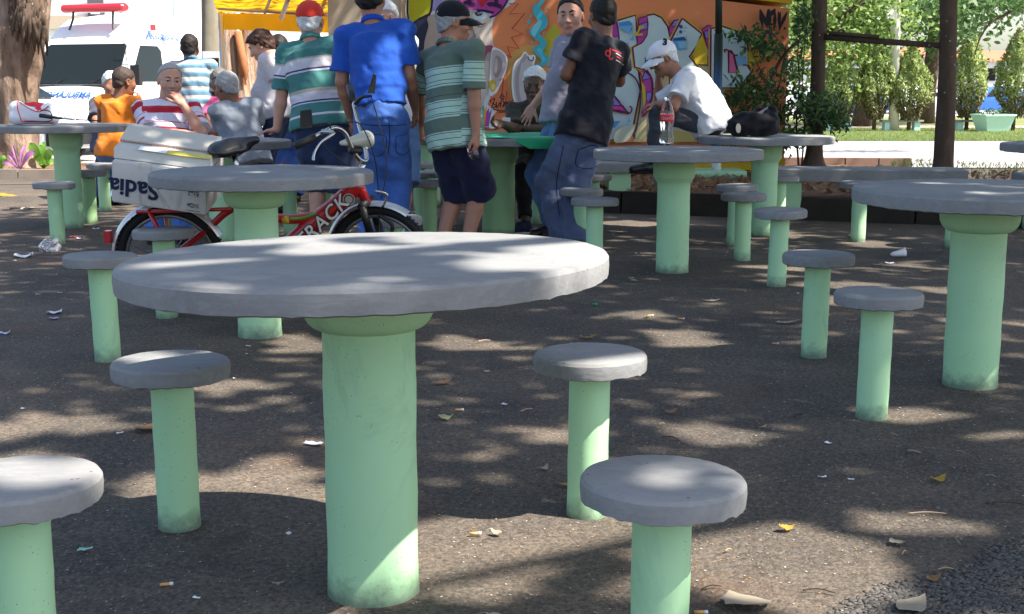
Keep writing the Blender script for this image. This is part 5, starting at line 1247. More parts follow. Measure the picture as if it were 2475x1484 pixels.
def build_person(S):
    k = S.get('k', 1.0); z = S['z']
    nk = A3(P(*S['neck'], z)); pz = S['pelvis']; pv = A3(P(pz[0], pz[1], z + (pz[2] if len(pz) > 2 else 0)))
    T = rotm(S['yaw']); up = nv(nk - pv); r = T[0] - up * (up @ T[0]); r = nv(r); f = np.cross(up, r)
    FR = np.array([r, f, up]); HT = rotm(S.get('hip_yaw', S['yaw'])); hr, hf = HT[0], HT[1]
    L = np.linalg.norm(nk - pv); bend = S.get('hunch', 0.0); girth = S.get('girth', 1.0) * .87; pn = S.get('paunch', .0)
    def sp(t, fw=0.0): return pv + (nk - pv) * t + f * (fw - bend * 4 * t * (1 - t))
    sw = .172 * k * S.get('shoulders', 1.0); drop = .035 * k
    sh = {'R': nk + r * sw - up * drop - f * S.get('shfwd', 0), 'L': nk - r * sw - up * drop - f * S.get('shfwd', 0)}
    for q in 'LR':
        if 'sh' + q in S: sh[q] = sh[q] + np.array(S['sh' + q])
    hip = {'R': pv + hr * .078 * k - np.array([0, 0, .02]), 'L': pv - hr * .078 * k - np.array([0, 0, .02])}
    ua, fa = .285 * k, .255 * k
    J = {}
    for q in 'LR':
        e, w = S['arm' + q]; E = on_ray(e[0], e[1], sh[q], ua, e[2]); Wp = on_ray(w[0], w[1], E, fa, w[2]); J['E' + q] = E; J['W' + q] = Wp
        lg = S['leg' + q]
        if lg[0] == 'stand':
            _, apx, ady = lg[:3]; an = A3(GX(apx, pv[1] + ady, .085)); J['A' + q] = an; J['K' + q] = ik(hip[q], an, .42 * k, .41 * k, hf * 1.0 + (np.array(lg[3]) if len(lg) > 3 else 0))
        else:
            _, kn, an = lg; K_ = on_ray(kn[0], kn[1], hip[q], .42 * k, kn[2]); J['K' + q] = K_
            if an[0] == 'g': J['A' + q] = A3(GX(an[1], an[2], .085))
            else: J['A' + q] = on_ray(an[0], an[1], K_, .40 * k, an[2])
    # ------- root at the feet or seat
    ground = (J['AL'] + J['AR']) / 2
    root = thing('person', S['label'], 'person', (float(pv[0]), float(pv[1]), float(min(J['AL'][2], J['AR'][2]) - .085)))
    vox = S.get('vox', .009)
    # ------- body
    B = Solid(vox)
    B.el(sp(.70), FR, (.135 * k * girth, .088 * k, .15 * k), .03); B.el(sp(.36, .02 + pn * .5), FR, (.12 * k * girth, (.08 + pn) * k, .15 * k), .05); B.el(sp(.03), FR, (.13 * k * girth, .09 * k, .09 * k), .04)
    for q in 'LR':
        B.rc(nk - up * .022, sh[q] - up * .008, .040 * k, .045 * k, .03); B.rc(sh[q] - up * .006, J['E' + q], .046 * k, .041 * k, .02); m = J['E' + q] + (J['W' + q] - J['E' + q]) * .3
        B.rc(J['E' + q], m, .040 * k, .043 * k, .015); B.rc(m, J['W' + q], .043 * k, .027 * k, .015)
        B.rc(hip[q], J['K' + q], .070 * k, .054 * k, .03); m = J['K' + q] + (J['A' + q] - J['K' + q]) * .3; back = nv(hip[q] + J['A' + q] - 2 * J['K' + q])
        B.rc(J['K' + q], m + back * .012, .053 * k, .056 * k, .02); B.rc(m + back * .012, J['A' + q], .056 * k, .036 * k, .02)
        fd = S.get('toe' + q); fd = nv(np.array([fd[0], fd[1], 0])) if fd else nv(np.array([hf[0], hf[1], 0])); J['T' + q] = fd
        B.rc(J['A' + q] - np.array([0, 0, .035]), J['A' + q] + fd * .13 - np.array([0, 0, .05]), .036, .028, .02)
    hx, hy, yaw, pit = S['head'][:4]; roll = S['head'][4] if len(S['head']) > 4 else 0; H = rotm(yaw, pit, roll); hc = A3(P(hx, hy, z + S.get('hdz', 0))); hk = S.get('hk', 1.07) * k
    def hp(x, y, zz): return hc + (H[0] * x + H[1] * y + H[2] * zz) * hk
    B.rc(nk, hp(0, -.02, -.05), .060 * k, .056 * hk, .025)
    B.el(hp(0, -.012, .032), H, np.array([.077, .096, .09]) * hk, .02); B.el(hp(0, .022, -.03), H, np.array([.063, .07, .085]) * hk, .03); B.el(hp(0, .036, -.078), H, np.array([.046, .046, .038]) * hk, .025)
    B.rc(hp(0, .072, -.096), hp(0, .072, -.096), .020 * hk, .020 * hk, .02)
    face = S.get('face', True)
    for q in (-1, 1):
        B.el(hp(q * .079, -.012, -.004), H @ np.eye(3), np.array([.010, .02, .032]) * hk, .008); B.el(hp(q * .083, -.012, -.004), H, np.array([.008, .011, .02]) * hk, .006, 's')
        B.el(hp(q * .046, .055, -.025), H, np.array([.026, .028, .03]) * hk, .02)
    if face:
        B.rc(hp(-.034, .080, .031), hp(.034, .080, .031), .011 * hk, .011 * hk, .014)
        for q in (-1, 1): B.el(hp(q * .031, .096, .010), H, np.array([.019, .017, .012]) * hk, .012, 's')
        B.rc(hp(0, .088, .018), hp(0, .110, -.026), .009 * hk, .0135 * hk, .012)
        for q in (-1, 1): B.rc(hp(q * .013, .098, -.030), hp(q * .013, .098, -.030), .0085 * hk, .0085 * hk, .008); B.el(hp(q * .031, .0835, .0175), H, np.array([.018, .0110, .0062]) * hk, .005); B.el(hp(q * .031, .082, .0015), H, np.array([.017, .0100, .0052]) * hk, .005)
        B.el(hp(0, .088, -.060), H, np.array([.026, .012, .0065]) * hk, .006); B.el(hp(0, .086, -.071), H, np.array([.022, .013, .007]) * hk, .006)
        B.el(hp(0, .102, -.0655), H, np.array([.024, .012, .0018]) * hk, .003, 's')
    # hands
    for q in 'LR':
        hs = S.get('hand' + q, {}); Wp, E = J['W' + q], J['E' + q]
        d = nv(hs['dir']) if 'dir' in hs else nv(Wp - E); pn_ = np.asarray(hs.get('palm', r * (-1 if q == 'R' else 1)), float); pn_ = nv(pn_ - d * (d @ pn_))
        tb_ = np.cross(pn_, d) * (1 if q == 'R' else -1)           # thumb side
        if hs.get('flip'): tb_ = -tb_
        cu = hs.get('curl', 28); hk_ = .95 * k; tips = []
        kn = []
        for i, (o, ln, rr_) in enumerate(((.030, .078, .0092), (.010, .086, .0095), (-.011, .079, .0090), (-.030, .060, .0082))):
            b0 = Wp + (d * .012 + tb_ * o * .75) * hk_; k0 = Wp + (d * (.088 - .012 * abs(i - 1.2)) + tb_ * o) * hk_; B.rc(b0, k0, .0155 * hk_, .0125 * hk_, .012)
            p_ = k0; a0 = hs.get('base', cu * .7); dirv = d
            fan = tb_ * (o * hs.get('fan', 2.0))
            for sgm, fr_ in enumerate((.45, .31, .26)):
                ang_ = math.radians(a0 + sgm * cu + (i * hs.get('cas', 4))); dirv = nv(d * math.cos(ang_) + pn_ * math.sin(ang_) + fan)
                nx_ = p_ + dirv * ln * fr_ * hk_; B.rc(p_, nx_, (rr_ - .0007 * sgm) * hk_, (rr_ - .0007 * (sgm + 1)) * hk_, .004); p_ = nx_
        t0 = Wp + (d * .022 + tb_ * .022 + pn_ * .006) * hk_; td = nv(d * hs.get('td', .75) + tb_ * hs.get('tt', .65) + pn_ * hs.get('tp', .25)); t1 = t0 + td * .042 * hk_; t2 = t1 + nv(td + d * .35) * .032 * hk_; t3 = t2 + nv(td * .6 + d * .6) * .026 * hk_
        B.rc(t0, t1, .0165 * hk_, .0125 * hk_, .012); B.rc(t1, t2, .0115 * hk_, .0105 * hk_, .004); B.rc(t2, t3, .0105 * hk_, .0085 * hk_, .004)
        J['H' + q] = Wp + d * .08 * hk_; J['P' + q] = pn_; J['D' + q] = d
    V, Fc = B.mesh(); bo = obj('body', V, Fc, S['skin'], root, True)
    # lips and shaven chin tint
    Lc = (V - hc) @ H.T / hk; tint = np.zeros((len(V), 4), np.float32); tint[:, 3] = 1
    if face:
        lipm = np.exp(-((Lc[:, 0] / .026) ** 4 + ((Lc[:, 2] + .0655) / .012) ** 4)) * (Lc[:, 1] > .07); tint[:, 0] = lipm
        tint[:, 1] = S.get('stubble', .0) * np.clip((-.035 - Lc[:, 2]) / .02, 0, 1) * (Lc[:, 2] > -.125) * (Lc[:, 1] > .0) * (1 - lipm)
    ca = bo.data.color_attributes.new('tint', 'FLOAT_COLOR', 'POINT'); ca.data.foreach_set('color', tint.ravel())
    if face:
        for q in (-1, 1):
            c_ = hp(q * .031, .0785, .0095); mb = MB(); rE = .0118 * hk; seg = 12; ring = []
            for i in range(9):
                th = math.pi * i / 8
                for j in range(seg):
                    ph = 2 * math.pi * j / seg; ring.append(c_ + rE * (H[1] * math.cos(th) + math.sin(th) * (H[0] * math.cos(ph) + H[2] * math.sin(ph))))
            fs = [[i * seg + j, i * seg + (j + 1) % seg, (i + 1) * seg + (j + 1) % seg, (i + 1) * seg + j] for i in range(8) for j in range(seg)]
            eo = obj('eye', ring, fs, [M_EYEW, M_EYED], root, True)
            mi = np.array([1 if n // seg < 2 else 0 for n in range(len(fs))], np.int32); eo.data.polygons.foreach_set('material_index', mi)
    # ------- hair
    hs = S.get('hair')
    if hs:
        Hs = Solid(.007); th = hs.get('th', .010)
        Hs.el(hp(0, -.014, .034), H, (np.array([.077, .096, .09]) + th) * hk, .01)
        if hs.get('nape', True): Hs.el(hp(0, -.055, -.03), H, np.array([.062 + th * .6, .045 + th * .6, .05]) * hk, .02)
        if hs.get('fringe'): Hs.el(hp(0, .065, .082), H, np.array([.06, .035, .03]) * hk, .02)
        Hs.cut(hp(0, hs.get('y0', .055), hs.get('z0', .045)), H[1] * hs.get('ny', .62) - H[2] * hs.get('nz', .78))
        if hs.get('sides', True):
            for q in (-1, 1): Hs.el(hp(q * .088, .012, -.012), H, np.array([.022, .034, .040]) * hk, .006, 's')
        if hs.get('bald'): Hs.el(hp(0, .03, .115), H, np.array([.06, .09, .04]) * hk, .01, 's')
        Hs.disp(wrinkle(hs.get('am', .0022), 95, 3, .8)); Hs.cut(hp(0, 0, hs.get('low', -.075)), -H[2])
        V, Fc = Hs.mesh(); obj('hair', V, Fc, hs['m'], root, True)
    if face:
        for q in (-1, 1):
            E_ = Solid(.005); E_.rc(hp(q * .016, .0925, .030), hp(q * .033, .0905, .036), .005 * hk, .0055 * hk, .004); E_.rc(hp(q * .033, .0905, .036), hp(q * .050, .078, .030), .0044 * hk, .003 * hk, .004)
            V, Fc = E_.mesh(); obj('eyebrow', V, Fc, S.get('brow', H_BLACK), root, True)
    if S.get('goatee'):
        E_ = Solid(.005)
        for q in (-1, 1): E_.rc(hp(0, .094, -.047), hp(q * .027, .085, -.055), .0034, .0034, .004); E_.rc(hp(q * .027, .085, -.055), hp(q * .027, .079, -.085), .003, .003, .004); E_.rc(hp(q * .027, .079, -.085), hp(0, .084, -.106), .003, .007, .004)
        V, Fc = E_.mesh(); obj('goatee', V, Fc, S['goatee'], root, True)
    if S.get('moustache'):
        E_ = Solid(.005)
        for q in (-1, 1): E_.rc(hp(0, .099, -.046), hp(q * .028, .089, -.054), .0065, .0045, .004)
        V, Fc = E_.mesh(); obj('moustache', V, Fc, S['moustache'], root, True)
    if S.get('glasses'):
        mb = MB()
        for q in (-1, 1):
            ring = [hp(q * .033 + .022 * math.cos(a), .106 - abs(.2 * (.022 * math.cos(a) * q)), .004 + .015 * math.sin(a)) for a in [i * 2 * math.pi / 14 for i in range(15)]]; mb.tube([Vector(p) for p in ring], .0014, 5)
            mb.tube([Vector(hp(q * .056, .10, .008)), Vector(hp(q * .084, .0, .012))], .0016, 5)
        mb.tube([Vector(hp(-.011, .110, .008)), Vector(hp(.011, .110, .008))], .0014, 5); mb.build('glasses', M_CHROME, root)
    if S.get('cap'):
        c_ = S['cap']; C_ = Solid(.006); C_.el(hp(0, -.010, .040), H, np.array([.089, .110, .096]) * hk, .01); C_.cut(hp(0, .03, .036), H[1] * .10 - H[2] * .99, None, None)
        C_.disp(wrinkle(.0012, 50, 2)); V, Fc = C_.mesh(); co = obj('cap', V, Fc, c_['m'], root, True)
        bd = c_.get('brim', 1); mb = MB(); ring = []
        n = 15
        for j in range(4):
            for i in range(n):
                a = math.pi * i / (n - 1); s_ = j / 3; x = .080 * math.cos(a) * (1 - .08 * s_); y = .06 * math.sin(a) + .105 * s_ * math.sin(a) ** .6; zz = .040 - .022 * s_ - .022 * (x / .08) ** 2 - .012 * s_ * s_
                ring.append(hp(x, y * bd + .02, zz))
        top = [[j * n + i, j * n + i + 1, (j + 1) * n + i + 1, (j + 1) * n + i] for j in range(3) for i in range(n - 1)]; N = len(ring); ring2 = [p - H[2] * .005 for p in ring]
        fs = top + [[a + N for a in f_[::-1]] for f_ in top] + [[3 * n + i, 3 * n + i + 1, 3 * n + i + 1 + N, 3 * n + i + N] for i in range(n - 1)]
        obj('brim', ring + ring2, fs, c_.get('bm', c_['m']), co, True)
        J['cap'] = co
    # ------- shirt
    st = S['shirt']; hem = st.get('hem', -.10); C_ = Solid(vox); inf = st.get('loose', .016)
    C_.el(sp(.72), FR, (.155 * k * girth + inf, .108 * k + inf, .165 * k + .005), .03); C_.el(sp(.36, .02 + pn * .5), FR, (.142 * k * girth + inf + .006, (.10 + pn) * k + inf, .18 * k), .05)
    C_.et(sp(.86), sp(.35), r, (.150 * k * girth + inf, .100 * k + inf), (.150 * k * girth + inf, (.110 + pn * .5) * k + inf), .06)
    hp0 = sp(0, st.get('hemfw', 0)) + up * hem; C_.et(sp(.5, .01 + pn * .4), hp0, r, (.148 * k * girth + inf, (.108 + pn * .6) * k + inf), (.165 * k * girth + inf + st.get('flare', .004), (.118 + pn * .3) * k + inf + st.get('flare', .004)), .04)
    if hem < 0:
        po = S['pants'].get('loose', .014) + .013; C_.el(sp(.02), FR, (.16 * k * girth + po, .118 * k + po, .11 * k), .08); C_.et(sp(.3), sp(0) + up * hem, r, (.145 * k * girth + po, (.108 + pn * .3) * k + po), (.162 * k * girth + po, .120 * k + po), .03)
        for q in 'LR':
            if S['leg' + q][0] == 'stand': C_.rc(hip[q] + up * .02, hip[q] + (J['K' + q] - hip[q]) * .3, .080 * k + po, .080 * k + po, .05)
    slv = st.get('sleeve', .8); sl_r = st.get('slr', .066)
    for q in 'LR':
        C_.rc(sp(.93), sh[q] - up * .005, .060 * k, .064 * k, .03); C_.rc(sp(.985), sh[q] - up * .012, .040 * k, .05 * k, .03)
        if slv > 0:
            Ev = J['E' + q] - sh[q]; ls = np.linalg.norm(Ev); un = Ev / ls; side = np.cross(un, [0, 1, 0]) if abs(un[1]) < .9 else np.cross(un, [1, 0, 0])
            if slv <= 1: C_.et(sh[q] - un * .01, sh[q] + Ev * slv, side, (.062 * k, .062 * k), (sl_r * k, sl_r * k), .025)
            else: C_.rc(sh[q], J['E' + q], .064 * k, .055 * k, .02); C_.et(J['E' + q], J['E' + q] + (J['W' + q] - J['E' + q]) * (slv - 1), side, (.055 * k, .055 * k), (.05 * k, .05 * k), .02)
    C_.rc(nk + up * .012, hp(0, -.02, -.02), .062 * k, .062 * k, .008, 's')
    C_.disp(wrinkle(st.get('am', .0042), 34, S.get('seed', 1))); C_.disp(wrinkle(.0016, 78, S.get('seed', 1) + 3, .35)); C_.cut(hp0, -up + f * st.get('tilt', 0))
    V, Fc = C_.mesh(); so = obj('shirt', V, Fc, st['m'], root, True)
    tt = (V - pv) @ up
    for q in 'LR':
        Ev = J['E' + q] - sh[q]; ls = np.linalg.norm(Ev); un = Ev / ls; w = V - sh[q]; al = w @ un; rad = np.linalg.norm(w - al[:, None] * un, axis=1); lat = (w @ r) * (1 if q == 'R' else -1)
        m = (rad < .085 * k) & (al > .0) & ((lat > -.02) | (al > .12)) & (np.abs((V - sp(.5)) @ r) > .135 * k)
        if S.get('sleeve_any'): m = (rad < .08 * k) & (al > .01)
        ts = (sh[q] - pv) @ up - al; tt = np.where(m, ts, tt)
    at = so.data.attributes.new('t', 'FLOAT', 'POINT'); at.data.foreach_set('value', tt.astype(np.float32))
    if st.get('collar') is not None:
        Cc = Solid(.006); ax_ = nv(hp(0, -.02, -.06) - nk)
        for a in range(16):
            t0_, t1_ = a * 2 * math.pi / 16, (a + 1) * 2 * math.pi / 16
            if st.get('open') and (abs(a - 3.5) < 1.2): continue
            q0 = [nk + up * (.022 + .014 * -math.sin(t)) + (r * math.cos(t) + f * math.sin(t)) * .068 * k for t in (t0_, t1_)]; Cc.rc(q0[0], q0[1], .010, .010, .006); q1 = [p + ax_ * .02 - (p - nk) * .07 for p in q0]; Cc.rc(q1[0], q1[1], .007, .007, .006)
        V, Fc = Cc.mesh(); co_ = obj('collar', V, Fc, st['collar'], root, True)
    # ------- trousers
    tr = S['pants']; C_ = Solid(vox); pin = tr.get('loose', .014)
    C_.el(sp(.02), FR, (.16 * k * girth + pin, .118 * k + pin, .11 * k), .03); C_.et(sp(.16), sp(0), r, (.145 * k * girth + pin, (.108 + pn * .3) * k + pin), (.16 * k * girth + pin, .118 * k + pin), .03)
    for q in 'LR':
        K_, An = J['K' + q], J['A' + q]; kr = tr.get('knee', .075)
        if tr.get('short'):
            e_ = hip[q] + (K_ - hip[q]) * tr['short']; dn = nv(K_ - hip[q]); C_.rc(hip[q], hip[q] + (e_ - hip[q]) * .5, .082 * k + pin, .082 * k + pin, .04); C_.et(hip[q], e_, hr, (.082 * k + pin, .082 * k + pin), (tr.get('hemr', .098) * k, tr.get('hemr', .098) * k), .03)
        else:
            C_.rc(hip[q], K_, .080 * k + pin, kr * k, .035); C_.rc(K_, K_ + (An - K_) * .5, kr * k, (kr - .004) * k, .03); e_ = An + (An - K_) * tr.get('len', .02); C_.et(K_ + (An - K_) * .4, e_, hr, ((kr - .004) * k,) * 2, (tr.get('hemr', .070) * k,) * 2, .03)
    C_.disp(wrinkle(tr.get('am', .0065), 30, S.get('seed', 1) + 9, .9)); C_.disp(wrinkle(.002, 70, S.get('seed', 1) + 4, .9)); None if S['legL'][0] == 'sit' else C_.cut(sp(.155) + up * tr.get('rise', 0), up)
    V, Fc = C_.mesh(); obj('shorts' if tr.get('short') else 'trousers', V, Fc, tr['m'], root, True)
    if tr.get('belt'):
        Bt = Solid(.006); Bt.et(sp(.115), sp(.17), r, (.150 * k * girth + pin, (.112 + pn * .3) * k + pin), (.148 * k * girth + pin, (.110 + pn * .3) * k + pin), .003); V, Fc = Bt.mesh(); obj('belt', V, Fc, M_LEATHER, root, True)
    # ------- shoes
    if S.get('shoes', True):
        for q in 'LR':
            An, fd = J['A' + q], J['T' + q]; sd = np.array([fd[1], -fd[0], 0]); u_ = np.array([0, 0, 1.0]); fr = np.array([sd, fd, u_])
            Sh = Solid(.006); base = An - u_ * .078
            Sh.rc(base + fd * -.03 + u_ * .032, base + fd * .06 + u_ * .045, .038, .040, .02); Sh.rc(base + fd * .06 + u_ * .04, base + fd * .165 + u_ * .026, .040, .032, .02); Sh.rc(An - u_ * .01, An - u_ * .05, .043, .043, .015); Sh.cut(base + u_ * .008, -u_)
            V, Fc = Sh.mesh(); so_ = obj('shoe', V, Fc, S.get('shoe_m', M_SHOEB), root, True)
            Sl = Solid(.006); Sl.el(base + fd * .065 + u_ * .004, fr, (.044, .135, .014), .01); Sl.cut(base + u_ * -.006, -u_); V, Fc = Sl.mesh(); obj('sole', V, Fc, S.get('sole_m', M_RUB), so_, True)
    J.update(root=root, hp=hp, H=H, hc=hc, sp=sp, FR=FR, sh=sh, up=up, r=r, f=f, nk=nk, pv=pv, k=k)
    return J
# ------------------------------------------------------------------ the people
TEAL, WHI, NAV, BEI = (.06, .20, .19), (.62, .60, .66), (.04, .06, .20), (.42, .38, .31)
M_TEALS = cloth('teal_striped_polo', TEAL, [(-.2, TEAL), (.036, WHI), (.05, TEAL), (.12, WHI), (.13, NAV), (.139, WHI), (.194, BEI), (.217, TEAL), (.333, WHI), (.344, NAV), (.356, WHI), (.417, BEI), (.43, TEAL)], .95)
LG, DG, DL = (.40, .58, .48), (.12, .17, .135), (.04, .06, .05)
gs = [(-.2, LG)]
for a, b in ((-.034, .052), (.16, .248), (.367, .46), (.545, .80)):
    gs += [(a - .085, DL), (a - .081, LG), (a - .045, DL), (a - .041, LG), (a - .012, DL), (a - .008, LG), (a, DG), (a + .03, DL), (a + .033, DG), (b, LG), (b + .012, DL), (b + .016, LG)]
gs = sorted([g_ for g_ in gs if g_[0] >= -.2])[:32]
M_GREENS = cloth('green_striped_polo', LG, gs, 1.0)
bs = []
for i in range(10):
    t0 = -.2 + i * .085; bs += [(t0, (.10, .19, .27)), (t0 + .036, (.16, .30, .40)), (t0 + .052, (.50, .47, .42))]
M_BLUES = cloth('blue_striped_polo', LG, bs, .9)
LAV, RD = (.60, .58, .68), (.42, .02, .04)
M_REDS = cloth('white_red_polo', LAV, [(-.2, LAV), (.10, RD), (.106, LAV), (.17, RD), (.176, LAV), (.235, RD), (.262, LAV), (.30, RD), (.305, LAV), (.375, RD), (.43, LAV)], .8)
M_BLUEP = cloth('royal_blue_polo', (.018, .085, .43), None, var=.15); M_ORNG = cloth('orange_vest', (.72, .20, .02)); M_GREYT = cloth('grey_tee', (.23, .26, .31)); M_LGREY = cloth('pale_grey_tee', (.50, .47, .50)); M_LILAC = cloth('lilac_grey_tee', (.28, .26, .32)); M_BLKT = cloth('black_tee', (.012, .013, .02)); M_WHT = cloth('white_shirt', (.74, .74, .78), None, var=.05); M_OLIVE = cloth('dark_olive_shirt', (.035, .034, .024), None, var=.35, nscale=30); M_PINKS = cloth('pink_shirt', (.62, .10, .24)); M_DKPAT = cloth('dark_patterned_shirt', (.10, .10, .15), None, var=.8, nscale=40); M_WHBL = cloth('white_blue_shirt', (.5, .55, .65))
M_JEANB = cloth('blue_denim', (.028, .075, .24), denim=True); M_JEAND = cloth('dark_denim', (.012, .022, .06), denim=True); M_JEANG = cloth('grey_denim', (.055, .072, .125), denim=True); M_JEANL = cloth('faded_denim', (.06, .12, .24), denim=True); M_NAVYS = cloth('navy_shorts', (.012, .012, .038)); M_BLKP = cloth('black_trousers', (.010, .010, .012)); M_GREYP = cloth('grey_trousers', (.06, .065, .08))
M_CAPK = cloth('black_cap', (.010, .011, .016)); M_CAPR = cloth('red_cap', (.62, .045, .03)); M_CAPW = cloth('white_cap', (.78, .78, .82), None, var=.04)
M_PINKC = cloth('pink_collar', (.60, .16, .22)); M_GRYC = cloth('grey_green_collar', (.10, .14, .12)); M_TEALC = cloth('teal_collar', (.09, .27, .25)); M_BLUEC2 = cloth('blue_collar', (.012, .07, .46))

SHORT = dict(th=.008, am=.0016)
p_blue = build_person(dict(label='person in a royal blue polo and blue jeans standing with back to the camera', z=8.0, k=1.02, neck=(903, 62), pelvis=(921, 290), yaw=6, head=(896, -6, 8, -2), armL=((826, 212, -1), (848, 285, 1)), armR=((992, 218, -1), (1004, 262, 1)), legL=('stand', 893, .05), legR=('stand', 952, .05), skin=SK_TAN, face=False, hair=dict(m=H_BLACK, th=.016, am=.004, low=-.085), shirt=dict(m=M_BLUEP, hem=.085, sleeve=.78, slr=.075, collar=M_BLUEC2, am=.004, loose=.02), pants=dict(m=M_JEANB, belt=True, hemr=.078, knee=.082), seed=3, shoulders=1.08))
p_teal = build_person(dict(label='person in a red cap and teal striped polo leaning a hand on the table', z=8.6, k=.97, neck=(752, 103), pelvis=(776, 300), yaw=8, head=(750, 52, 5, 0), armL=((680, 243, -1), (668, 322, 1)), armR=((852, 236, 1), (850, 300, 1)), legL=('stand', 762, .05), legR=('stand', 826, .0), skin=SK_LIGHT, face=False, hair=dict(m=H_WHITE, th=.006), cap=dict(m=M_CAPR, brim=.9), shirt=dict(m=M_TEALS, hem=-.03, sleeve=.92, slr=.075, collar=M_TEALC, loose=.024, am=.004), pants=dict(m=M_JEAND, short=1.06, loose=.022, hemr=.115), girth=1.16, paunch=.03, shoulders=1.10, seed=5, handL=dict(dir=(-.9, .25, -.12), palm=(0, 0, -1), curl=6, base=4, flip=True)))
p_green = build_person(dict(label='person in a black cap and green striped polo holding a small bottle', z=8.0, k=.96, neck=(1083, 116), pelvis=(1098, 312), yaw=38, head=(1097, 55, 74, 3), armR=((1146, 230, -1), (1150, 324, -1)), shR=(.04, -.13, 0), armL=((1012, 226, 1), (1020, 300, 1)), legL=('stand', 1062, .0), legR=('stand', 1125, -.05), skin=SK_TAN, hair=dict(m=H_GREY, th=.007), brow=H_GREY, cap=dict(m=M_CAPK), shirt=dict(m=M_GREENS, hem=-.125, sleeve=.88, slr=.074, collar=M_GRYC, loose=.018, flare=.006, am=.0035), pants=dict(m=M_NAVYS, short=1.08, loose=.02, hemr=.112), girth=1.08, paunch=.035, seed=6, handR=dict(dir=(.08, -.1, -1), palm=(-.9, .4, 0), curl=38, base=20)))
p_black = build_person(dict(label='person in a black T-shirt and grey jeans with arms crossed, back to the camera', z=8.75, k=1.0, neck=(1458, 92), pelvis=(1415, 300), yaw=-38, head=(1456, 38, -22, 0), armL=((1364, 190, -1), (1405, 204, 1)), armR=((1497, 196, 1), (1430, 190, 1)), legL=('stand', 1360, -.1, (-.3, -.1, 0)), legR=('stand', 1396, -.25), skin=SK_BROWN, face=False, hair=dict(m=H_BLACK, th=.007), shirt=dict(m=M_BLKT, hem=-.115, sleeve=.62, slr=.08, loose=.02, flare=.01), pants=dict(m=M_JEANG, loose=.02, knee=.09, hemr=.09, len=.1), seed=8, shoulders=1.05, handR=dict(dir=(-1, -.3, .0), palm=(0, -1, 0), curl=20)))
p_young = build_person(dict(label='young person in a lilac grey T-shirt facing the camera with one hand held out', z=9.3, k=1.0, neck=(1397, 88), pelvis=(1362, 288), yaw=-122, hip_yaw=-110, head=(1379, 40, -166, 4, -4), armR=((1340, 196, 1), (1284, 262, -1)), armL=((1402, 196, -1), (1353, 258, -1)), legR=('stand', 1340, .05), legL=('stand', 1372, .0), skin=SK_LIGHT, hair=dict(m=H_BLACK, th=.009, y0=.07, z0=.095, ny=.68, nz=.73), shirt=dict(m=M_LILAC, hem=-.05, sleeve=.7, slr=.08, loose=.018), pants=dict(m=M_JEANL, loose=.016), paunch=.035, seed=10, vox=.007, stubble=.12, hk=1.13, handR=dict(dir=(-.45, -.35, -.85), palm=(.15, -.85, .45), curl=7, base=5, fan=6, tt=1.0), handL=dict(dir=(-.25, -.25, -.95), palm=(-.3, .9, -.1), curl=10, base=6)))
p_domino = build_person(dict(label='person with white hair and goatee in a dark shirt playing at the green cloth', z=10.3, k=1.0, neck=(1292, 252), pelvis=(1302, 385), yaw=176, head=(1292, 205, -172, 12, 3), armR=((1246, 312, -1), (1214, 300, -1)), armL=((1345, 312, -1), (1262, 310, -1)), legR=('sit', (1262, 412, -1), ('g', 1270, 9.70)), legL=('sit', (1330, 412, -1), ('g', 1340, 9.75)), skin=SK_DARK, hair=dict(m=H_WHITE, th=.014, y0=.045, z0=.055, am=.004), goatee=H_GREY, brow=H_DGREY, shirt=dict(m=M_OLIVE, hem=-.03, sleeve=.9, slr=.07), pants=dict(m=M_BLKP, knee=.062, hemr=.055, len=-.1, am=.003), shoe_m=M_SHOEN, sole_m=M_SOLE, seed=12, toeR=(-.75, -.7), toeL=(.2, -1), hunch=.03, handR=dict(dir=(-.8, -.5, .1), palm=(.6, -.4, .4), curl=35), handL=dict(dir=(-1, -.1, 0), palm=(-.2, -.6, -.6), curl=30)))
p_white = build_person(dict(label='person in a white cap and white shirt sitting on the table edge, chin in hand', z=9.75, k=.96, neck=(1645, 190), pelvis=(1714, 294), yaw=-96, hip_yaw=-92, head=(1603, 142, -100, 24), armL=((1628, 258, -1), (1590, 250, 1)), armR=((1594, 252, 1), (1592, 182, -1)), legL=('sit', (1592, 272, -1), (1583, 393, -1)), legR=('sit', (1602, 276, 1), (1594, 396, 1)), toeL=(-1, -.05), toeR=(-1, .05), skin=SK_TAN, hair=dict(m=H_WHITE, th=.008), brow=H_WHITE, cap=dict(m=M_CAPW), shirt=dict(m=M_WHT, hem=-.10, sleeve=.72, slr=.085, loose=.028, collar=M_WHT, am=.005, tilt=.3), pants=dict(m=M_GREYP, knee=.07, hemr=.06), hunch=.045, paunch=.02, girth=1.08, seed=14, vox=.008, handL=dict(dir=(-1, .1, -.25), palm=(0, .1, -1), curl=22, flip=False), handR=dict(dir=(.12, -.15, 1), palm=(.55, .85, 0), curl=14, base=6)))
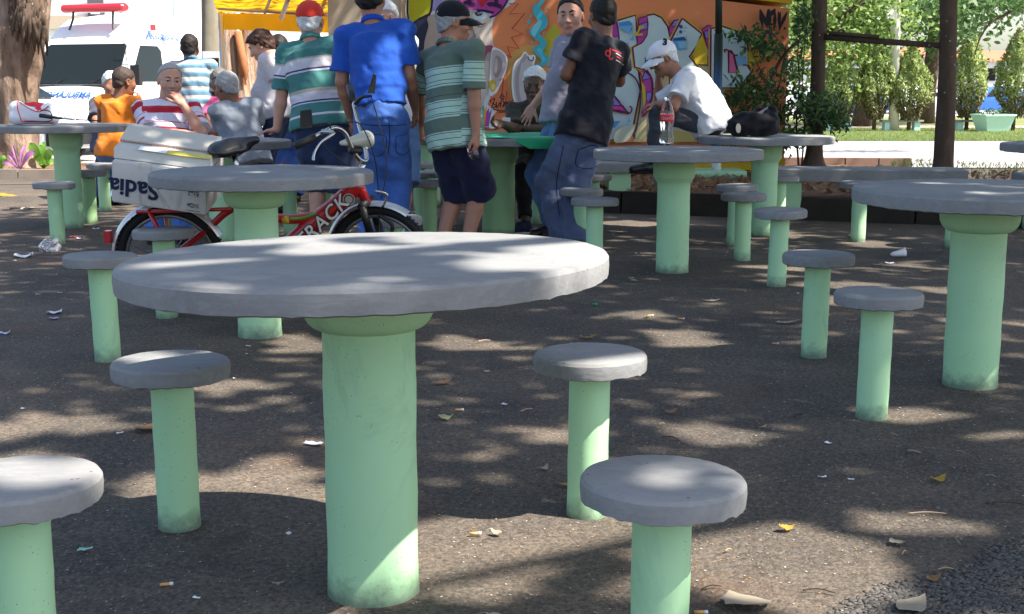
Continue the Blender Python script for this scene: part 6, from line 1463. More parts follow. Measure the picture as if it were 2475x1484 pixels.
p_glass = build_person(dict(label='person with glasses and grey hair in a white and red polo, hand on chin', z=9.75, k=1.0, neck=(402, 250), pelvis=(404, 398), yaw=172, head=(411, 197, 155, 4, 4), armR=((366, 322, -1), (448, 322, -1)), armL=((488, 322, -1), (438, 246, -1)), legR=('sit', (375, 396, -1), ('g', 372, 9.2)), legL=('sit', (438, 396, -1), ('g', 440, 9.2)), skin=SK_LIGHT, hair=dict(m=H_GREY, th=.006, y0=.02, z0=.06), brow=H_DGREY, moustache=H_GREY, glasses=True, shirt=dict(m=M_REDS, hem=-.05, sleeve=.85, slr=.078, collar=M_PINKC, open=True, loose=.022), pants=dict(m=M_JEANB), girth=1.18, paunch=.06, shoulders=1.08, seed=16, vox=.008, hk=1.1, stubble=.35, handL=dict(dir=(-.55, -.1, .85), palm=(-.5, .8, -.4), curl=48, base=25), handR=dict(dir=(1, -.05, -.05), palm=(0, .2, -1), curl=15)))
p_orange = build_person(dict(label='person in an orange sleeveless shirt sitting with back to the camera', z=11.7, k=1.0, neck=(288, 236), pelvis=(277, 366), yaw=14, head=(301, 198, 42, 8), armL=((246, 296, 1), (262, 330, 1)), armR=((334, 292, 1), (336, 245, 1)), legL=('sit', (262, 362, 1), ('g', 258, 12.1)), legR=('sit', (296, 362, 1), ('g', 300, 12.1)), skin=SK_BROWN, face=False, hair=dict(m=H_CROP, th=.005), shirt=dict(m=M_ORNG, hem=-.06, sleeve=0, loose=.018), pants=dict(m=M_JEANL), hunch=-.03, seed=18))
p_stripe = build_person(dict(label='person in a blue and beige striped polo standing behind the man with glasses', z=12.2, k=.98, neck=(464, 150), pelvis=(470, 272), yaw=6, head=(459, 116, 0, 6), armL=((436, 226, 1), (440, 285, 1)), armR=((514, 228, 1), (510, 290, 1)), legL=('stand', 455, .0), legR=('stand', 490, .0), skin=SK_DARK, face=False, hair=dict(m=H_BLACK, th=.004), shirt=dict(m=M_BLUES, hem=-.14, sleeve=.9, slr=.075, collar=M_BLUES, loose=.025), pants=dict(m=M_JEAND), girth=1.1, shoulders=1.1, seed=20, vox=.010))
p_grey = build_person(dict(label='person with grey hair in a grey T-shirt sitting turned away behind the table', z=10.8, k=1.0, neck=(566, 248), pelvis=(600, 372), yaw=-30, head=(548, 213, -48, 14), armL=((541, 318, 1), (505, 316, 1)), armR=((622, 310, 1), (585, 320, 1)), legL=('sit', (562, 372, 1), ('g', 560, 11.2)), legR=('sit', (590, 368, 1), ('g', 590, 11.3)), skin=SK_BROWN, face=False, hair=dict(m=H_GREY, th=.009), shirt=dict(m=M_GREYT, hem=-.10, sleeve=.75, slr=.078, loose=.022), pants=dict(m=M_JEAND), hunch=-.05, girth=1.05, seed=22, vox=.010))
p_pink = build_person(dict(label='person in a pink shirt sitting behind the grey haired man', z=12.2, k=.95, neck=(532, 238), pelvis=(535, 350), yaw=178, head=(530, 198, 170, 18), armR=((508, 290, -1), (520, 320, -1)), armL=((560, 290, -1), (545, 320, -1)), legR=('sit', (525, 352, -1), ('g', 525, 11.8)), legL=('sit', (550, 352, -1), ('g', 550, 11.8)), skin=SK_BROWN, hair=dict(m=H_DGREY, th=.009), shirt=dict(m=M_PINKS, hem=-.05, sleeve=.8), pants=dict(m=M_JEAND), seed=24, vox=.011))
p_lean = build_person(dict(label='person in a pale grey T-shirt leaning forward and looking down to the left', z=11.2, k=1.0, neck=(664, 142), pelvis=(678, 274), yaw=-72, head=(632, 112, -84, 28), armL=((684, 214, -1), (674, 268, 1)), armR=((655, 215, 1), (650, 270, 1)), legL=('stand', 682, -.02), legR=('stand', 668, .1), skin=SK_LIGHT, hair=dict(m=H_BROWN, th=.016, am=.004, fringe=True), brow=H_BROWN, shirt=dict(m=M_LGREY, hem=-.06, sleeve=.62, slr=.08, loose=.022), pants=dict(m=M_JEAND, hemr=.075), paunch=.06, hunch=-.02, seed=26))
p_behind = build_person(dict(label='dark haired person half hidden behind the man in the pale grey shirt', z=12.3, k=.98, neck=(684, 152), pelvis=(700, 270), yaw=-10, head=(673, 118, -20, 6), armL=((672, 214, 1), (676, 265, 1)), armR=((722, 214, 1), (716, 270, 1)), legL=('stand', 690, .0), legR=('stand', 716, .0), skin=SK_BROWN, face=False, hair=dict(m=H_BLACK, th=.009), shirt=dict(m=M_WHBL, hem=-.10, sleeve=.8), pants=dict(m=M_JEANB), seed=28, vox=.011))
p_whair = build_person(dict(label='person with white hair in denim shorts facing the camera behind the blue polo', z=8.95, k=.97, neck=(930, 92), pelvis=(952, 292), yaw=172, head=(932, 48, 174, 2), armR=((885, 205, 1), (900, 280, -1)), armL=((985, 205, 1), (978, 282, -1)), legR=('stand', 918, .05), legL=('stand', 974, .02), skin=SK_LIGHT, hair=dict(m=H_WHITE, th=.011), brow=H_WHITE, shirt=dict(m=M_WHT, hem=-.03, sleeve=.75), pants=dict(m=M_JEANL, short=1.06, loose=.02, hemr=.11), shoe_m=M_SOLE, seed=30))
p_pattern = build_person(dict(label='person in a dark patterned shirt behind the orange shirt', z=12.6, k=.98, neck=(268, 240), pelvis=(262, 356), yaw=-160, head=(322, 215, 100, 8), armR=((232, 290, -1), (250, 330, -1)), armL=((300, 290, -1), (290, 330, -1)), legR=('sit', (250, 352, -1), ('g', 250, 12.2)), legL=('sit', (280, 352, -1), ('g', 280, 12.2)), skin=SK_TAN, face=False, hair=dict(m=H_WHITE, th=.008), shirt=dict(m=M_DKPAT, hem=-.05, sleeve=.9, slr=.08), pants=dict(m=M_JEAND), seed=32, vox=.011) | dict(head=(270, 205, 150, 5)))
# cap number, shirt prints, bracelet
hp, H = p_white['hp'], p_white['H']
def on_head(J, x, y, zz): return Vector(J['hp'](x, y, zz))
from mathutils.bvhtree import BVHTree
def cast(o, px, py):
    bv = BVHTree.FromPolygons([v.co for v in o.data.vertices], [p.vertices for p in o.data.polygons]); b = abs_loc(o); h = bv.ray_cast(Vector((0, 0, CAMH)) - b, ray(px, py).normalized()); return (h[0] + b, h[1]) if h[0] is not None else (P(px, py, 9.6), Vector((0, -1, 0)))
q_, n_ = cast(p_white['cap'], 1607, 103); n_ = (n_ + Vector((0, -.6, 0))).normalized(); xr_ = Vector((1, 0, -.12)); xr_ = (xr_ - n_ * xr_.dot(n_)).normalized()
text_obj('cap_number', '3', mat('black_print', (.01, .01, .015), .6, .3, var=0), p_white['cap'], frame(q_ + n_ * .004, xr_, n_.cross(xr_)), .075, .004, 0, .003)
# print on the black T-shirt: red curl and lines of small writing on the upper back
def shirt_point(J, a, t, out):
    f_, r_, u_ = J['f'], J['r'], J['up']; return J['sp'](t) + r_ * a - f_ * out
M_PRR = mat('red_print', (.55, .04, .05), .7, .2, var=.1); M_PRW = mat('pale_print', (.55, .55, .55), .7, .2, var=.1)
def surf_ribbon(name, J, L, w, m, shirt):
    """ribbon laid on the back of a shirt by casting onto its mesh"""
    so = [c_ for c_ in J['root'].children if c_.name.startswith(shirt)][0]
    from mathutils.bvhtree import BVHTree
    bv = BVHTree.FromPolygons([v.co for v in so.data.vertices], [p.vertices for p in so.data.polygons]); base = Vector(J['root'].location)
    V = []; n = len(L)
    pts = bez([(x, y, 0) for x, y in L], 4)
    for i, p in enumerate(pts):
        d = (pts[min(i + 1, len(pts) - 1)] - pts[max(i - 1, 0)]).normalized(); q = Vector((-d.y, d.x, 0)) * w / 2
        for s_ in (1, -1):
            rr_ = ray(p.x + q.x * s_, p.y + q.y * s_).normalized(); h = bv.ray_cast(Vector((0, 0, CAMH)) - base, rr_)
            hit = h[0] if h[0] is not None else (P(p.x, p.y, J.get('zz', 8.6)) - base)
            V.append(hit + base - rr_ * .004)
    return obj(name, V, [[2 * i, 2 * i + 1, 2 * i + 3, 2 * i + 2] for i in range(len(pts) - 1)], m, so)
def k4(x, y): return ((1500 + x * 300 / 2226) * K, (20 + y * 300 / 2226) * K)
surf_ribbon('shirt_print', p_black, [k4(*q) for q in ((190, 740), (185, 870), (140, 890), (105, 850), (125, 790), (180, 800))], 3.6, M_PRR, 'shirt')
surf_ribbon('shirt_print', p_black, [k4(*q) for q in ((180, 860), (175, 930), (205, 955), (240, 920))], 3.6, M_PRR, 'shirt')
for (a, b, w, m) in (((220, 770), (400, 850), 3, M_PRR), ((295, 835), (430, 930), 2, M_PRW), ((310, 900), (440, 990), 3, M_PRR), ((300, 965), (440, 1060), 2, M_PRW)):
    surf_ribbon('shirt_print', p_black, [k4(*a), k4((a[0] + b[0]) / 2, (a[1] + b[1]) / 2 - 6), k4(*b)], w, m, 'shirt')

M_SEAM = cloth('denim_seam', (.10, .15, .30)); M_SEAMD = cloth('dark_denim_seam', (.012, .03, .12)); M_SEAMG = cloth('grey_denim_seam', (.015, .02, .045))
for L in ([(890, 326), (931, 329), (930, 364), (912, 378), (892, 364), (890, 326)], [(957, 330), (990, 327), (989, 362), (975, 374), (958, 366), (957, 330)]):
    surf_ribbon('back_pocket_seam', p_blue, L, 1.6, M_SEAMD, 'trousers')
surf_ribbon('waist_seam', p_blue, [(862, 298), (910, 303), (960, 303), (1000, 297)], 2, M_SEAMD, 'trousers'); surf_ribbon('centre_seam', p_blue, [(940, 292), (942, 330), (938, 372)], 2.2, M_SEAMD, 'trousers')
for px in (888, 940, 982): surf_ribbon('belt_loop', p_blue, [(px, 268), (px, 280), (px, 292)], 4, M_JEANB, 'belt')
surf_ribbon('back_pocket_seam', p_black, [(1398, 362), (1440, 352), (1452, 392), (1424, 408), (1392, 398), (1398, 362)], 2.2, M_SEAMG, 'trousers'); surf_ribbon('side_seam', p_black, [(1362, 352), (1352, 400), (1345, 450), (1352, 520)], 2, M_SEAMG, 'trousers')
# ------------------------------------------------------------------ bicycle leaning on the table, with its box
LEAN = math.radians(12); BY0 = 6.385
bn = Vector((0, -math.cos(LEAN), -math.sin(LEAN))).normalized()        # side of the bicycle facing the camera
bo_ = Vector((0, BY0, 0)); bup = Vector((0, -math.sin(LEAN), math.cos(LEAN)))
def B(px, py, off=0.0):
    """point on the bicycle's leaning plane (off metres towards the camera side)"""
    r = ray(px, py); o = Vector((0, 0, CAMH)); t = ((bo_ + bn * off) - o).dot(bn) / r.dot(bn); return o + r * t
M_FRAME = car_paint('red_frame_paint', (.50, .012, .014), .3); M_SILV = mat('fender_silver', (.62, .62, .62), .35, .5, .7, var=.1); M_SADDLE = mat('black_vinyl', (.012, .012, .014), .25, .5, var=.1); M_RIMG = mat('alloy_rim', (.25, .25, .26), .4, .5, .8)
hubR, hubF = B(414, 622), B(922, 622)
WR = hubR.z / math.cos(LEAN) - .002
bike = thing('bicycle', 'red bicycle with TRACK lettering leaning behind the round table', 'bicycle', (hubR + hubF) / 2 * 1.0 - Vector((0, 0, hubR.z)))
ex = Vector((1, 0, 0))
def wheel_b(c, turn=0.0):
    rot = Matrix.Rotation(turn, 3, bup); x = rot @ ex; y = bup; n = x.cross(y)
    c = Vector(c)
    def circ(r, seg=48): return [c + x * r * math.cos(a) + y * r * math.sin(a) for a in [2 * math.pi * i / seg for i in range(seg + 1)]]
    mb = MB(); mb.tube(circ(WR - .022), .022, 8, False); tyre = mb.build('wheel', M_RUB, bike, True)
    # knobs of the tread
    mb = MB()
    for i in range(72):
        a = 2 * math.pi * i / 72; p = c + x * (WR - .001) * math.cos(a) + y * (WR - .001) * math.sin(a); rr_ = Matrix((x * -math.sin(a) + y * math.cos(a), n, x * math.cos(a) + y * math.sin(a))).transposed(); mb.box(p, (.009, .03, .006), rr_)
    mb.build('tread', M_RUB, tyre)
    mb = MB(); mb.tube(circ(WR - .052), .011, 8, False); mb.build('rim', M_RIMG, tyre, True)
    for i in range(20):
        a = 2 * math.pi * i / 20; s_ = 1 if i % 2 else -1; p0 = c + n * .028 * s_ + (x * math.cos(a + .35 * s_) + y * math.sin(a + .35 * s_)) * .02; p1 = c + (x * math.cos(a) + y * math.sin(a)) * (WR - .055)
        mb = MB(); mb.tube([p0, p1], .0014, 4); mb.build('spoke', M_CHROME, tyre)
    mb = MB(); mb.tube([c - n * .05, c + n * .05], .017, 10); mb.build('hub', M_CHROME, tyre, True)
    return x, n
wheel_b(hubR); fx, fn = wheel_b(hubF, math.radians(-14))
def fender(c, x, n, a0, a1, m, nm='fender'):
    V = []; N = 26
    for i in range(N + 1):
        a = math.radians(a0 + (a1 - a0) * i / N); d = x * math.cos(a) + bup * math.sin(a)
        for w_, h_ in ((-.030, -.012), (-.022, .002), (0, .008), (.022, .002), (.030, -.012)): V.append(c + d * (WR + .017 + h_) + n * w_)
    return obj(nm, V, [[5 * i + k, 5 * i + k + 1, 5 * i + 6 + k, 5 * i + 5 + k] for i in range(N) for k in range(4)], m, bike, True)
fender(hubR, ex, ex.cross(bup), 25, 192, M_SILV); fender(hubF, fx, fn, 58, 172, M_SILV)
def tubeb(name, pts, r, m=None, flat=1.0, par=None, seg=12): 
    mb = MB(); b = bez(pts, 5) if len(pts) > 2 else pts; rs = r if not isinstance(r, (list, tuple)) else list(np.interp(np.linspace(0, len(r) - 1, len(b)), range(len(r)), r))
    mb.tube(b, rs, seg, True, flat); return mb.build(name, m or M_FRAME, par or bike, True)
dt = tubeb('down_tube', [B(868, 440), B(820, 490), B(740, 555), B(655, 628)], [.042, .046, .046, .036])
tubeb('head_tube', [B(858, 425), B(886, 492)], .026)
tubeb('main_tube', [B(770, 522), B(700, 530), B(640, 520), B(586, 500), B(548, 512), B(500, 555), B(414, 622)], [.026, .024, .022, .02, .019, .018, .014])
tubeb('seat_tube', [B(655, 628), B(600, 520), B(568, 400)], .021)
tubeb('chain_stay', [B(655, 628, -.05), B(414, 622, -.06)], .013); tubeb('chain_stay', [B(655, 628, .05), B(414, 622, .06)], .013)
tubeb('seat_post', [B(578, 440), B(566, 372)], .015, M_CHROME)
tubeb('rack_strut', [B(414, 618, .07), B(358, 505, .07)], .011); tubeb('rack_strut', [B(414, 618, -.07), B(398, 500, -.07)], .011); tubeb('rack_rail', [B(330, 512, .07), B(560, 505, .07)], .010); tubeb('rack_rail', [B(330, 512, -.07), B(560, 505, -.07)], .010)
# stripe decals on the main tube and the TRACK lettering
tubeb('stripe_decal', [B(700, 529, .021), B(735, 526, .022), B(765, 515, .024)], .007, mat('green_decal', (.12, .42, .05), .4, .4)); tubeb('yellow_decal', [B(683, 531, .006), B(700, 530, .006)], .021, mat('yellow_decal', (.65, .40, .03), .4, .4))
q0, q1 = B(652 + 0, 0), None
xa = (B(842, 468) - B(760, 548)).normalized(); M_TXW = mat('white_lettering', (.78, .78, .80), .4, .4, var=0); M_TXK = mat('black_lettering_edge', (.02, .02, .03), .4, .4, var=0)
cT = (B(803, 507) + B(757, 556)) / 2 + bn * .0475
ya = bn.cross(xa)
text_obj('frame_lettering_edge', 'TRACK', M_TXK, dt, frame(cT + bn * .000, xa, ya), .098, .0016, .25, .005, 1.12)
text_obj('frame_lettering', 'TRACK', M_TXW, dt, frame(cT + bn * .003, xa, ya), .098, .0016, .25, .001, 1.12)
# round head badge
mb = MB(); c = B(846, 475) + bn * .047
for r_, m_, o_, in ((.030, M_SILV, 0), (.024, M_TXK, .0015), (.019, M_SILV, .003)):
    mb = MB(); n_ = 20; mb.poly([c + bn * o_ + (xa * math.cos(2 * math.pi * i / n_) + ya * math.sin(2 * math.pi * i / n_)) * r_ for i in range(n_)]); mb.build('badge', m_, dt)
# grey chain guard with green disc
mb = MB(); G_ = [B(558, 478, .075), B(590, 470, .075), B(650, 590, .075), B(700, 620, .075), B(640, 660, .075), B(600, 600, .075)]; mb.add(G_ + [p - bn * .012 for p in G_], [list(range(6)), list(range(6, 12))[::-1]] + [[i, i + 6, (i + 1) % 6 + 6, (i + 1) % 6] for i in range(6)]); mb.build('chain_guard', mat('grey_guard', (.28, .28, .27), .5, .3, var=.1), bike)
# fork with suspension legs, brake arms
for s_ in (-1, 1):
    o = s_ * .06; a = B(886, 490) + fn * o; b_ = hubF + fn * o; m_ = a.lerp(b_, .45); 
    tubeb('fork_leg', [a, m_], .019, M_BLACKP); tubeb('fork_slider', [m_, b_], .023, M_BLACKP)
tubeb('fork_crown', [B(886, 490) + fn * -.07, B(886, 490) + fn * .07], .022, M_BLACKP)
tubeb('brake_arm', [B(925, 500, .06), B(935, 470, .06), B(905, 462, .06)], .006, M_CHROME); tubeb('brake_arm', [B(915, 520, .06), B(948, 545, .06), B(940, 580, .06)], .009, M_BLACKP)
# stem, handlebar, headlamp
tubeb('stem', [B(862, 430), B(878, 396)], .015, M_CHROME)
HZ = B(880, 392)
def HB(px, py, z): return P(px, py, z)
tubeb('handlebar', [HB(716, 352, 5.98), HB(748, 338, 6.0), HB(785, 317, 6.03), HB(812, 309, 6.06), HB(834, 322, 6.1), HB(850, 356, 6.14), HB(868, 385, 6.18), HB(885, 388, 6.24), HB(884, 360, 6.3), HB(872, 318, 6.38), HB(860, 272, 6.45), HB(853, 238, 6.52), HB(846, 214, 6.6)], .0105, M_CHROME)
tubeb('grip', [HB(712, 354, 5.97), HB(762, 331, 6.01)], [.019, .018], M_BLACKP); tubeb('grip', [HB(854, 246, 6.50), HB(845, 208, 6.62)], [.018, .019], M_BLACKP)
tubeb('brake_lever', [HB(778, 318, 6.0), HB(806, 322, 5.98), HB(775, 345, 5.95), HB(760, 370, 5.93), HB(757, 388, 5.92)], [.012, .010, .006, .006, .007], M_CHROME); tubeb('brake_lever', [HB(860, 250, 6.46), HB(875, 235, 6.4), HB(898, 232, 6.36)], [.012, .009, .007], M_BLACKP)
mb = MB(); 
mir = [HB(726, 268, 5.95), HB(752, 264, 5.95), HB(756, 300, 5.97), HB(754, 308, 5.97), HB(730, 311, 5.97), HB(724, 304, 5.96)]; mb.add(mir + [p + Vector((0, .014, 0)) for p in mir], [list(range(6))[::-1], list(range(6, 12))] + [[i, (i + 1) % 6, (i + 1) % 6 + 6, i + 6] for i in range(6)]); mb.build('mirror', M_BLACKP, bike)
tubeb('mirror_arm', [HB(752, 302, 5.97), HB(790, 298, 6.0), HB(800, 312, 6.04)], .004, M_BLACKP)
mir = [HB(902, 178, 6.34), HB(909, 182, 6.36), HB(905, 226, 6.36), HB(888, 226, 6.34)]; mb = MB(); mb.add(mir + [p + Vector((0, .02, 0)) for p in mir], [[3, 2, 1, 0], [4, 5, 6, 7]] + [[i, (i + 1) % 4, (i + 1) % 4 + 4, i + 4] for i in range(4)]); mb.build('mirror', M_BLACKP, bike)
HL = Solid(.005); a, b_ = A3(HB(826, 346, 6.12)), A3(HB(884, 336, 6.2)); HL.rc(a, b_, .012, .040, .01); HL.rc(b_, A3(HB(888, 342, 6.22)), .040, .034, .01); V, Fc = HL.mesh(); tL = mat('clear_lamp_plastic', (.45, .46, .38), .15, .6, var=.15); obj('headlamp', V, Fc, tL, bike, True)
tubeb('headlamp_mount', [HB(846, 362, 6.14), HB(872, 366, 6.18)], [.018, .022], M_BLACKP)
for L in ([(822, 300, 6.05), (870, 300, 6.1), (905, 380, 6.2), (915, 470, 6.3)], [(898, 236, 6.4), (925, 330, 6.3), (935, 400, 6.3), (922, 480, 6.32)], [(770, 330, 6.0), (800, 370, 6.05), (870, 420, 6.2)]): tubeb('brake_cable', [HB(*p) for p in L], .003, M_BLACKP, seg=6)
# saddle
SD = Solid(.006); s0, s1, s2 = A3(B(525, 358)), A3(B(560, 352)), A3(B(618, 338)); side = A3(bn); HX = np.array([A3(ex), side, A3(bup)])
SD.el(s0 + [.03, 0, -.005], HX, (.075, .095, .038), .03); SD.rc(s1, s2, .040, .020, .03); SD.el(s1 - [0, 0, .015], HX, (.09, .06, .03), .03); SD.cut(s0 - [0, 0, .038], -A3(bup) + [.18, 0, 0]); V, Fc = SD.mesh(); obj('saddle', V, Fc, M_SADDLE, bike, True)
tubeb('saddle_rail', [B(530, 376), B(566, 380), B(596, 362)], .005, M_CHROME)
mb = MB(); mb.box(B(262, 572, 0), (.03, .05, .06)); mb.build('reflector', M_REDL, bike)
# box on the rack: upside-down printed carton
carton = thing('carton', 'scuffed white carton with upside-down Sadia lettering strapped on the bicycle', 'box', B(390, 510))
M_CARD = (lambda t: (t.color(t.mix(t.rr(t.noise(5, 6, .7, t.mapping((1, 1, .35)), 1.5), .56, .75), t.mix(t.noise(14, 4), (.52, .50, .47), (.64, .62, .60)), (.30, .22, .15))), t.bump(t.noise(22, 4), .25, .006), t.m)[-1])(NT('worn_carton', .8, .2))
FO = .19
TL, BL, BR, TR = B(270, 388, FO), B(269, 488, FO), B(499, 520, FO), B(503, 418, FO)
dep = -bn * .36
mb = MB(); V8 = [BL, BR, TR, TL, BL + dep, BR + dep, TR + dep, TL + dep]; mb.add(V8, [[0, 1, 2, 3], [1, 5, 6, 2], [5, 4, 7, 6], [4, 0, 3, 7], [3, 2, 6, 7], [0, 4, 5, 1]]); co = mb.build('box', M_CARD, carton)
bm = bmesh.new(); bm.from_mesh(co.data); bmesh.ops.bevel(bm, geom=bm.edges[:], offset=.006, segments=2, affect='EDGES'); bm.to_mesh(co.data); bm.free()
ux = (BR - BL).normalized(); uy = (TL - BL).normalized()
# foam lid with a stitched flap and a strip of tape
mb = MB(); e = ux * .005; zz = bup * .004
L0 = [TL + dep * .10 + zz, TR + dep * .10 + zz, TR + dep * 1.0 + zz, TL + dep * 1.0 + zz]; mb.add([p for p in L0] + [p + bup * .045 + (-dep.normalized() * -.02 if i < 2 else Vector()) for i, p in enumerate(L0)], [[0, 1, 5, 4], [1, 2, 6, 5], [2, 3, 7, 6], [3, 0, 4, 7], [4, 5, 6, 7]]); mb.build('lid', mat('foam_lid', (.54, .53, .49), .7, .2, var=.15), carton)
F0 = [TL + dep * .45 + bup * .052, TR + dep * .45 + bup * .05, TR + dep * .95 + bup * .075, TL + dep * .95 + bup * .085]; mb = MB(); mb.add(F0 + [p + bup * .012 for p in F0], [[3, 2, 1, 0], [4, 5, 6, 7], [0, 1, 5, 4], [1, 2, 6, 5], [2, 3, 7, 6], [3, 0, 4, 7]]); mb.build('flap', mat('cream_flap', (.52, .49, .43), .8, .2, var=.1), carton)
M_STI = mat('red_stitch', (.30, .06, .05), .8, .2, var=0); mb = MB()
for i in range(34):
    p = (TL + dep * .43 + bup * .058).lerp(TR + dep * .43 + bup * .056, (i + .5) / 34); mb.box(p, (.007, .004, .004))
o_ = mb.build('stitching', M_STI, carton); o_['kind'] = 'stuff'
ta = TL.lerp(TR, .48); mb = MB(); mb.add([ta + dep * .12 + bup * .054, TR + dep * .12 + bup * .054, TR + dep * .30 + bup * .056, ta + dep * .30 + bup * .056], [[0, 1, 2, 3]]); mb.build('tape', mat('yellow_tape', (.62, .52, .06), .4, .4, var=.3, nscale=25), carton)
ta2 = ta - ux * .10; mb = MB(); mb.add([ta2 + dep * .11 + bup * .057, ta2 + ux * .13 + dep * .11 + bup * .057, ta2 + ux * .13 + dep * .28 + bup * .059, ta2 + dep * .28 + bup * .059], [[0, 1, 2, 3]]); mb.build('label', M_SIGNW, carton)
M_NAVYT = mat('navy_print', (.018, .026, .065), .7, .2, var=.1)
text_obj('carton_lettering', 'Sadia', M_NAVYT, carton, frame(BL.lerp(BR, .235) + uy * .085 + bn * .003, -ux, -uy), .115, .0012, 0, .003)
# printed blocks at the right of the carton face
M_PRN = (lambda t: (t.color(t.mix(t.math('GREATER_THAN', t.noise(140, 2), .5), (.52, .50, .47), (.06, .05, .05))), t.m)[-1])(NT('small_print', .8, .2))
def on_box(a, b, w, h, m, name):
    c = BL.lerp(BR, a) + uy * b + bn * .003; mb = MB(); mb.add([c, c + ux * w, c + ux * w + uy * h, c + uy * h], [[0, 1, 2, 3]]); mb.build(name, m, carton)
on_box(.80, .085, .048, .06, M_PRN, 'print_block'); on_box(.79, .028, .055, .022, M_PRN, 'print_block'); on_box(.79, .012, .065, .0025, M_NAVYT, 'print_line')
mb = MB(); c = BL.lerp(BR, .80) + uy * .147 + bn * .003; mb.add([c, c + ux * .05, c + ux * .025 + uy * .02], [[0, 1, 2]]); mb.build('print_block', M_PRN, carton)
# ------------------------------------------------------------------ things on the tables
# big glass bottle with the red label
M_CLEAR = (lambda t: (t.color((.93, .96, .95)), t.b.inputs['Transmission Weight'].__setattr__('default_value', 1.0), t.b.inputs['IOR'].__setattr__('default_value', 1.45), t.m)[-1])(NT('clear_glass', .03, .5))
T4h = .735
bb = G(1611, 347, T4h); bot = thing('glass_bottle', 'empty clear glass bottle with red label on the round table', 'bottle', bb)
s = 110 * bb.y / FPX / 110 * 1.0
u_ = 1.0 / (FPX / (bb.y * CP))
HB_ = 112 * u_
prof = [(.0, 0), (.80, .0), (.95, .02), (1.0, .07), (.98, .15), (.84, .24), (.83, .30), (.93, .40), (.97, .48), (.97, .62), (.90, .68), (.72, .78), (.50, .86), (.36, .92), (.34, .955), (.42, .965), (.42, 1.0), (.32, 1.0)]
R0 = 17.5 * u_
mb = MB(); mb.lathe([(max(r_ * R0, .001), z_ * HB_) for r_, z_ in prof], bb, 32)
inner = [(max(r_ * R0 - .004, .0008), min(z_ * HB_ + (.006 if z_ < .05 else 0), HB_ - .0005)) for r_, z_ in prof]
mb.build('glass', M_CLEAR, bot, True)
mb = MB(); mb.lathe([(R0 * .985, HB_ * .475), (R0 * .99, HB_ * .48), (R0 * .99, HB_ * .62), (R0 * .975, HB_ * .625)], bb, 32); mb.build('label_band', mat('red_label', (.62, .015, .025), .4, .4, var=.05), bot, True)
me_t = text_obj('label_lettering', 'Coca-Cola', M_TXW, bot, frame(bb + Vector((0, -R0 - .0015, HB_ * .55)), (1, 0, 0), (0, 0, 1)), .026, .0006, .3, .0002, .9)
for v in me_t.data.vertices:      # wrap round the bottle
    x = v.co.x; a = x / R0; v.co.x = math.sin(a) * (R0 + .0012); v.co.y = -math.cos(a) * (R0 + .0012)
# black bag on the far table
bg = G(1818, 330, .74); bag = thing('black_bag', 'slouched black shoulder bag with pale buckle on the round table', 'bag', bg)
M_BAG = cloth('black_nylon', (.012, .012, .016), None, .6, var=.4, nscale=20); um = bg.y / FPX
Bg = Solid(.006); fr = np.eye(3); b0 = A3(bg)
Bg.el(b0 + [-.06, 0, .075], fr, (.13, .10, .085), .04); Bg.el(b0 + [.08, .01, .085], fr, (.12, .10, .095), .04); Bg.rc(b0 + [-.14, 0, .13], b0 + [.13, .02, .20], .018, .025, .04); Bg.rc(b0 + [.14, 0, .18], b0 + [.16, 0, .05], .035, .03, .03); Bg.disp(wrinkle(.007, 55, 5, .8)); Bg.cut(b0 + [0, 0, .003], [0, 0, -1]); V, Fc = Bg.mesh(); obj('body', V, Fc, M_BAG, bag, True)
mb = MB(); mb.add([P(x, y, bg.y * 1.0 - .13 + CAMH * 0) for x, y in ((1774, 287), (1835, 270), (1858, 256), (1850, 272), (1795, 292))], [[0, 1, 2, 3, 4]]); mb.build('flap_trim', mat('grey_trim', (.25, .25, .25), .6, .3), bag)
a = P(1822, 305, bg.y * CP - .02); mb = MB(); mb.box(a, (.05, .012, .06)); mb.box(a + Vector((0, -.008, .004)), (.014, .006, .022)); mb.build('buckle', mat('pale_plastic', (.55, .55, .53), .5, .3), bag)
mb = MB(); ring = [P(1785 + 6 * math.cos(t), 310 + 12 * math.sin(t), bg.y * CP - .05) for t in [i * 6.283 / 14 for i in range(14)]]; mb.add(ring + [p + Vector((0, .012, 0)) for p in ring], [list(range(14))] + [[i, i + 14, (i + 1) % 14 + 14, (i + 1) % 14] for i in range(14)]); mb.build('round_tag', mat('straw_tag', (.5, .45, .36), .7, .2), bag)
# white bag with red trim, and the rod with black grip, on the left table
wb = G(95, 303, .81); wbag = thing('white_bag', 'white vinyl bag with red piping on the left table', 'bag', wb)
M_VIN = mat('white_vinyl', (.70, .72, .78), .45, .4, var=.06, nscale=6); M_REDV = mat('red_vinyl', (.65, .02, .03), .4, .4, var=.1)
def WB(px, py, d=0.0): return P(px, py, wb.y * CP + .05 + d)
Wb = Solid(.006)
for (x0, y0, x1, y1, r0, r1) in ((42, 262, 42, 284, 17, 18), (42, 264, 95, 276, 16, 17), (95, 276, 118, 264, 17, 14), (118, 266, 128, 284, 13, 12), (42, 284, 128, 287, 15, 13)):
    Wb.rc(A3(WB(x0, y0)), A3(WB(x1, y1)), r0 * wb.y / FPX, r1 * wb.y / FPX, .03)
Wb.cut([0, 0, wb.z + .002], [0, 0, -1]); Wb.disp(wrinkle(.003, 40, 8)); V, Fc = Wb.mesh(); obj('body', V, Fc, M_VIN, wbag, True)
zf = -.075
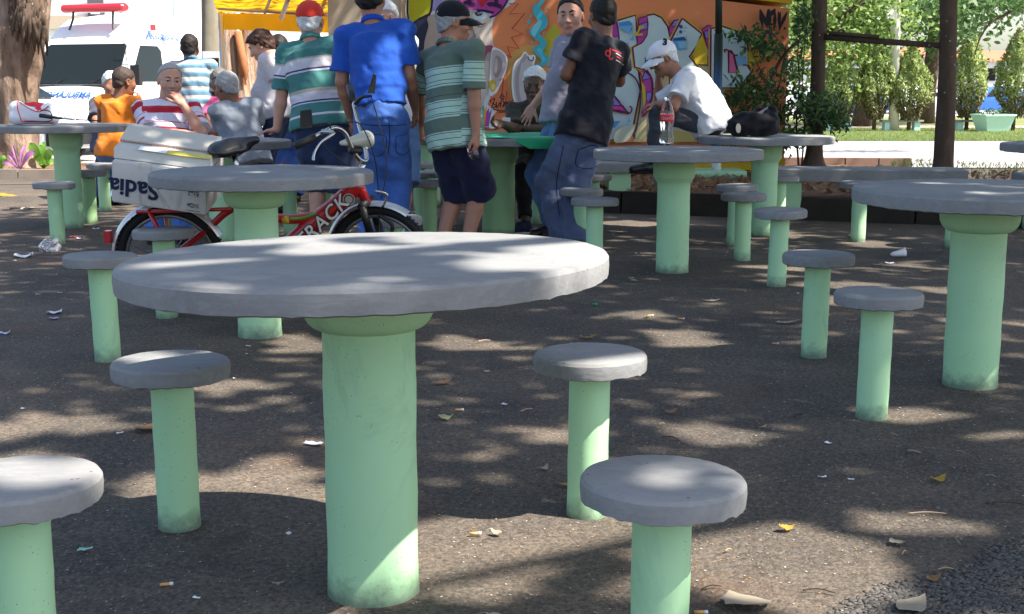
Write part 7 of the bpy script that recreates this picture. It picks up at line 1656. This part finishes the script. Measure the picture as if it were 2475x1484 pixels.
mb = MB(); mb.tube(bez([WB(41, 246, zf), WB(43, 265, zf - .01), WB(52, 293, zf - .01)], 5), .004, 6); mb.tube(bez([WB(52, 293, zf), WB(75, 292, zf - .01), WB(130, 296, zf - .01)], 4), .004, 6); mb.tube(bez([WB(43, 245, zf + .02), WB(70, 262, zf), WB(95, 270, zf), WB(118, 256, zf + .02)], 5), .004, 6); mb.build('piping', M_REDV, wbag)
mb = MB(); q = [WB(58, 249, -.03), WB(80, 246, -.02), WB(104, 250, -.02), WB(102, 262, -.05), WB(92, 268, -.06), WB(84, 262, -.05), WB(88, 256, -.04), WB(64, 256, -.04)]; mb.add(q + [p + Vector((0, .05, 0)) for p in q], [list(range(8)), list(range(8, 16))[::-1]] + [[i, i + 8, (i + 1) % 8 + 8, (i + 1) % 8] for i in range(8)]); mb.build('red_tab', M_REDV, wbag)
rod = thing('telescopic_rod', 'chrome telescopic rod with black grip beside the white bag', 'rod', wb + Vector((.2, -.1, 0)))
def RD_(px, py): return P(px, py, wb.y * CP - .12)
mb = MB(); mb.tube([RD_(96, 279), RD_(125, 283)], .016, 10); mb.build('grip', M_BLACKP, rod, True); mb = MB(); mb.tube([RD_(124, 283), RD_(148, 286)], .010, 10); mb.build('sleeve', M_BLACKP, rod, True); mb = MB(); mb.tube([RD_(148, 286), RD_(188, 289)], .008, 10); mb.build('shaft', M_CHROME, rod, True); mb = MB(); mb.tube([RD_(188, 289), RD_(245, 292)], .0045, 8); mb.build('tip', M_BLACKP, rod, True)
mb = MB(); mb.tube(bez([RD_(98, 266), RD_(118, 268), RD_(126, 282), RD_(118, 293), RD_(60, 294)], 6), .004, 6); mb.build('cord', M_BLACKP, rod, True)
# green cloth on the domino table, cards and dominoes
M_GCL = cloth('green_plastic_cloth', (.03, .36, .17), None, .35, var=.12, nscale=14)
tc = Vector(T6); cl = thing('green_tablecloth', 'bright green cloth spread over the domino table', 'tablecloth', tc + Vector((0, 0, .745)))
n = 96; V = []; RAD = .66
for j, (rr_, zz) in enumerate(((.0, .004), (.35, .004), (.55, .004), (.63, .0045), (.668, .004), (.676, -.012), (.684, -.04), (.69, -.07))):
    for i in range(n):
        a = 2 * math.pi * i / n; wv = .010 * math.sin(9 * a + j) + .008 * math.sin(17 * a) if j > 4 else .0
        da = abs((math.degrees(a) - 215 + 180) % 360 - 180); w_ = min(1, max(0, (da - 62) / 12))      # turned back along the front left rim
        rq = (rr_ + wv) * w_ + (min(rr_, .64) + .004 * math.sin(23 * a)) * (1 - w_); zq = zz * w_ + .005 * (1 - w_)
        V.append((tc.x + rq * math.cos(a), tc.y + rq * math.sin(a), .745 + zq + .0015 * math.sin(5 * a + 3 * j)))
Fc = [[j * n + i, j * n + (i + 1) % n, (j + 1) * n + (i + 1) % n, (j + 1) * n + i] for j in range(7) for i in range(n)]
obj('cloth', V, Fc, M_GCL, cl, True)
def slip(name, label, cat, px, py, z, w, h, th, m, rx=0, rz=0, rot=None):
    p = P(px, py, z); o = thing(name, label, cat, p); Mx = Matrix.Rotation(math.radians(rz), 3, 'Z') @ Matrix.Rotation(math.radians(rx), 3, 'X'); mb = MB(); mb.box(p, (w, h, th), Mx); ob_ = mb.build('body', m, o); return o
slip('white_domino', 'white tile held up by the man with the goatee', 'tile', 1224, 290, 9.92, .06, .012, .035, M_SIGNW, 10, 12)
o1 = G(1168, 308, .752); 
for px, py, m, w, d_, nm, lab in ((1168, 312, M_BLACKP, .10, .05, 'wallet', 'dark wallet lying on the green cloth'), (1186, 313, mat('orange_plastic', (.75, .18, .06), .4, .4), .08, .03, 'lighter', 'orange lighter lying on the green cloth'), (1196, 308, M_SIGNW, .09, .04, 'paper', 'folded white paper lying on the green cloth')):
    p = G(px, py, .757); o = thing(nm, lab, nm, p); mb = MB(); mb.box(p, (w, d_, .016), Matrix.Rotation(R.uniform(-.3, .3), 3, 'Z')); mb.build('body', m, o)
# small bottle in the hand of the man in the green polo
hq = Vector(p_green['HR']) + Vector(p_green['PR']) * .035; hb = thing('water_bottle', 'small clear water bottle with dark cap held at the side', 'bottle', hq)
ax = Vector((.28, -.12, -.9)).normalized(); Mq = frame((0, 0, 0), ax.cross(Vector((0, 1, 0))), Vector((0, 1, 0)).cross(ax)).to_3x3(); q = ax.to_track_quat('Z', 'Y').to_matrix()
mb = MB(); mb.lathe([(.010, -.09), (.012, -.075), (.03, -.045), (.031, .05), (.028, .075), (.024, .08)], hq, 20, None, q); mb.build('glass', M_CLEAR, hb, True)
mb = MB(); mb.lathe([(.013, -.115), (.014, -.112), (.014, -.092), (.013, -.09)], hq, 14, None, q); mb.build('cap', M_BLACKP, hb, True)
# yellow bracelet on the crossed arm
mb = MB(); w_ = Vector(p_black['EL']).lerp(Vector(p_black['WL']), .62); d_ = (Vector(p_black['WL']) - Vector(p_black['EL'])).normalized(); s1_ = d_.cross(Vector((0, 0, 1))).normalized(); s2_ = d_.cross(s1_)
mb.tube([w_ + (s1_ * math.cos(t) + s2_ * math.sin(t)) * .040 for t in [i * 6.283 / 18 for i in range(19)]], .008, 6); mb.build('bracelet', mat('yellow_band', (.6, .45, .03), .5, .3), p_black['root'])
# coconut husks and dry fronds in the bed
M_HUSK = mat('dry_husk', (.36, .26, .17), .9, .1, var=.35, nscale=14, bump=.6, bscale=30)
for i, (px, py, sx, sz, lab) in enumerate(((2035, 406, .20, .10, 'dry pale frond heap behind the long bench'), (2090, 408, .16, .09, 'broken husk in the middle of the dry heap'), (2135, 412, .24, .11, 'largest pale husk right of the dry heap'))):
    p = PY(px, py + 6, 13.0); p.z = BEDH; o = thing('dry_husk', lab, 'husk', p); Hs = Solid(.012); Hs.el(A3(p) + [0, 0, .04], np.eye(3), (sx, .10, sz), .02); Hs.rc(A3(p) + [-sx, 0, .02], A3(p) + [-sx - .18, -.03, .10], .03, .006, .03); Hs.rc(A3(p) + [sx * .5, 0, .03], A3(p) + [sx + .2, -.05, .02], .04, .006, .03); Hs.disp(wrinkle(.012, 60, i, .5)); Hs.cut(A3(p) - [0, 0, .01], [0, 0, -1]); V, Fc = Hs.mesh(); obj('husk', V, Fc, M_HUSK, o, True)
# grass: stuff
def grass(name, label, n, fn, hgt, m, seed):
    g = np.random.default_rng(seed); V = np.zeros((n, 3, 3)); 
    for i in range(n):
        x, y, zz = fn(g); a = g.uniform(0, 6.28); w = hgt * .09; h = hgt * g.uniform(.5, 1.2); l = g.normal(size=2) * .35 * h
        V[i] = [(x - w * math.cos(a), y - w * math.sin(a), zz), (x + w * math.cos(a), y + w * math.sin(a), zz), (x + l[0], y + l[1], zz + h)]
    o = obj(name, V.reshape(-1, 3), np.arange(n * 3).reshape(n, 3), m); return tag(o, label, 'grass', None, 'stuff')
M_GRASS = leaf_mat('grass_blade', (.10, .15, .045), (.24, .31, .10), .3)
grass('grass', 'short bright grass of the lawn beyond the street', 26000, lambda g: (lambda y: ((g.uniform(1850, 2520) - CX) / FPX * y, y, gz(y) + .02))(31 + 13 * g.random() ** 1.5), .07, M_GRASS, 3)
def bedg(g):
    px, y = (g.uniform(2150, 2290), g.uniform(15.2, 17.5)) if g.random() < .45 else (g.uniform(2310, 2480), g.uniform(13.6, 17.0)); q = GX(px, y); return q.x, q.y, BEDH - .05 if y > 16 else BEDH - .02
grass('bed_grass', 'patchy grass in the raised bed round the lichen trunk', 800, bedg, .06, M_GRASS, 5)
# ------------------------------------------------------------------ litter on the court
def leaf_mesh(L, Wd, curl, seed):
    rr = random.Random(seed); n = 8; V = []
    for i in range(n + 1):
        t = i / n; w = Wd * math.sin(math.pi * min(.985, max(.03, t ** .85))) * (1 + rr.uniform(-.12, .12)); z = curl * (2 * t - 1) ** 2
        V += [(L * (t - .5), -w, z + curl * .5 * rr.random()), (L * (t - .5), 0, z * .6 + .003), (L * (t - .5), w, z + curl * .8 * rr.random())]
    V += [(L * .5 + L * .28, .01 * rr.uniform(-1, 1), .004)]
    Fc = [[3 * i + k, 3 * i + 3 + k, 3 * i + 4 + k, 3 * i + 1 + k] for i in range(n) for k in (0, 1)]; Fc.append([3 * n, 3 * n + 3, 3 * n + 1]); 
    return V, Fc
M_LFB = leaf_mat('brown_leaf', (.14, .07, .035), (.30, .17, .08), .15); M_LFY = leaf_mat('yellow_leaf', (.32, .19, .03), (.42, .29, .05), .2); M_LFP = leaf_mat('pale_dry_leaf', (.25, .21, .16), (.36, .31, .24), .1); M_LFG = leaf_mat('faded_green_leaf', (.26, .28, .12), (.36, .36, .18), .2)
M_PAPER = mat('litter_paper', (.70, .70, .72), .8, .2, var=.08); M_PAPB = mat('bluish_paper', (.50, .54, .78), .8, .2, var=.1); M_BUTT = mat('cigarette_filter', (.62, .33, .12), .8, .2, var=.15); M_STICK = mat('dry_stick', (.34, .25, .17), .9, .1, var=.3, nscale=30); M_TWIGD = mat('dark_twig', (.06, .04, .03), .9, .1, var=.3)
def litter_leaf(px, py, L, m, lab, seed, rz=None, ratio=.28, curl=.009):
    p = G(px, py, .006); V, Fc = leaf_mesh(L, L * ratio, curl, seed); o = obj('fallen_leaf', V, Fc, m, None, True); o.location = p; o.rotation_euler = (R.uniform(-.15, .15), R.uniform(-.15, .15), rz if rz is not None else R.uniform(0, 6.28)); return tag(o, lab, 'leaf', 'fallen leaves on the court')
for px, py, L, m, lab, rz, ra in ((1800, 1455, .135, M_LFP, 'large pale dry leaf at the lower edge beside the frontmost stool', 1.9, .42), (2205, 1465, .10, M_LFP, 'curled pale leaf at the bottom right where the coarse stones begin', .7, .3), (355, 1035, .11, M_LFB, 'crumpled reddish brown leaf left of a stool column', 1.2, .35), (1077, 1010, .05, M_LFG, 'round faded green leaf right of the front column', .2, .48), (1070, 925, .085, M_LFB, 'brown leaf right of the front column', .3, .25), (1422, 816, .07, M_LFY, 'yellow leaf near the green bottle cap', .2, .3), (1720, 727, .10, M_LFP, 'grey brown curled leaf in front of the bottle table', -.1, .2), (1905, 779, .12, M_LFP, 'pale leaf behind the third stool of the right row', -.2, .2), (1365, 1172, .05, M_LFY, 'yellow leaf at the foot of the middle right stool', .5, .4), (2266, 1160, .06, M_LFY, 'small curled yellow leaf at the right above the long stick', .5, .3), (2240, 656, .08, M_LFY, 'yellow leaf in front of the right table column', 0, .3), (2120, 640, .08, M_LFG, 'greenish leaf between the stools at the right', .2, .2), (1505, 562, .09, M_LFB, 'brown leaf beside the stool of the black shirt', 0, .2), (1622, 996, .05, M_LFB, 'small brown leaf right of the middle right stool', .4, .3), (1900, 1278, .045, M_LFY, 'tiny yellow leaf left of the long stick', .3, .3), (2262, 607, .07, M_LFG, 'pale green leaf behind the stools at the right', .2, .2), (15, 472, .22, M_LFY, 'large yellow leaf at the far left edge', .1, .3), (1690, 590, .09, M_LFP, 'pale leaf beside the column of the bottle table', .2, .2)):
    litter_leaf(px, py, L, m, lab, int(px), rz, ra)
def paper(px, py, w, h, m, lab, rz, lift=None, name='paper_scrap'):
    lift = .22 * min(w, h)
    p = G(px, py, .003); rr = random.Random(int(px + py)); V = []; n = 5
    for j in range(n):
        for i in range(n): V.append(((i / (n - 1) - .5) * w * (1 + rr.uniform(-.12, .12)), (j / (n - 1) - .5) * h * (1 + rr.uniform(-.2, .2)), lift * rr.random() * (.3 + abs(i - 2) / 2)))
    o = obj(name, V, [[j * n + i, j * n + i + 1, j * n + n + i + 1, j * n + n + i] for j in range(n - 1) for i in range(n - 1)], m); o.location = p; o.rotation_euler = (0, 0, rz); return tag(o, lab, 'paper', 'paper scraps on the court')
for px, py, w, h, m, lab, rz in ((57, 620, .10, .12, M_PAPER, 'white paper scrap at the far left', .2), (132, 756, .07, .06, M_PAPER, 'white tissue left of the leaning stool', .3), (130, 770, .04, .04, mat('mauve_paper', (.40, .32, .48), .8, .2), 'small mauve scrap below the white tissue', .5), (12, 806, .04, .05, M_PAPB, 'blue plastic scrap at the left edge', .2), (758, 1073, .055, .035, M_PAPER, 'crumpled white tissue left of the front column', -.4), (1988, 1152, .022, .012, M_PAPER, 'small folded white scrap in the right foreground', .2), (2056, 1158, .018, .01, M_PAPER, 'tiny white scrap right of the folded one', -.2), (205, 1328, .03, .02, mat('green_paper', (.30, .55, .45), .8, .2), 'mint green scrap between the two left stools', .1), (2150, 636, .05, .03, M_PAPER, 'white scrap behind the third stool of the row', .1), (182, 573, .06, .04, mat('red_wrapper', (.6, .08, .07), .5, .3), 'red wrapper behind the stool by the left table', .1), (194, 576, .05, .03, M_PAPB, 'blue wrapper behind the stool by the left table', .1), (232, 553, .05, .04, M_PAPB, 'violet scrap at the foot of the left table', .2), (65, 505, .10, .07, M_PAPER, 'white scrap on the court left of the left table', .2), (1178, 897, .02, .01, M_PAPER, 'small white chip right of the front column', .1), (600, 836, .02, .012, M_PAPER, 'white chip in front of the bicycle table column', .1), (145, 707, .025, .012, M_PAPER, 'white chip left of the leaning stool', .1), (92, 711, .025, .012, M_PAPER, 'white chip at the left of the court', .1), (1525, 672, .03, .016, M_PAPER, 'white chip in front of the bottle table', .1), (880, 1180, .012, .008, M_PAPER, 'white chip behind the front column', .2), (700, 545, .06, .05, M_PAPER, 'white scrap behind the bicycle wheel', .2)):
    paper(px, py, w, h, m, lab, rz)
def stick(px, py, L, r, m, lab, rz, bend=.0, name='stick', cat='stick'):
    p = G(px, py, r + .002); mb = MB(); mb.tube(bez([(-L / 2, 0, 0), (0, bend, .004), (L / 2, 0, 0)], 4), [r * (1 - .3 * i / 8) for i in range(9)], 6); o = mb.build(name, m, None, True); o.location = p; o.rotation_euler = (0, 0, rz); return tag(o, lab, cat, 'sticks and twigs on the court')
for px, py, L, r, m, lab, rz, be in ((2240, 1241, .10, .0022, M_STICK, 'long straight pale stick in the right foreground', 0, 0), (1272, 991, .055, .003, M_STICK, 'short flat stick right of the front column', .75, 0), (1170, 824, .06, .003, M_STICK, 'stick in front of the foreground table rim', .5, 0), (2210, 1092, .04, .003, M_STICK, 'brown stick below the stool by the right table', -.6, 0), (2322, 1092, .03, .0015, M_STICK, 'thin straw near the right edge', -.7, 0), (2100, 1250, .03, .0015, M_STICK, 'thin straw left of the long stick', -.9, 0), (2395, 1150, .03, .0015, M_STICK, 'thin straw at the far right', -.6, 0), (2320, 1305, .06, .001, M_STICK, 'bent straw right of the long stick', 1.3, .01), (1930, 1005, .04, .0025, M_TWIGD, 'dark forked twig left of the stool by the right table', .6, .006), (1620, 1060, .06, .002, M_TWIGD, 'dark curled twig right of the middle right stool', -.6, .012), (2440, 1220, .12, .0015, M_TWIGD, 'long dark twig at the right edge', -.2, .01), (1980, 1430, .07, .0018, M_TWIGD, 'reddish twig in the light patch at the lower right', -.25, .008), (1720, 1420, .05, .0018, M_TWIGD, 'twig right of the frontmost stool', .35, .004), (2185, 1335, .035, .0015, M_STICK, 'crossed straws below the long stick', 1.0, 0), (2285, 1375, .035, .002, M_STICK, 'short pale stick at the bottom right', .1, 0), (1760, 1330, .02, .0025, M_STICK, 'wood chip beside the frontmost stool', .5, 0), (60, 505, .3, .006, M_TWIGD, 'dark branch on the court at the far left', -.15, .03), (2160, 1050, .03, .002, M_STICK, 'chip near the stool by the right table', -.9, 0), (1600, 1025, .02, .0025, M_STICK, 'tan chip right of the middle right stool', .3, 0)):
    stick(px, py, L, r, m, lab, rz, be)
def butt(px, py, rz, lab, L=.021):
    p = G(px, py, .006); mb = MB(); mb.tube([(-L / 2, 0, 0), (L / 2, 0, 0)], .0036, 8); o = mb.build('cigarette_butt', M_BUTT, None, True); mb = MB(); mb.tube([(L / 2, 0, 0), (L / 2 + .008, 0, 0)], .0040, 8); mb.build('burnt_end', M_PAPER, o, True, False); o.location = p; o.rotation_euler = (0, 0, rz); return tag(o, lab, 'cigarette butt', 'cigarette butts on the court')
for px, py, rz, lab in ((398, 1412, .3, 'cigarette butt in the left foreground between two stools'), (1145, 1289, .1, 'cigarette butt just right of the front column'), (1690, 1479, .0, 'cigarette butt at the lower edge beside the frontmost stool'), (1108, 990, .1, 'cigarette butt beside the round leaf'), (1872, 830, .0, 'yellow butt left of the third stool of the right row'), (1628, 658, .1, 'cigarette butt at the foot of the bottle table'), (1645, 770, .0, 'cigarette butt in front of the bottle table'), (1570, 762, .2, 'cigarette butt before the bottle table near the chip')): butt(px, py, rz, lab)
capo = G(1438, 738, .004); mb = MB(); mb.lathe([(.012, 0), (.014, .001), (.014, .010), (.012, .012)], (0, 0, 0), 18); o = mb.build('bottle_cap', mat('green_cap', (.02, .22, .12), .4, .4), None, True); o.location = capo; tag(o, 'green bottle cap on the ground right of the foreground table', 'bottle cap')
g = np.random.default_rng(314)
for i in range(70):
    y = 2.0 + 8.5 * g.random() ** 1.2; px = g.uniform(20, 2450); q = GX(px, y); py = CY + FPX * ((CAMH) * CP - y * SP) / (y * CP + CAMH * SP)
    if i < 44: litter_leaf(px, py, g.uniform(.025, .055), (M_LFB, M_LFP, M_LFB, M_LFG)[i % 4], 'small dry leaf fragment lying on the dark court', 500 + i, None, g.uniform(.2, .4), .006)
    else: paper(px, py, g.uniform(.012, .025), g.uniform(.007, .014), (M_PAPER, M_SIGNW)[i % 2], 'tiny pale paper chip lying on the dark court', g.uniform(0, 3))
# crumpled clear bag and white foam cup
pbp = G(122, 606, .0); Cb = Solid(.006); Cb.el(A3(pbp) + [0, 0, .035], np.eye(3), (.07, .05, .045), .01); Cb.disp(wrinkle(.012, 80, 4, .9)); V, Fc = Cb.mesh(); o = thing('plastic_bag', 'crumpled clear plastic bag left of the leaning stool', 'bag', pbp); obj('film', V, Fc, (lambda t: (t.color((.75, .75, .8)), t.b.inputs['Transmission Weight'].__setattr__('default_value', .7), t.m)[-1])(NT('clear_film', .2, .5)), o, True)
pbp = G(2170, 622, .0); mb = MB(); q = Vector((1, .2, .12)).normalized().to_track_quat('Z', 'Y').to_matrix(); mb.lathe([(.008, -.05), (.016, -.03), (.024, .03), (.026, .05)], (0, 0, .026), 18, None, q); o = mb.build('paper_cup', M_PAPER, None, True); o.location = pbp; tag(o, 'crushed white paper cup lying in front of the right table', 'cup')
pbp = G(1575, 505, .0); mb = MB(); q = Vector((1, .1, .25)).normalized().to_track_quat('Z', 'Y').to_matrix(); mb.lathe([(.02, -.07), (.035, -.06), (.035, .06), (.02, .10), (.012, .12)], (0, 0, .036), 16, None, q); o = mb.build('plastic_bottle', (lambda t: (t.color((.5, .6, .65)), t.m)[-1])(NT('dusty_plastic', .3, .5)), None, True); o.location = pbp; tag(o, 'empty plastic bottle lying against the dark kerb', 'bottle')
# scattered crumbs: nobody could count them
def crumbs(name, label, n, ylo, yhi, mats, smin_, smax_, seed, xr=None, flat=.25, dens=None):
    for mi, m in enumerate(mats):
        g = np.random.default_rng(seed + mi); k = n // len(mats)
        y = ylo + (yhi - ylo) * g.random(k) ** 1.35; px = g.uniform(-30, 2505, k) if xr is None else g.uniform(*xr, k)
        x = (px - CX) / FPX * (y * CP + CAMH * SP); s_ = g.uniform(smin_, smax_, k) * (.6 + .12 * y); a = g.uniform(0, 6.28, k); el_ = g.uniform(.25, .8, k)
        oct_ = np.array([(1, 0, 0), (0, 1, 0), (-1, 0, 0), (0, -1, 0), (0, 0, 1)], float)
        V = np.zeros((k, 5, 3)); ca, sa = np.cos(a), np.sin(a)
        for i, (u, v_, w) in enumerate(oct_):
            uu, vv = u * s_, v_ * s_ * el_; V[:, i, 0] = x + uu * ca - vv * sa; V[:, i, 1] = y + uu * sa + vv * ca; V[:, i, 2] = w * s_ * flat + .0005
        f = np.array([(0, 1, 4), (1, 2, 4), (2, 3, 4), (3, 0, 4)]); Fc = (np.arange(k)[:, None, None] * 5 + f[None]).reshape(-1, 3)
        tag(obj(name, V.reshape(-1, 3), Fc, m), label, 'debris', None, 'stuff')
crumbs('leaf_crumbs', 'crumbs of dry leaf and grit scattered over the dark court', 9000, 1.9, 10.5, [mat('tan_crumb', (.30, .20, .11), .9, .1), mat('ochre_crumb', (.36, .19, .05), .9, .1), mat('pale_crumb', (.45, .42, .37), .9, .1)], .0012, .0045, 60)
crumbs('dark_grit', 'fine dark stone grit scattered over the court', 6000, 1.9, 6.0, [mat('dark_grit', (.03, .03, .032), .8, .3), mat('grey_grit', (.12, .115, .11), .8, .3)], .0012, .0035, 70, None, .5)
# coarse stone patch at the lower right
g = np.random.default_rng(88); V = []; Fc = []; k = 0
M_PEB = (lambda t: (t.color(t.mix(t.new('ShaderNodeNewGeometry').outputs['Random Per Island'], (.03, .029, .028), (.11, .10, .09))), t.m)[-1])(NT('dark_pebble', .7, .4))
while k < 4200:
    px, py = g.uniform(1950, 2520), g.uniform(1240, 1540)
    edge = 1490 - (px - 1990) * .36 + 14 * math.sin(px * .02)
    if py < edge - 6 + g.normal() * 8: continue
    p = G(px, py); s_ = g.uniform(.0035, .0075); a = g.uniform(0, 6.28); b0 = len(V)
    for j, (rr_, zz) in enumerate(((1.0, -.1), (.85, .2), (.35, .36))):
        for i in range(6): t = a + i * 1.047; q = s_ * rr_ * (1 + .25 * math.sin(2 * t + k)); V.append((p.x + q * math.cos(t), p.y + q * math.sin(t) * .8, zz * s_))
    for j in range(2):
        for i in range(6): Fc.append([b0 + j * 6 + i, b0 + j * 6 + (i + 1) % 6, b0 + j * 6 + 6 + (i + 1) % 6, b0 + j * 6 + 6 + i])
    Fc.append([b0 + 12 + i for i in range(6)]); k += 1
tag(obj('coarse_stones', V, Fc, M_PEB, None, True), 'patch of coarse dark stones at the bottom right corner', 'stones', None, 'stuff')
# leaf litter in the bed
g = np.random.default_rng(33); C = []
for _ in range(900):
    y = g.uniform(11.3, 14.3); q = GX(g.uniform(1450, 2480), y)
    f_ = (q.x - KA.x) / (KB.x - KA.x); 
    if y < KA.y + (KB.y - KA.y) * f_ + .2: continue
    C.append((q.x, y, BEDH + .018))
V, Fc = leaves(np.array(C), np.tile([0, 0, 1.6], (len(C), 1)), .09, .5, 34, 0); tag(obj('leaf_litter', V, Fc, M_LFB), 'brown leaf litter covering the raised bed', 'leaf litter', None, 'stuff')
